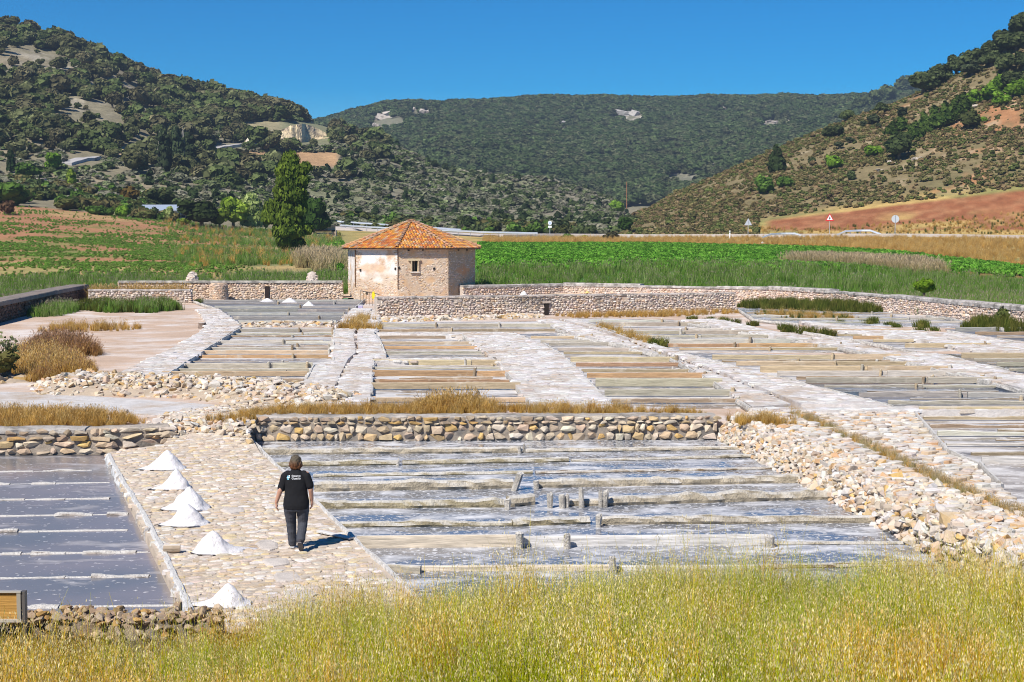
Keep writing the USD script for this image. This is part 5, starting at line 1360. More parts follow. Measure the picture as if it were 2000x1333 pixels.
crag('white roadside boulder at the edge of the green field', 1492, 478, 14, 7, (.62, .58, .54), 121, 'boulder')
for i, (u, v, w, h) in enumerate(((1860, 222, 34, 10), (1905, 210, 20, 8), (1745, 320, 18, 7), (1790, 312, 22, 6), (1720, 335, 20, 6))):
    crag(('pale rock on the dry hill, ' + ('below the dark junipers', 'right of the juniper clump', 'under the big round oak', 'right of the big round oak', 'lowest of the pale rocks')[i]), u, v, w, h, (.42, .36, .30), 130 + i)
# ------------------------------------------------------------------ the walking person
MM = manifold3d.Manifold
def ball(c, r_, n=14):
    s = MM.sphere(1.0, n).scale([r_] * 3 if np.ndim(r_) == 0 else list(r_))
    return s.translate([float(x) for x in c])
def chain(js, rs):
    b = [ball(j, q) for j, q in zip(js, rs)]
    return [MM.batch_hull([b[i], b[i + 1]]) for i in range(len(b) - 1)]
def rings(secs):
    """(z, half width, half depth, y shift) -> convex slabs between neighbouring rings"""
    th = np.arange(22) / 22 * 2 * np.pi
    R = [np.c_[np.sign(np.cos(th)) * abs(np.cos(th)) ** .85 * a_, s[0] + np.sign(np.sin(th)) * abs(np.sin(th)) ** .9 * b_, np.full(22, z)] for z, a_, b_, *s in [(q if len(q) > 3 else (*q, 0.0)) for q in secs]]
    return [MM.hull_points(np.vstack([R[i], R[i + 1]])) for i in range(len(R) - 1)]
def merged(parts, edge=0.022, it=8):
    m = MM.batch_boolean(parts, manifold3d.OpType.Add).refine_to_length(edge)
    q = m.to_mesh()
    t = trimesh.Trimesh(np.array(q.vert_properties[:, :3], float), np.array(q.tri_verts), process=True)
    trimesh.smoothing.filter_taubin(t, .5, .53, it)
    return t
def hand(w, d, side):
    """palm and five curled fingers below the wrist w"""
    w = np.asarray(w, float); d = np.asarray(d, float) / np.linalg.norm(d)
    ax = np.array([0.15 * side, 1.0, 0]); ax -= d * (ax @ d); ax /= np.linalg.norm(ax)
    inn = np.cross(d, ax); inn = inn if inn[0] * side < 0 else -inn
    P = [MM.batch_hull([ball(w, .024), ball(w + d * .085 + ax * .03, .016), ball(w + d * .085 - ax * .03, .016), ball(w + d * .03 + ax * .028, .018)])]
    for k, (o, L) in enumerate(((.032, .07), (.011, .08), (-.011, .075), (-.031, .06))):
        b = w + d * .082 + ax * o
        P += chain([b, b + d * L * .45 + inn * .008, b + d * L * .8 + inn * .024, b + d * L + inn * .036], [.0095, .009, .0085, .007])
    b = w + d * .03 + ax * .03
    P += chain([b, b + d * .035 + ax * .028 + inn * .012, b + d * .065 + ax * .03 + inn * .024], [.012, .011, .009])
    return P
pp = at(579, 1073, 0.205)
per = thing('person', 'person in black polo shirt and dark trousers walking away along the cobbled path', 'person', (pp[0], pp[1] + .02, 0.205))
LA = [(-.185, .0, 1.325), (-.272, -.05, 1.06), (-.352, .0, .84)]
RA = [(.19, .0, 1.345), (.265, -.02, 1.075), (.272, .06, .865)]
LLg = [(-.10, .0, .84), (-.108, .10, .47), (-.095, .17, .09)]
RLg = [(.10, .0, .84), (.105, .06, .465), (.098, -.20, .20)]
head = [ball((0, .02, 1.565), (.074, .092, .108), 20), ball((0, .05, 1.515), (.055, .065, .06), 16), MM.batch_hull([ball((0, .112, 1.56), .012), ball((0, .128, 1.535), .014)]),
        ball((-.075, .015, 1.55), (.012, .025, .032)), ball((.075, .015, 1.55), (.012, .025, .032))] + chain([(0, .01, 1.38), (0, .02, 1.50)], [.056, .05])
body = head + rings([(.80, .17, .115), (.95, .175, .115), (1.1, .175, .115), (1.25, .18, .11), (1.36, .15, .085), (1.42, .06, .055)])
body += chain(LA, [.055, .047, .032]) + chain(RA, [.055, .047, .032]) + hand(LA[2], (-.03, .12, -1), -1) + hand(RA[2], (.02, .15, -1), 1)
body += chain(LLg, [.09, .055, .042]) + chain(RLg, [.09, .055, .042]) + [MM.batch_hull([ball((-.095, .16, .06), .035), ball((-.097, .30, .04), .03)]), MM.batch_hull([ball((.098, -.225, .17), .033), ball((.103, -.10, .045), .03)])]
t = merged(body, .016, 5)
obj('body', (t.vertices, t.faces), 'skin', per, (.46, .25, .17), smooth=True)
SH = [(.735, .222, .15), (.80, .232, .158), (.88, .226, .152), (.98, .208, .138), (1.06, .203, .132), (1.16, .206, .13), (1.26, .205, .125), (1.33, .178, .112), (1.385, .13, .09), (1.425, .078, .07), (1.455, .066, .066)]
t = merged(rings(SH) + chain([(-.14, .0, 1.345), (-.19, -.005, 1.30), (-.252, -.022, 1.10)], [.072, .080, .072]) + chain([(.14, .0, 1.345), (.19, -.005, 1.305), (.252, -.018, 1.15)], [.072, .080, .072]), .018, 6)
tv = np.array(t.vertices)
nz = noise3(tv * [1, 1, .6], 9.0, 3, 3) - .5
t.vertices = tv + t.vertex_normals * nz[:, None] * .018
obj('polo_shirt', (t.vertices, t.faces), 'cloth', per, (.012, .012, .014), smooth=True)
TR = rings([(.70, .19, .135), (.80, .205, .14), (.93, .19, .13)])
t = merged(TR + chain([(-.108, .0, .80), (-.112, .055, .64), (-.109, .105, .46), (-.10, .15, .20), (-.097, .17, .075)], [.128, .108, .088, .08, .076]) + chain([(.108, .0, .80), (.112, .035, .64), (.107, .06, .46), (.101, -.08, .30), (.099, -.175, .20)], [.128, .108, .088, .08, .076]), .02, 6)
tv = np.array(t.vertices)
nz = noise3(tv * [1, 1, 1.6], 11.0, 5, 3) - .5
t.vertices = tv + t.vertex_normals * nz[:, None] * .022 * (tv[:, 2:3] < .75)
obj('trousers', (t.vertices, t.faces), 'cloth', per, (.055, .058, .07), smooth=True)
for nm, pts in (('left', [(-.097, .145, .05), (-.1, .21, .045), (-.103, .31, .035)]), ('right', [(.099, -.235, .185), (.101, -.175, .12), (.105, -.09, .04)])):
    up = MM.batch_hull([ball(pts[0], (.042, .045, .048)), ball(pts[1], (.045, .045, .045)), ball(pts[2], (.043, .04, .035))])
    t = merged([up], .02, 3)
    sh = obj('shoe', (t.vertices, t.faces), 'cloth', per, (.05, .045, .05), smooth=True)
    d = np.array(pts[2]) - np.array(pts[0]); d /= np.linalg.norm(d)
    n_ = np.cross([1, 0, 0], d); n_ = n_ if n_[2] < 0 else -n_
    q = []
    for f_, w_ in ((-.045, .03), (0, .042), (.12, .046), (.25, .04), (.285, .02)):
        c = np.array(pts[0]) + d * f_ * (.9 if nm == 'left' else .85)
        for s_ in (-1, 1):
            q += [c + n_ * .036 + np.array([s_ * w_, 0, 0]), c + n_ * .056 + np.array([s_ * w_, 0, 0])]
    obj('sole', hull(np.array(q)), 'cloth', sh, (.55, .55, .56) if nm == 'left' else (.13, .12, .12))
hp = [ball((0, .0, 1.585), (.094, .10, .096), 22), ball((0, -.02, 1.54), (.092, .08, .085), 18), ball((-.045, -.03, 1.49), (.05, .05, .05)), ball((.04, -.03, 1.49), (.052, .05, .052)), ball((0, -.035, 1.485), (.05, .045, .055)), ball((-.072, -.01, 1.515), (.04, .055, .06)), ball((.075, -.01, 1.52), (.04, .055, .06))]
hm = MM.batch_boolean(hp, manifold3d.OpType.Add) - MM.cube([.3, .3, .3], True).translate([0, .215, 1.50])
q = hm.refine_to_length(.014).to_mesh()
t = trimesh.Trimesh(np.array(q.vert_properties[:, :3], float), np.array(q.tri_verts), process=True)
trimesh.smoothing.filter_taubin(t, .5, .53, 4)
tv = np.array(t.vertices); nz = noise3(tv * [1, 1, .35], 55.0, 8, 2) - .5
t.vertices = tv + t.vertex_normals * nz[:, None] * .04 + t.vertex_normals * .006
hz = np.clip((np.array(t.vertices)[:, 2] - 1.50) / .12, 0, 1)
obj('hair', (t.vertices, t.faces), 'hair_look', per, lerp(np.broadcast_to(np.array([.12, .045, .016]), (len(t.vertices), 3)), (.085, .068, .046), hz), smooth=True)
for sx in (-1, 1):
    obj('eye', trimesh.creation.icosphere(1, .011).apply_translation([sx * .03, .108, 1.572]), 'paint', per, (.05, .04, .04))
obj('mouth', box(0, .112, 1.503, .045, .012, .008), 'paint', per, (.35, .12, .10))
def back_y(x, z):
    zs = [s[0] for s in SH]
    hw, hd = np.interp(z, zs, [s[1] for s in SH]), np.interp(z, zs, [s[2] for s in SH])
    return -hd * np.sqrt(np.clip(1 - (np.abs(x) / hw) ** 2.1, .05, 1))
def on_back(m, x0, z0, shift=.010):
    v = np.array(m.vertices)
    x, z = v[:, 0] + x0, v[:, 1] + z0
    return np.stack([x, back_y(x, z) - shift - v[:, 2], z], 1), np.array(m.faces)
for k, (tx, z0) in enumerate((('Cosmo', 1.318), ('Guada', 1.276))):
    m = meshkit.text_mesh(tx, .033, .002)
    m.apply_scale([.15 / np.ptp(m.vertices[:, 0]), 1.0, 1.0])
    obj('lettering', on_back(m, -.056, z0), 'paint', per, (.85, .85, .88))
for (x, z, rx, rz, c) in ((-.10, 1.335, .016, .014, (.8, .85, .9)), (-.125, 1.325, .02, .012, (.25, .6, .8)), (-.135, 1.30, .016, .02, (.3, .65, .85)), (-.112, 1.30, .02, .014, (.75, .85, .9)), (-.12, 1.275, .026, .01, (.2, .6, .7)), (-.092, 1.312, .01, .018, (.4, .7, .85))):
    th = np.arange(10) / 10 * 2 * np.pi
    rx, rz = rx * .72, rz * .72
    m = trimesh.Trimesh(*loft(np.array([np.c_[rx * np.cos(th), rz * np.sin(th), np.full(10, q_)] for q_ in (0, .003)])), process=False)
    obj('emblem', on_back(m, x, z), 'paint', per, c)
# person in a straw hat behind the free-standing wall
pq = at_d(1147, 585, 112); pq[2] = ZT - .55
wk = thing('person', 'distant person in white shirt and straw hat behind the free-standing wall', 'person', pq.tolist())
b2 = rings([(.8, .17, .12), (1.1, .17, .12), (1.35, .15, .1), (1.43, .06, .06)]) + chain([(0, 0, 1.4), (0, 0, 1.5)], [.06, .05]) + [ball((0, 0, 1.58), (.08, .09, .11), 16)] + chain([(-.19, 0, 1.33), (-.24, .05, 1.08), (-.2, .2, .95)], [.055, .045, .03]) + chain([(.19, 0, 1.33), (.25, .05, 1.08), (.2, .2, .95)], [.055, .045, .03]) + chain([(-.09, 0, .85), (-.09, 0, .45), (-.09, 0, .08)], [.09, .06, .045]) + chain([(.09, 0, .85), (.09, 0, .45), (.09, 0, .08)], [.09, .06, .045])
t = merged(b2, .04, 4); obj('body', (t.vertices, t.faces), 'skin', wk, (.4, .22, .15), smooth=True)
t = merged(rings([(.8, .2, .15), (1.1, .2, .14), (1.36, .18, .12), (1.44, .07, .07)]) + chain([(-.18, 0, 1.34), (-.25, .03, 1.08)], [.08, .07]) + chain([(.18, 0, 1.34), (.26, .03, 1.08)], [.08, .07]), .04, 4)
obj('shirt', (t.vertices, t.faces), 'cloth', wk, (.75, .74, .74), smooth=True)
t = merged(rings([(.7, .18, .13), (.9, .18, .13)]) + chain([(-.1, 0, .8), (-.1, 0, .1)], [.11, .08]) + chain([(.1, 0, .8), (.1, 0, .1)], [.11, .08]), .05, 3)
obj('trousers', (t.vertices, t.faces), 'cloth', wk, (.1, .1, .12), smooth=True)
obj('straw_hat', lathe((0, 0), [(.24, 1.61), (.25, 1.625), (.13, 1.65), (.115, 1.72), (.08, 1.76), (.01, 1.765)], 3, .05, 18), 'cloth', wk, (.62, .47, .18))
# ------------------------------------------------------------------ foliage
def cards(P, N, s, r, col_a, col_b, aspect=1.0, curve=0.0):
    """leaf-sized faces at P, facing roughly along N"""
    n = len(P)
    N = N + r.normal(size=(n, 3)) * 0.42
    N /= np.linalg.norm(N, axis=1, keepdims=True) + 1e-9
    a = np.cross(N, r.normal(size=(n, 3))); a /= np.linalg.norm(a, axis=1, keepdims=True) + 1e-9
    b = np.cross(N, a)
    ss = s * r.uniform(.6, 1.35, (n, 1))
    a, b = a * ss * aspect, b * ss
    jit = lambda: r.uniform(.7, 1.2, (n, 1))
    v = np.stack([P - a * jit() - b * .6 * jit(), P + a * jit() - b * .5 * jit(), P + a * .7 * jit() + b * jit(), P - a * .6 * jit() + b * jit()], 1).reshape(-1, 3)
    i = np.arange(n)[:, None] * 4
    f = np.vstack([i + [0, 1, 2], i + [0, 2, 3]])
    c = lerp(np.broadcast_to(np.array(col_a), (n, 3)), col_b, r.uniform(0, 1, n) ** 1.3) * r.uniform(.8, 1.2, (n, 1))
    return v, f, np.repeat(c, 4, 0)
def shell(r, n, c, rad, inner=.55, up=True):
    d = r.normal(size=(n, 3)); d /= np.linalg.norm(d, axis=1, keepdims=True)
    if up:
        d[:, 2] = np.where(d[:, 2] < -.35, -d[:, 2] * .6, d[:, 2])
    q = r.uniform(inner, 1.0, (n, 1)) ** .6
    return np.asarray(c) + d * q * np.asarray(rad), d
def crown(kind, r, n, ca, cb, leaf_s=.10):
    """unit crown: height 1 (z 0..1), width about 1"""
    mb = MB()
    if kind == 'round':
        lobes = [((0, 0, .52), (.36, .36, .40))] + [((r.uniform(-.26, .26), r.uniform(-.26, .26), r.uniform(.34, .76)), np.array([.24, .24, .22]) * r.uniform(.8, 1.15)) for _ in range(7)]
        z0 = .2
    elif kind == 'cone':
        lobes = [((r.normal() * .03, r.normal() * .03, z), (w, w, .17)) for z, w in ((.16, .40), (.3, .40), (.45, .34), (.6, .26), (.74, .18), (.87, .10))]
    elif kind == 'poplar':
        lobes = [((r.normal() * .05, r.normal() * .05, z), (w, w, .13)) for z, w in ((.12, .26), (.24, .36), (.36, .38), (.48, .39), (.60, .36), (.72, .32), (.84, .29), (.93, .22))]
        lobes += [((r.uniform(-.3, .3), r.uniform(-.3, .3), r.uniform(.08, .9)), np.array([.16, .16, .085]) * r.uniform(.6, 1.2)) for _ in range(24)]
    elif kind == 'column':
        lobes = [((r.normal() * .04, r.normal() * .04, z), (.34, .34, .14)) for z in (.18, .32, .46, .6, .74)] + [((0, 0, .88), (.22, .22, .12))]
    else:                                        # bush, wide and low
        lobes = [((r.uniform(-.28, .28), r.uniform(-.28, .28), r.uniform(.25, .6)), np.array([.26, .26, .32]) * r.uniform(.75, 1.2)) for _ in range(8)]
    wts = np.array([np.prod(l[1]) ** .67 for l in lobes]); wts /= wts.sum()
    for (c, rad), w in zip(lobes, wts):
        m = max(6, int(n * w))
        P, d = shell(r, m, c, rad)
        P[:, 2] = np.clip(P[:, 2], .03, 1.2)
        v, f, cc = cards(P, d, leaf_s, r, ca, cb)
        mb.add(v, f, cc)
        iv = trimesh.creation.icosphere(1, 1.0)          # the solid core of the lobe, in its leaf colour
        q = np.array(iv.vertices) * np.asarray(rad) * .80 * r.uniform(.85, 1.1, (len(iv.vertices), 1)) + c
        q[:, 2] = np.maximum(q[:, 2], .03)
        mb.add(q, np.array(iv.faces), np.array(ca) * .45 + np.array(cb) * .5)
    return mb.done()
def stem(h, rad, r, lean=.05, limbs=3, top=.6):
    mb = MB()
    L = r.normal(size=2) * lean
    mb.add(*tube([(0, 0, -.15 * h), (L[0] * .3, L[1] * .3, h * .3), (L[0], L[1], h * top)], [rad * 1.2, rad, rad * .45], 7))
    for k in range(limbs):
        a = r.uniform(0, 6.3); z = h * r.uniform(.25, top * .9)
        mb.add(*tube([(L[0] * z / h, L[1] * z / h, z), (math.cos(a) * h * .12, math.sin(a) * h * .12, z + h * .14), (math.cos(a) * h * .22, math.sin(a) * h * .22, z + h * .3)], [rad * .5, rad * .35, rad * .15], 5))
    return mb.done()

OAK_A, OAK_B = (.068, .078, .030), (.178, .188, .085)
def tree(name, label, cat, P, w, h, kind, ca, cb, r, n=900, leaf_s=.07, group=None, trunk=True, tc=(.16, .12, .08)):
    t = thing(name, label, cat, P, r.uniform(0, 360), group)
    v, f, c = crown(kind, r, n, ca, cb, leaf_s)
    obj('crown', (v * [w, w, h], f), 'leaf', t, c)
    if trunk:
        v, f, _ = stem(h, max(.05, w * .045), r)
        obj('trunk', (v, f), 'bark', t, tc)
    return t
def tree_px(name, label, cat, u, vb, wp, hp, kind, ca, cb, seed, n=700, leaf_s=.075, group=None, D=None, **kw):
    P = gpt(u, vb) if D is None else at_d(u, vb, D)
    sc = FOC / P[1]
    P = P.copy(); P[2] -= .15
    return tree(name, label, cat, P.tolist(), wp / sc * 1.08, hp / sc, kind, ca, cb, np.random.default_rng(seed), n, leaf_s, group, **kw)
YG = ((.13, .20, .02), (.29, .38, .05)); GR = ((.05, .10, .018), (.13, .22, .04)); DK = ((.040, .056, .022), (.11, .14, .052)); BR = ((.10, .065, .018), (.20, .13, .035)); PALE = ((.19, .25, .06), (.44, .50, .20)); OL = ((.06, .07, .022), (.15, .16, .05)); BG = ((.08, .16, .014), (.19, .31, .035))
tp_ = tree_px('poplar_tree', 'tall dark green poplar left of the octagonal house', 'tree', 563, 497, 90, 192, 'poplar', (.036, .062, .011), (.145, .195, .026), 200, 12000, .021, trunk=False)
rr = np.random.default_rng(201); P = gpt(563, 497); sc = FOC / P[1]
mb = MB()
for k in range(9):
    x, y = rr.uniform(-1.3, 1.3), rr.uniform(-.8, .8)
    mb.add(*tube([(x * .4, y * .4, -.2), (x * .8, y, 4), (x * 1.3, y * 1.3, 10)], [.2, .13, .04], 6))
v, f, _ = mb.done(); obj('trunk', (v, f), 'bark', tp_, (.22, .18, .13))
NEARTREES = [
 ('leafy_tree', 'dense dark green tree tucked behind the tall poplar on its right', 614, 462, 56, 76, 'round', GR[0], (.065, .12, .025), 900),
 ('round_tree', 'dark round tree at the far edge of the left field, right of the shed', 394, 446, 78, 60, 'round', DK[0], (.06, .09, .025), 1000),
 ('leafy_tree', 'bright yellow green tree between the dark round tree and the pale one', 456, 448, 60, 66, 'round', *YG, 900),
 ('pale_tree', 'pale silver leaved tree left of the tall poplar', 490, 449, 60, 70, 'column', *PALE, 1100),
 ('young_tree', 'thin low green tree in the gap between pale tree and tall poplar', 519, 450, 22, 32, 'round', *YG, 300),
 ('leafy_tree', 'yellowish bush-like tree touching the dark round tree', 429, 448, 44, 46, 'round', *YG, 500),
 ('brown_tree', 'reddish brown leaved tree above the shed', 255, 404, 42, 44, 'round', *BR, 500),
 ('dark_tree', 'dark olive trees behind the shed roof', 312, 412, 62, 44, 'round', DK[0], (.075, .085, .03), 800),
 ('shrub', 'vivid green shrub at the left end of the shed', 241, 424, 32, 28, 'bush', *BG, 350),
 ('shrub', 'rusty olive shrub in front of the shed', 281, 428, 34, 20, 'bush', *OL, 350),
 ('young_tree', 'small pale green tree in front of the grey shed', 330, 434, 22, 32, 'round', *PALE, 350),
 ('shrub', 'yellow green shrub right of the grey shed', 357, 440, 28, 18, 'bush', *YG, 250),
 ('leafy_tree', 'lime green tree on the slope above the left field', 139, 374, 26, 44, 'column', *YG, 500),
 ('leafy_tree', 'bright green tree below the hill road on the left', 106, 338, 38, 42, 'round', *BG, 500),
 ('dark_tree', 'dark narrow tree near the left edge of the slope', 22, 338, 24, 44, 'column', DK[0], (.05, .1, .03), 350),
 ('leafy_tree', 'mid green bushy tree left of the bright green one', 52, 346, 46, 32, 'bush', *GR, 450),
 ('shrub', 'large green thicket at the left edge above the red field', 14, 402, 76, 56, 'bush', *GR, 700),
 ('shrub', 'reddish brown shrub at the upper left corner of the field', 12, 420, 38, 34, 'bush', (.09, .05, .03), (.18, .11, .06), 350),
 ('shrub', 'rounded green shrub on the upper edge of the left field', 128, 411, 52, 28, 'bush', *OL, 450),
 ('shrub', 'green shrub on the field edge left of the vivid one', 196, 420, 44, 26, 'bush', *GR, 350),
 ('round_tree', 'small dark tree standing before the terrace on the wooded hill', 512, 333, 36, 32, 'round', DK[0], (.06, .085, .03), 450),
 ('round_tree', 'dark green bush beside the road at the foot of the utility pole', 1222, 457, 32, 36, 'round', GR[0], (.06, .11, .025), 500),
 ('shrub', 'grey olive shrub below the road near the utility pole', 1197, 469, 38, 20, 'bush', (.055, .055, .03), (.12, .11, .05), 350),
 ('shrub', 'small green shrub on the roadside grass, left of the grey one', 1110, 467, 24, 14, 'bush', *GR, 200),
 ('shrub', 'low yellow green shrub between two darker roadside shrubs', 1139, 466, 18, 9, 'bush', *YG, 160),
 ('willow_tree', 'hazy bright green tree beyond the road beside the utility pole', 1204, 420, 34, 34, 'round', *BG, 400),
 ('shrub', 'green shrub growing against the guard rail right of the roof', 807, 464, 20, 18, 'bush', *GR, 200),
 ('shrub', 'olive shrub beside the grey triangle sign', 1475, 459, 20, 20, 'bush', *OL, 200),
 ('conical_tree', 'lone dark conical tree on the dry hill', 1517, 337, 43, 53, 'cone', DK[0], (.055, .085, .028), 900),
 ('holm_oak', 'big round oak standing alone in the middle of the dry hill', 1756, 311, 64, 54, 'round', DK[0], (.085, .11, .035), 1300),
 ('round_tree', 'olive bush-like tree at the upper right below the ridge', 1891, 255, 42, 42, 'round', OL[0], (.085, .10, .035), 700),
 ('shrub', 'bright lime shrub right of the lone conical tree', 1630, 332, 30, 34, 'bush', *BG, 350),
 ('shrub', 'olive green shrub pair below the lone conical tree', 1491, 378, 40, 40, 'bush', *GR, 450),
 ('shrub', 'round green shrub low on the dry hill', 1532, 366, 30, 26, 'bush', *GR, 300),
 ('shrub', 'small dark shrub between the conical tree and the big oak', 1586, 322, 18, 22, 'bush', *DK, 250),
 ('shrub', 'dark upright shrub below the big round oak', 1661, 352, 20, 24, 'bush', *DK, 250),
 ('shrub', 'yellow green low shrub left of the big round oak', 1706, 305, 34, 26, 'bush', *BG, 300)]
for i, q in enumerate(NEARTREES):
    nm, lb, u, vb, w, h, kd, ca, cb, n = q
    tree_px(nm, lb, 'shrub' if nm == 'shrub' else 'tree', u, vb, w, h, kd, ca, cb, 210 + i, n, .085 if n < 400 else .07)
# bare-topped poplars on the slope
for i, (u, w, h, lb) in enumerate(((322, 38, 78, 'left one of the hillside poplars with bare grey tops'), (346, 36, 86, 'middle hillside poplar with pale twin trunks'), (368, 40, 74, 'right one of the hillside poplars with bare grey tops'))):
    t = tree_px('hillside_poplar', lb, 'tree', u, 336, w, h, 'poplar', (.03, .048, .022), (.075, .095, .045), 300 + i, 600, .06, trunk=False)
    P = gpt(u, 336); sc = FOC / P[1]; rr = np.random.default_rng(310 + i); mb = MB()
    for k in range(7):
        x = rr.uniform(-.3, .3) * w / sc
        mb.add(*tube([(x * .4, -.28 * w / sc, -.3), (x, -.34 * w / sc, h / sc * .5), (x * 1.3, -.2 * w / sc, h / sc * rr.uniform(.9, 1.08))], [.26, .18, .07], 5))
    v, f, _ = mb.done(); obj('trunk', (v, f), 'bark', t, (.30, .27, .23))
# oaks and junipers of the dry hill: prototypes, then copies
PROTO = {}
def stand(kind, items, name, label, group, ca, cb, seeds, n=650, leaf_s=.075):
    for i, (u, vb, w, h) in enumerate(items):
        P = gpt(u, vb); sc = FOC / P[1]
        k = (name, i % len(seeds))
        r = np.random.default_rng(1000 + i)
        if k not in PROTO:
            rr = np.random.default_rng(seeds[i % len(seeds)])
            t = thing(name, label, 'tree', P.tolist(), r.uniform(0, 360), group, (w / sc * 1.05, w / sc * 1.05, h / sc))
            v, f, c = crown(kind, rr, n, ca, cb, leaf_s)
            obj('crown', (v, f), 'leaf', t, c)
            v, f, _ = stem(1, .05, rr); obj('trunk', (v, f), 'bark', t, (.14, .11, .08))
            PROTO[k] = t
        else:
            copy_thing(PROTO[k], name, P.tolist(), r.uniform(0, 360), (w / sc * 1.05, w / sc * 1.05, h / sc), label, 'tree', group)
RIDGE = [(1680, 216, 44, 38), (1712, 206, 44, 42), (1730, 200, 52, 48), (1722, 214, 32, 24), (1765, 180, 52, 44), (1802, 176, 60, 50), (1832, 160, 56, 46), (1826, 128, 52, 42), (1838, 118, 44, 40), (1868, 112, 48, 46), (1890, 108, 52, 44), (1908, 92, 40, 40), (1932, 84, 44, 40), (1955, 76, 44, 42), (1962, 100, 62, 48), (1990, 64, 54, 50), (1985, 92, 48, 42), (2012, 60, 50, 56), (1936, 122, 44, 34), (1962, 136, 48, 44), (1655, 229, 30, 26), (1640, 233, 44, 28), (1618, 262, 34, 26), (1636, 262, 32, 30), (1562, 258, 30, 16), (1583, 255, 32, 18), (1550, 264, 24, 12), (2000, 130, 50, 40), (1975, 170, 54, 42)]
stand('round', [(a_, b_ + 9, c_ * .92, d_ * .95) for a_, b_, c_, d_ in RIDGE], 'ridge_oak', 'dark green oak in the row along the ridge of the dry hill', 'oaks along the ridge of the dry hill', DK[0], (.12, .145, .055), (400, 401, 402), 800)
JUN = [(1742, 268, 36, 30), (1788, 274, 46, 36), (1806, 262, 44, 40), (1826, 254, 48, 46), (1846, 246, 46, 46), (1866, 234, 46, 44), (1882, 218, 40, 36), (1758, 258, 40, 30)]
stand('cone', JUN, 'juniper', 'dark green juniper in the clump running up the dry hill', 'junipers in a clump on the dry hill', (.03, .058, .013), (.095, .14, .028), (410, 411, 412), 600)
BRI = [(1904, 205, 44, 32), (1934, 200, 46, 36), (1960, 205, 40, 30), (1986, 190, 50, 36), (1918, 240, 20, 14), (1955, 176, 44, 30)]
stand('bush', BRI, 'bright_shrub', 'bright green tall shrub under the ridge oaks at the right edge', 'bright shrubs under the ridge oaks', *BG, (420, 421), 500)
SMALL = [(1762, 230, 22, 20), (1704, 246, 24, 24), (1688, 250, 16, 14), (1898, 150, 40, 26), (1885, 140, 30, 20), (1910, 132, 26, 16), (1660, 280, 18, 12), (1640, 292, 20, 16), (1716, 252, 12, 12), (1765, 226, 14, 10)]
stand('round', SMALL, 'small_oak', 'small grey green oak scattered below the ridge of the dry hill', 'small oaks scattered below the ridge', (.03, .042, .02), (.085, .10, .05), (430, 431), 350, .1)

# the wooded hill: the three hundred oaks that show largest one by one, the rest as one
r = np.random.default_rng(500)
def sow(n, a0, a1, d0, d1, dens, rr):
    """random points between two azimuths and distances, even on the ground, kept by dens(u, v, x, y)"""
    d = np.sqrt(rr.uniform(d0 ** 2, d1 ** 2, n)); a = rr.uniform(a0, a1, n)
    x, y = a * d, d
    z = T(x, y)
    k = seen(x, y, 2.5)
    x, y, z = x[k], y[k], z[k]
    u, v = project(np.stack([x, y, z], 1))
    k = rr.uniform(size=len(x)) < dens(u, v, x, y)
    return np.stack([x, y, z], 1)[k], u[k], v[k]
def nz_(x, y, s, seed):
    return noise3(np.stack([x, y, 0 * x], 1), s, seed, 3)
bare = [(230, 288, 284, 306), (455, 665, 299, 332), (478, 650, 238, 281), (125, 196, 300, 326), (415, 475, 280, 300), (1700, 1730, 0, 0)]
def clear(u, v):
    k = np.ones(len(u), bool)
    for u0, u1, v0, v1 in bare:
        k &= ~((u > u0) & (u < u1) & (v > v0) & (v < v1 + 6))
    return k
def d_left(u, v, x, y):
    t = np.clip((y - 415) / 80, 0, 1) * np.clip((1.15 - np.clip((u - 380) / 230, 0, 1) * np.clip((y - 500) / -120 + 1, 0, 1)), 0, 1)
    g = np.clip((nz_(x, y, 1 / 30., 8) - .40) * 6, .10, 1) * np.clip(1.1 - band(u, -50, 330, 60) * band(v, 60, 250, 60) * np.clip((nz_(x, y, 1 / 22., 7) - .42) * 8, 0, .85), 0, 1)
    return t * g * clear(u, v) * (u < 760) * (1 - np.clip((u - 470) / 130, 0, 1) * (y < 612) * .9)
P, u, v = sow(12500, -.44, -.075, 385, 720, d_left, r)
size = r.choice([2.2, 3.0, 3.8, 4.6, 5.6, 7.0], len(P), p=[.16, .2, .24, .2, .14, .06]) * r.uniform(.85, 1.15, len(P)) * np.clip(1.15 - (u > 560) * .1, 0, 2)
protos = [crown('round', np.random.default_rng(510 + i), 230, *c, .115) for i, c in enumerate(((OAK_A, OAK_B), ((.074, .080, .034), (.195, .192, .09)), ((.062, .086, .028), (.165, .20, .075)), ((.085, .078, .042), (.21, .19, .10))))]
inview = (u > -20) & (u < 800)
order = np.argsort(-(size / P[:, 1]) * inview)
chosen = order[:300]
pt = []
for i, (cv, cf, cc) in enumerate(protos):
    j = chosen[i]
    t = thing('hill_oak', 'dark grey green holm oak among the oaks on the wooded hill', 'tree', (P[j] - [0, 0, .3]).tolist(), 0, 'oaks on the wooded hill', (size[j] * 1.15, size[j] * 1.15, size[j]))
    obj('crown', (cv, cf), 'leaf', t, cc)
    sv, sf, _ = stem(1, .045, np.random.default_rng(i)); obj('trunk', (sv, sf), 'bark', t, (.12, .10, .07))
    pt.append(t)
for n_, j in enumerate(chosen[4:]):
    copy_thing(pt[n_ % 4], 'hill_oak', (P[j] - [0, 0, .3]).tolist(), r.uniform(0, 360), (size[j] * 1.15, size[j] * 1.15, size[j]), 'dark grey green holm oak among the oaks on the wooded hill', 'tree', 'oaks on the wooded hill')
rest = np.setdiff1d(np.arange(len(P)), chosen)
PR = [(v_, f_, c_, 'leaf') for v_, f_, c_ in protos]
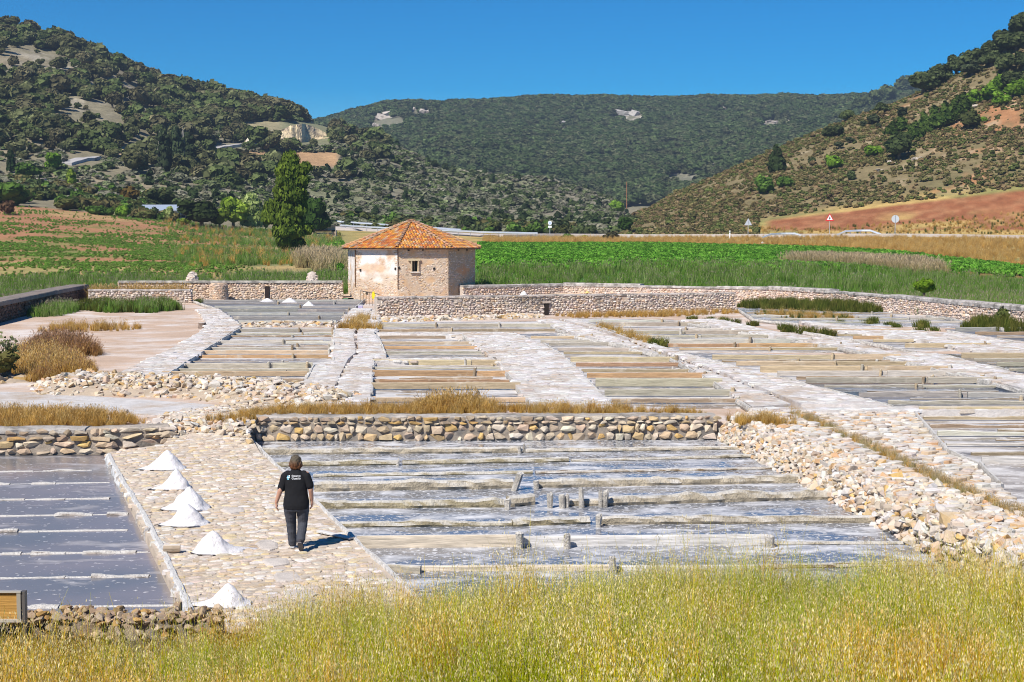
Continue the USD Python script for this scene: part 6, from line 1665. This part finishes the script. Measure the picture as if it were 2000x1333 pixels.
instancer('hill_wood', PR, P[rest] - [0, 0, .3], np.stack([size[rest] * 1.15, size[rest] * 1.15, size[rest]], 1), r.uniform(0, 6.3, len(rest)), r.integers(0, 4, len(rest)), 'dense dark oak wood covering the left hill', 'wood')
# far hill
def d_far(u, v, x, y):
    k = np.ones(len(u))
    for cu, cv, w, h in ((1227, 226, 66, 16), (1107, 243, 34, 11), (1098, 258, 18, 9), (760, 232, 66, 20), (835, 225, 40, 16), (808, 216, 20, 9), (1410, 213, 36, 8), (1500, 240, 48, 8), (735, 248, 22, 12), (1390, 330, 130, 22), (1520, 235, 60, 8), (1330, 345, 60, 12)):
        k *= np.clip((np.hypot((u - cu) / w, (v - cv - 9) / (h + 9)) - .5) * 6, .03 if w < 70 else .35, 1)
    return k * np.clip((nz_(x, y, 1 / 70., 12) - .25) * 5, .25, 1) * (.5 + .5 * np.clip((nz_(x, y, 1 / 18., 13) - .38) * 5, 0, 1))
P, u, v = sow(46000, -.17, .30, 860, 1480, d_far, r)
s = r.uniform(4.5, 9.0, len(P))
protos = [crown('round', np.random.default_rng(520 + i), 100, *c, .16) for i, c in enumerate((((.056, .076, .034), (.13, .16, .072)), ((.066, .078, .038), (.15, .165, .083)), ((.054, .082, .032), (.128, .172, .066))))]
instancer('far_wood', [(a_, b_, c_, 'leaf') for a_, b_, c_ in protos], P - [0, 0, .4], np.stack([s * 1.15, s * 1.15, s * .9], 1), r.uniform(0, 6.3, len(P)), r.integers(0, 3, len(P)), 'dark green wood covering the far flat-topped hill', 'wood')
# scrub of the low middle slope
def d_mid(u, v, x, y):
    w = np.clip((u - 300) / 200, .55, 1) * np.clip((nz_(x, y, 1 / 16., 14) - .22) * 4, .2, 1)
    return w * clear(u, v) * np.where(u < 330, (y > 345) & (y < 460), (y > 352))
P, u, v = sow(22000, -.40, .085, 345, 745, d_mid, r)
s = r.uniform(1.0, 3.0, len(P)) * np.where(nz_(P[:, 0], P[:, 1], 1 / 22., 15) > .55, 1.3, .8)
protos = [crown('bush', np.random.default_rng(530 + i), 60, *c, .2) for i, c in enumerate((((.15, .155, .095), (.24, .245, .155)), ((.12, .145, .065), (.215, .25, .12)), ((.17, .16, .11), (.25, .24, .175)), ((.095, .13, .045), (.19, .24, .09))))]
instancer('hill_scrub', [(a_, b_, c_, 'leaf') for a_, b_, c_ in protos], P - [0, 0, .2], np.stack([s * 1.3, s * 1.3, s * .75], 1), r.uniform(0, 6.3, len(P)), r.integers(0, 4, len(P)), 'grey green scrub over the low slope in the middle distance', 'scrub')
P, u, v = sow(1300, -.26, .08, 350, 740, lambda u, v, x, y: np.clip((nz_(x, y, 1 / 25., 16) - .42) * 5, 0.05, 1) * clear(u, v), r)
s = r.uniform(1.8, 4.0, len(P))
protos = [crown(k_, np.random.default_rng(540 + i), 130, *c, .13) for i, (k_, c) in enumerate((('cone', ((.022, .04, .016), (.065, .09, .036))), ('round', ((.028, .045, .018), (.085, .11, .04)))))]
instancer('hill_junipers', [(a_, b_, c_, 'leaf') for a_, b_, c_ in protos], P - [0, 0, .2], np.stack([s * .95, s * .95, s], 1), r.uniform(0, 6.3, len(P)), r.integers(0, 2, len(P)), 'darker junipers dotted over the low scrub slope', 'scrub')
# scrub of the dry hill
def d_right(u, v, x, y):
    return np.clip((nz_(x, y, 1 / 7., 17) - .30) * 4, .12, 1) * ~((u > 1480) & (v > 368 + np.clip((2000 - u) * .115, 0, 80)) & (v < 470)) * (v < 462)
P, u, v = sow(34000, .072, .44, 305, 490, d_right, r)
s = r.uniform(.35, 1.25, len(P)) * np.where(r.uniform(size=len(P)) < .06, 1.5, 1)
protos = [crown('bush', np.random.default_rng(550 + i), 50, *c, .2) for i, c in enumerate((((.14, .115, .048), (.29, .23, .10)), ((.11, .105, .04), (.24, .22, .085)), ((.18, .13, .065), (.33, .24, .125)), ((.09, .11, .03), (.20, .23, .07))))]
instancer('dry_scrub', [(a_, b_, c_, 'leaf') for a_, b_, c_ in protos], P - [0, 0, .12], np.stack([s * 1.15, s * 1.15, s * .95], 1), r.uniform(0, 6.3, len(P)), r.integers(0, 4, len(P)), 'olive and brown scrub over the dry hill on the right', 'scrub')
# field margins: bushes along the foot of the wooded hill and behind the road
def d_edge(u, v, x, y):
    return np.where(u < 600, (y > 322) & (y < 385), (y > 345) & (y < 378)) * np.clip((nz_(x, y, 1 / 10., 18) - .35) * 5, 0.02, 1) * ((u < 340) | (u > 545)) * ((v > 428) | (u < 400))
P, u, v = sow(2400, -.40, .06, 318, 390, d_edge, r)
s = r.uniform(1.2, 3.4, len(P))
protos = [crown('bush', np.random.default_rng(560 + i), 110, *c, .15) for i, c in enumerate((GR, OL, DK, ((.09, .08, .03), (.2, .17, .07))))]
instancer('hedge', [(a_, b_, c_, 'leaf') for a_, b_, c_ in protos], P - [0, 0, .2], np.stack([s * 1.2, s * 1.2, s], 1), r.uniform(0, 6.3, len(P)), r.integers(0, 4, len(P)), 'mixed bushes along the foot of the hills behind fields and road', 'bushes')

# ------------------------------------------------------------------ grasses
def tuft(r, n, h, spread, w, ca, cb, bend=.35, head=None, ring=0.0):
    """n blades from a small base; head: (length, colour) of a feathery top"""
    mb_v, mb_f, mb_c = [], [], []
    k = 0
    for i in range(n):
        a = r.uniform(0, 6.3); b0 = np.array([r.normal() * spread, r.normal() * spread, 0])
        hh = h * r.uniform(.55, 1.05); be = bend * hh * r.uniform(.2, 1.3)
        d = np.array([math.cos(a), math.sin(a), 0]); sd = np.array([-math.sin(a + r.normal()), math.cos(a + r.normal()), 0]) * w / 2
        p1 = b0 + d * be * .3 + [0, 0, hh * .55]; p2 = b0 + d * be + [0, 0, hh]
        c = np.array(ca) + (np.array(cb) - ca) * r.uniform()
        mb_v += [b0 - sd, b0 + sd, p1 - sd * .8, p1 + sd * .8, p2]
        mb_f += [(k, k + 1, k + 3), (k, k + 3, k + 2), (k + 2, k + 3, k + 4)]
        mb_c += [c * .8, c * .8, c, c, c * 1.05]  # base darker and tip lighter: shade near the ground put into blade colour
        k += 5
        if head and r.uniform() < head[2]:
            hl, hc = head[0] * r.uniform(.7, 1.2), np.array(head[1]) * r.uniform(.85, 1.1)
            s2 = sd / np.linalg.norm(sd) * hl * .13
            q = p2 + (p2 - p1) / np.linalg.norm(p2 - p1) * hl
            m = (p2 + q) / 2
            mb_v += [p2 - [0, 0, .02], m - s2, m + s2, q]
            mb_f += [(k, k + 1, k + 2), (k + 1, k + 3, k + 2)]
            mb_c += [hc] * 4
            k += 4
    return np.array(mb_v), np.array(mb_f), np.array(mb_c)
def oat(r, n, h, ca, cb, sp):
    """wild oat: thin stems carrying loose drooping spikelets, and some blades"""
    V, F, C = [], [], []
    k = 0
    def quad(p, q, s1, s2, c):
        nonlocal k
        V.extend([p - s1, p + s1, q + s2, q - s2]); F.extend([(k, k + 1, k + 2), (k, k + 2, k + 3)]); C.extend([c] * 4); k += 4
    for i in range(n):
        a = r.uniform(0, 6.3); b = np.array([r.normal() * .10, r.normal() * .10, -.05])
        hh = h * r.uniform(.7, 1.05); be = hh * r.uniform(.03, .42)
        d = np.array([math.cos(a), math.sin(a), 0]); sd = np.array([math.cos(a + 1.3), math.sin(a + 1.3), 0]) * .0016
        c = np.array(ca) + (np.array(cb) - ca) * r.uniform()
        p1 = b + d * be * .25 + [0, 0, hh * .5]; p2 = b + d * be * .6 + [0, 0, hh * .8]; p3 = b + d * be + [0, 0, hh]
        quad(b, p1, sd * 1.3, sd * 1.1, c); quad(p1, p2, sd * 1.1, sd, c); quad(p2, p3, sd, sd * .5, c * 1.1)
        for j in range(r.integers(4, 10)):
            t_ = r.uniform(0, 1); o = p2 + (p3 - p2) * t_
            aa = r.uniform(0, 6.3); L = (.10 - .06 * t_) * r.uniform(.5, 1.2)
            e = o + np.array([math.cos(aa) * L, math.sin(aa) * L, r.uniform(-.02, .03)])
            sc_ = np.array(sp) * r.uniform(.7, 1.15)
            tip = e + np.array([math.cos(aa) * .008, math.sin(aa) * .008, -.026]) * r.uniform(.8, 1.3)
            w_ = np.array([math.cos(aa + 1.57), math.sin(aa + 1.57), 0]) * .0042
            m = (e + tip) / 2
            V.extend([e, m - w_, m + w_, tip]); F.extend([(k, k + 1, k + 2), (k + 1, k + 3, k + 2)]); C.extend([sc_] * 4); k += 4
    for i in range(int(n * 2.0)):
        a = r.uniform(0, 6.3); b = np.array([r.normal() * .10, r.normal() * .10, -.05]); hh = h * r.uniform(.3, .9); be = hh * r.uniform(.1, .75)
        d = np.array([math.cos(a), math.sin(a), 0]); sd = np.array([-math.sin(a), math.cos(a), 0]) * .0032
        c = (np.array(ca) + (np.array(cb) - ca) * r.uniform()) * r.uniform(.75, 1.1)
        p1 = b + d * be * .35 + [0, 0, hh * .65]; p2 = b + d * be + [0, 0, hh * r.uniform(.75, 1)]
        quad(b, p1, sd, sd * .85, c); V.extend([p1 - sd * .85, p1 + sd * .85, p2]); F.append((k, k + 1, k + 2)); C.extend([c] * 3); k += 3
    return np.array(V), np.array(F), np.array(C)
r = np.random.default_rng(600)
SPK = (.82, .70, .38)
OATS = [oat(np.random.default_rng(610 + i), 13, .92, ca, cb, sp) + ('grass',) for i, (ca, cb, sp) in enumerate((
    ((.36, .40, .010), (.56, .54, .022), SPK), ((.44, .42, .012), (.64, .53, .028), (.84, .70, .34)), ((.23, .34, .008), (.43, .48, .018), (.70, .62, .24)),
    ((.56, .36, .03), (.72, .46, .05), (.80, .60, .24)), ((.58, .30, .022), (.68, .40, .04), (.78, .55, .19)), ((.24, .32, .007), (.42, .44, .016), (.70, .60, .24)), ((.28, .13, .05), (.38, .19, .08), (.42, .24, .12))))]
OATS += [oat(np.random.default_rng(619 + i), 7, 1.22, ca, cb, (.80, .68, .36)) + ('grass',) for i, (ca, cb) in enumerate((((.40, .34, .03), (.60, .46, .07)), ((.30, .32, .012), (.48, .42, .03))))]
def bank_poly(q):
    u = 1000 + FOC * q[:, 0] / q[:, 1]
    lim = np.interp(u, [-200, 395, 440, 560, 800, 860, 2200], [17.9, 17.9, 18.4, 19.2, 20.0, 20.4, 20.6])
    return (q[:, 1] < lim) & (np.abs(u - 1000) < 1160)
n = 11500
q = np.c_[r.uniform(-10, 10, n), 8.0 + 13.3 * r.uniform(0, 1, n)]
q = q[bank_poly(q)]
q = q[noise3(np.c_[q, 0 * q[:, 0]], 1.9, 37, 2) > np.interp(1000 + FOC * q[:, 0] / q[:, 1], [0, 1000, 2000], [.30, .34, .36]) * (.4 + .6 * (r.uniform(size=len(q)) < .8))]
kk = noise3(np.c_[q, 0 * q[:, 0]], .5, 30, 3); k2 = noise3(np.c_[q, 0 * q[:, 0]], 1.3, 33, 2)
uq = 1000 + FOC * q[:, 0] / q[:, 1]
dryness = kk + (k2 - .5) * .6 + np.interp(uq, [0, 500, 1000, 2000], [.12, .02, -.06, -.10]) + np.interp(q[:, 1], [8, 11.5, 14, 20], [.20, .10, 0, -.02])
idx = np.where(dryness > .66, r.choice([3, 4], len(q)), np.where(dryness > .52, r.choice([1, 3, 0], len(q)), np.where(dryness > .4, r.choice([0, 1, 2, 5], len(q)), r.choice([2, 5], len(q)))))
idx = np.where(r.uniform(size=len(q)) < .012, 6, idx)
idx = np.where(r.uniform(size=len(q)) < .16, r.choice([7, 8], len(q)), idx)
sc_ = r.uniform(.62, 1.18, len(q)) * (.58 + .82 * k2)
sc_ *= np.interp(uq, [0, 380, 470, 640, 820, 1000], [1.0, .92, .74, .92, .94, .94])
instancer('wild_oats', OATS, np.c_[q, bank(q[:, 0], q[:, 1])], sc_, r.uniform(0, 6.3, len(q)), idx, 'tall yellow green wild oats filling the foreground bank', 'grass', tilt=np.c_[r.normal(size=len(q)) * 6, r.normal(size=len(q)) * 6])
DRYC = ((.46, .27, .055), (.64, .41, .12))
def grass_patch(name, label, px, z, dens, h, protos, seed, clump=0.0, zf=None, smin=.7, smax=1.15, scale=.5):
    rr = np.random.default_rng(seed)
    q = in_poly(px, z, dens, rr, clump, seed, scale)
    p = Polygon(poly_at(px, z)).buffer(0)
    e = np.array([p.boundary.distance(Point(*a_)) for a_ in q])
    zz = np.full(len(q), z) if zf is None else zf(q[:, 0], q[:, 1])
    s = rr.uniform(smin, smax, len(q)) * np.clip(.55 + e * .6, .5, 1.0) * h
    return instancer(name, protos, np.c_[q, zz], s, rr.uniform(0, 6.3, len(q)), rr.integers(0, len(protos), len(q)), label, 'grass')
DRY = [tuft(np.random.default_rng(620 + i), 34, 1.0, .16, .035, *c, .4, (.16, hc, .5)) + ('grass',) for i, (c, hc) in enumerate(((DRYC, (.55, .36, .13)), (((.34, .19, .045), (.50, .31, .09)), (.5, .33, .13)), (((.44, .29, .08), (.60, .42, .16)), (.6, .44, .2))))]
RED_D = [tuft(np.random.default_rng(630 + i), 34, 1.0, .16, .03, *c, .45, (.14, (.34, .2, .12), .6)) + ('grass',) for i, c in enumerate((((.26, .13, .045), (.40, .22, .08)), ((.30, .17, .06), (.42, .25, .10))))]
REED = [tuft(np.random.default_rng(640 + i), 26, 1.0, .16, .045, *c, .25, (.16, hc, hp)) + ('grass',) for i, (c, hc, hp) in enumerate(((((.10, .20, .03), (.21, .33, .06)), (.3, .24, .15), .1), (((.14, .21, .05), (.27, .35, .11)), (.34, .29, .2), .18), (((.08, .18, .02), (.18, .30, .045)), (.25, .22, .12), .05)))]
RUSH = [tuft(np.random.default_rng(650 + i), 40, 1.0, .12, .04, *c, .3) + ('grass',) for i, c in enumerate((((.06, .085, .014), (.17, .19, .035)), ((.09, .10, .018), (.22, .21, .05))))]
TAN = [tuft(np.random.default_rng(660 + i), 26, 1.0, .18, .05, *c, .3, (.2, (.50, .39, .24), .7)) + ('grass',) for i, c in enumerate((((.40, .31, .15), (.56, .44, .24)), ((.30, .27, .11), (.46, .40, .20))))]
grass_patch('dry_grass', 'strip of golden dry grass on top of the near retaining wall', [(470, 812), (560, 800), (760, 798), (1200, 800), (1360, 806), (1385, 812), (480, 815)], .62, 34, .33, DRY, 1)
grass_patch('dry_grass', 'taller hump of dry grass in the strip above the near wall', [(800, 800), (850, 794), (940, 794), (985, 801), (960, 810), (810, 810)], .62, 30, .6, DRY, 2)
grass_patch('dry_grass', 'small brownish hump of dry grass near the lower end of the white path', [(1055, 800), (1110, 799), (1130, 806), (1050, 808)], .62, 30, .45, DRY, 3)
grass_patch('dry_grass', 'golden dry grass above the left retaining wall', [(-150, 810), (120, 806), (240, 812), (285, 828), (200, 838), (-150, 842)], .58, 30, .36, DRY, 4)
grass_patch('dry_grass', 'yellow dry grass sloping to the rubble bank on the left', [(20, 690), (120, 690), (175, 712), (192, 738), (150, 742), (60, 748), (0, 730)], ZT, 10, .7, DRY + RED_D[:1], 5)
grass_patch('reddish_grass', 'reddish brown mound of dry grass on the left flat', [(45, 690), (70, 672), (140, 670), (185, 684), (203, 696), (130, 700), (60, 700)], ZT, 9, .85, RED_D, 6)
grass_patch('dry_grass', 'low golden line of dry grass across the left flat', [(72, 648), (110, 640), (220, 640), (290, 642), (230, 648), (90, 650)], ZT, 5, .55, DRY, 7)
grass_patch('reeds', 'grey green reeds in front of the shaded wall', [(50, 616), (60, 606), (150, 600), (162, 608), (120, 618), (55, 622)], ZT, 7, .75, REED, 8, .42, None, .6, 1.3, .35)
grass_patch('reeds', 'green reeds in front of the low wall on the left', [(150, 606), (200, 599), (340, 597), (360, 606), (300, 612), (210, 612)], ZT, 7, .8, REED + RUSH[:1], 9, .40, None, .5, 1.35, .3)
grass_patch('rushes', 'dark olive rush tufts among the left reeds', [(140, 604), (175, 598), (230, 597), (225, 604), (180, 608)], ZT, 4, .9, RUSH, 10)
grass_patch('dry_grass', 'golden grass growing along the foot of the free-standing wall', [(1080, 618), (1240, 614), (1440, 609), (1450, 613), (1300, 620), (1130, 622)], ZT, 7, .42, DRY, 11)
grass_patch('rushes', 'olive green rushes in front of the boundary wall on the right', [(1440, 600), (1560, 597), (1690, 604), (1735, 610), (1700, 613), (1560, 608), (1440, 604)], ZT, 10, .75, RUSH, 12, .42, None, .5, 1.3, .3)
grass_patch('rushes', 'olive rushes at the wall foot at the right edge', [(1870, 644), (1905, 634), (2040, 630), (2080, 650), (1990, 652), (1900, 646)], ZT, 12, .75, RUSH, 13, .4, None, .5, 1.3, .4)
grass_patch('dry_grass', 'rusty grass edge of the distant flooded pan', [(1470, 613), (1560, 614), (1660, 621), (1690, 627), (1560, 624), (1480, 619)], ZT, 7, .45, DRY + RUSH[:1], 14)
for i, (u, v, w, h) in enumerate(((1283, 680, 34, 24), (1258, 672, 14, 12), (1352, 625, 14, 10), (1386, 629, 20, 12), (1416, 632, 20, 14), (1440, 634, 10, 14), (1468, 637, 18, 12), (1540, 648, 32, 16), (1575, 653, 30, 18), (1612, 659, 34, 20), (1530, 644, 14, 14), (1708, 634, 24, 16), (1737, 636, 12, 10), (1752, 640, 8, 10), (1800, 640, 26, 16), (1798, 648, 14, 12), (1826, 647, 8, 9), (1640, 632, 10, 8), (388, 593, 10, 10), (1690, 633, 8, 8), (1600, 640, 8, 7))):
    p = at(u, v, ZT); sc = FOC / p[1]; rr = np.random.default_rng(700 + i); mb = MB()
    for k in range(max(3, int(w / sc * 9))):
        tv_, tf_, tc__, _ = RUSH[k % 2]
        mb.add(tv_ * [1, 1, h / sc * rr.uniform(.8, 1.15)] + [rr.uniform(-.5, .5) * w / sc * .8, rr.normal() * .35, 0], tf_, tc__)
    vv, ff, cc = mb.done()
    t = tag(obj('rush_tuft', (vv + [p[0], p[1], ZT], ff), 'grass', None, cc), 'small dark green rush tuft growing from the salt crust of the upper pans', 'rush tuft', 'rush tufts on the upper terrace')
# dry channel growth on the rubble causeway and between the white paths
def along(pxs, z, n, jit, rr):
    P = poly_at(pxs, z); k = rr.uniform(0, len(P) - 1.001, n); i = k.astype(int)
    q = P[i] + (P[i + 1] - P[i]) * (k - i)[:, None] + rr.normal(size=(n, 2)) * jit
    return q
rr = np.random.default_rng(720)
q = along([(1540, 800), (1600, 826), (1700, 872), (1800, 920), (1900, 966), (2010, 1015), (2120, 1070)], .66, 620, .09, rr)
instancer('dry_grass', TAN + DRY[:1], np.c_[q, np.full(len(q), .60)], rr.uniform(.10, .22, len(q)), rr.uniform(0, 6.3, len(q)), rr.integers(0, 3, len(q)), 'thin tan grass lining the channel along the rubble causeway', 'grass')
q = along([(1170, 643), (1210, 655), (1250, 670), (1285, 680)], ZT, 130, .25, rr)
instancer('dry_grass', DRY, np.c_[q, np.full(len(q), ZT)], rr.uniform(.3, .55, len(q)), rr.uniform(0, 6.3, len(q)), rr.integers(0, 3, len(q)), 'rusty grass growing in the gap of the long diagonal white path', 'grass')
q = np.vstack([along([(690, 652), (700, 640), (704, 632), (708, 626)], ZT, 70, .25, rr), along([(660, 640), (735, 641)], ZP, 70, .25, rr)])
instancer('dry_grass', DRY, np.c_[q, np.full(len(q), ZT + .1)], rr.uniform(.35, .6, len(q)), rr.uniform(0, 6.3, len(q)), rr.integers(0, 3, len(q)), 'golden grass in the channel of the branching white path', 'grass')
for pxs, n_, h_, lb in ((((1470, 828), (1500, 826), (1520, 832)), 90, .3, 'dry grass clump on the rubble near the wall end'), (((450, 822), (500, 812), (560, 806)), 110, .25, 'thin dry grass among the collapsed stones'), (((180, 556), (300, 556), (366, 556)), 260, .5, 'pale dry grass behind the low wall on the left')):
    q = along(list(pxs), .66 if pxs[0][1] > 700 else 1.0, n_, .3 if pxs[0][1] > 700 else .8, rr)
    zz = .66 if pxs[0][1] > 700 else .5
    if pxs[0][1] < 700:
        q[:, 1] = 119.5 + rr.uniform(0, 3, len(q)); q[:, 0] = (rr.uniform(178, 368, len(q)) - 1000) / FOC * q[:, 1]; h_ = 1.35
    instancer('dry_grass', DRY, np.c_[q, np.full(len(q), zz)], rr.uniform(.6, 1.1, len(q)) * h_, rr.uniform(0, 6.3, len(q)), rr.integers(0, 3, len(q)), lb, 'grass')
# reeds behind the boundary walls, crops on the fields
def field(name, label, protos, n, a0, a1, d0, d1, keep, smin, smax, seed, cat):
    rr = np.random.default_rng(seed)
    d = np.sqrt(rr.uniform(d0 ** 2, d1 ** 2, n)); a = rr.uniform(a0, a1, n); x, y = a * d, d
    z = np.where(y > 124, T(x, y), ZT)
    u, v = project(np.stack([x, y, z], 1))
    k = rr.uniform(size=n) < keep(u, v, x, y)
    x, y, z = x[k], y[k], z[k]
    s = rr.uniform(smin, smax, len(x))
    return instancer(name, protos, np.c_[x, y, z - .05], s, rr.uniform(0, 6.3, len(x)), rr.integers(0, len(protos), len(x)), label, cat)
RB = Polygon(np.vstack([np.array(rwp) + [0, 1.3], [[60, 150], [-3, 150]]]))
field('reeds', 'tall green reeds between the boundary wall and the crop field on the right', REED, 9500, -.06, .42, 95, 158, lambda u, v, x, y: contains_xy(RB, x, y) * (y < np.interp(u, [900, 1300, 1600, 2000], [146, 150, 152, 140])) * np.clip((nz_(x, y, .12, 40) - .2) * 4, .3, 1), .65, 1.15, 730, 'reeds')
field('tan_reeds', 'tan feathery reeds at the edge of the crop field on the right', TAN, 5000, .18, .32, 134, 172, lambda u, v, x, y: (np.abs(y - np.interp(u, [1500, 1600, 1750, 1850], [163, 160, 152, 146])) < np.interp(u, [1520, 1600, 1800, 1850], [0, 6, 6, 0])), .9, 1.5, 731, 'reeds')
field('reeds', 'green reeds behind the walls on the left', REED, 7000, -.42, -.10, 100, 150, lambda u, v, x, y: ((y > 126.5) & (y < 141) | ((u < 170) & (y < 127) & (x < np.interp(y, [90, 125], [-34.9, -39.9])))) * np.clip((nz_(x, y, .1, 41) - .25) * 4, .15, 1), .7, 1.15, 732, 'reeds')
field('tan_reeds', 'pale feathery reeds in front of the tall poplar', TAN, 1400, -.18, -.115, 132, 175, lambda u, v, x, y: np.clip(1.3 - np.hypot((u - 628) / 48, (v - 517) / 16), 0, 1), .9, 1.7, 733, 'reeds')
CROP = [crown('bush', np.random.default_rng(740 + i), 26, *c, .24) + ('leaf',) for i, c in enumerate((((.075, .19, .018), (.155, .36, .04)), ((.07, .18, .02), (.14, .33, .036)), ((.095, .20, .022), (.19, .37, .055))))]
def gend_(u):
    return np.where(u < 1500, 262, np.where(u < 1700, 262 - (u - 1500) * .12, np.maximum(238 - (u - 1700) * .14, 190)))
field('green_crop', 'dense low green crop of the flat field behind the boundary wall', CROP, 52000, -.13, .42, 146, 264, lambda u, v, x, y: (y < gend_(u)) * ((u > 935) | (u < 670)) * (u > 600) * np.clip(1.3 - np.clip((u - 1500) / 400, 0, 1) * np.clip((nz_(x, y, .16, 43) - .4) * 9, 0, 1.2), 0.03, 1), .35, .75, 741, 'crop')
CROPL = [crown('bush', np.random.default_rng(746 + i), 22, *c, .26) + ('leaf',) for i, c in enumerate((((.10, .20, .028), (.20, .35, .06)), ((.13, .20, .04), (.25, .33, .085))))]
field('sparse_crop', 'patchy green crop on the red soil of the left field', CROPL, 60000, -.42, -.15, 140, 326, lambda u, v, x, y: np.clip((570 - u) / 220, 0, 1) * np.clip((v - 395) / 60, .25, 1) * np.clip((nz_(x, y, .12, 44) - .46 + (v - 470) / 420) * 4, 0.04, .8), .16, .36, 742, 'crop')
field('dry_grass', 'golden grass on the road embankment across the valley', DRY, 17000, -.02, .42, 192, 312, lambda u, v, x, y: (y > gend_(u) + 1) * (v > 465) * np.clip((nz_(x, y, .08, 45) - .25) * 4, .2, 1), .5, 1.1, 743, 'grass')
field('dry_grass', 'golden tufts between the road and the ploughed slope', DRY + RUSH[:1], 3500, .16, .42, 300, 350, lambda u, v, x, y: (v < 458) * (v > np.interp(u, [1480, 1600, 1800, 2000], [445, 448, 432, 415])), .4, 1.0, 744, 'grass')
field('meadow_grass', 'rough grass and weeds below the poplar and the shed', REED + DRY[:1], 6500, -.30, -.12, 150, 320, lambda u, v, x, y: np.clip((u - 300) / 200, 0, 1) * np.clip((nz_(x, y, .06, 46) - .3) * 4, .1, 1), .6, 1.3, 745, 'grass')
# shrubs close by
def leafy_shrub(label, u, vb, wp, hp, z, ca, cb, seed, n=500, leaf_s=.05, stems=7, kind='round'):
    p = at(u, vb, z); sc = FOC / p[1]; w, h = wp / sc, hp / sc; rr = np.random.default_rng(seed)
    t = thing('shrub', label, 'shrub', p.tolist())
    v, f, c = crown(kind, rr, n, ca, cb, leaf_s) if kind != 'sparse' else (None, None, None)
    mb, tips = MB(), []
    for k in range(stems):
        a = rr.uniform(0, 6.3); q = np.array([math.cos(a) * w * rr.uniform(.1, .5), math.sin(a) * w * rr.uniform(.1, .4), h * rr.uniform(.6, 1)])
        mb.add(*tube([(0, 0, -.1), q * [.35, .35, .5], q], [.03, .02, .008], 5)); tips.append(q)
    vs, fs, _ = mb.done(); obj('stems', (vs, fs), 'bark', t, (.20, .15, .11))
    if kind == 'sparse':
        tt_ = np.array(tips); i = rr.integers(0, len(tt_), n); s = rr.uniform(.35, 1.05, (n, 1))
        P = tt_[i] * s ** [1.0] + rr.normal(size=(n, 3)) * .12
        v, f, c = cards(P, rr.normal(size=(n, 3)), leaf_s, rr, ca, cb)
        obj('leaves', (v, f), 'leaf', t, c)
    else:
        obj('leaves', (v * [w, w, h], f), 'leaf', t, c)
    return t
leafy_shrub('sparse pale leaved shrub at the left edge beside the dry grass', 18, 740, 70, 100, ZT, (.16, .18, .07), (.36, .38, .20), 760, 420, .055, 12, 'sparse')
leafy_shrub('dense olive undergrowth at the left edge under the pale shrub', -4, 744, 84, 62, ZT, (.09, .10, .03), (.22, .19, .07), 761, 500, .06)
leafy_shrub('tall green shrub before the boundary wall at the right edge', 1966, 640, 56, 50, ZT, (.05, .065, .018), (.13, .15, .045), 762, 600, .06)
leafy_shrub('vivid lime green shrub growing over the boundary wall', 1806, 582, 44, 42, ZT + .9, (.10, .19, .012), (.22, .34, .03), 763, 600, .06)
rubble('dark_rocks', 'few dark rocks under the pale shrub at the left edge', [(-30, 738), (30, 736), (66, 738), (60, 748), (-30, 750)], ZT, .2, 5, (.35, .7), np.random.default_rng(764), 10, TONES * .6)
# ------------------------------------------------------------------ the air
MAT['haze'] = usdkit.material(stage, '/World/Looks/haze', {'v': ('principled_volume', {'color': (0.62, 0.76, 1.0), 'density': 0.00010, 'anisotropy': 0.0})}, [], volume='v.volume')
hz_ = trimesh.creation.box([5600, 5600, 260]); hz_.apply_translation([0, 100, 260 / 2 - 3.5])
tag(obj('haze', (hz_.vertices, hz_.faces), 'haze'), kind='stuff')
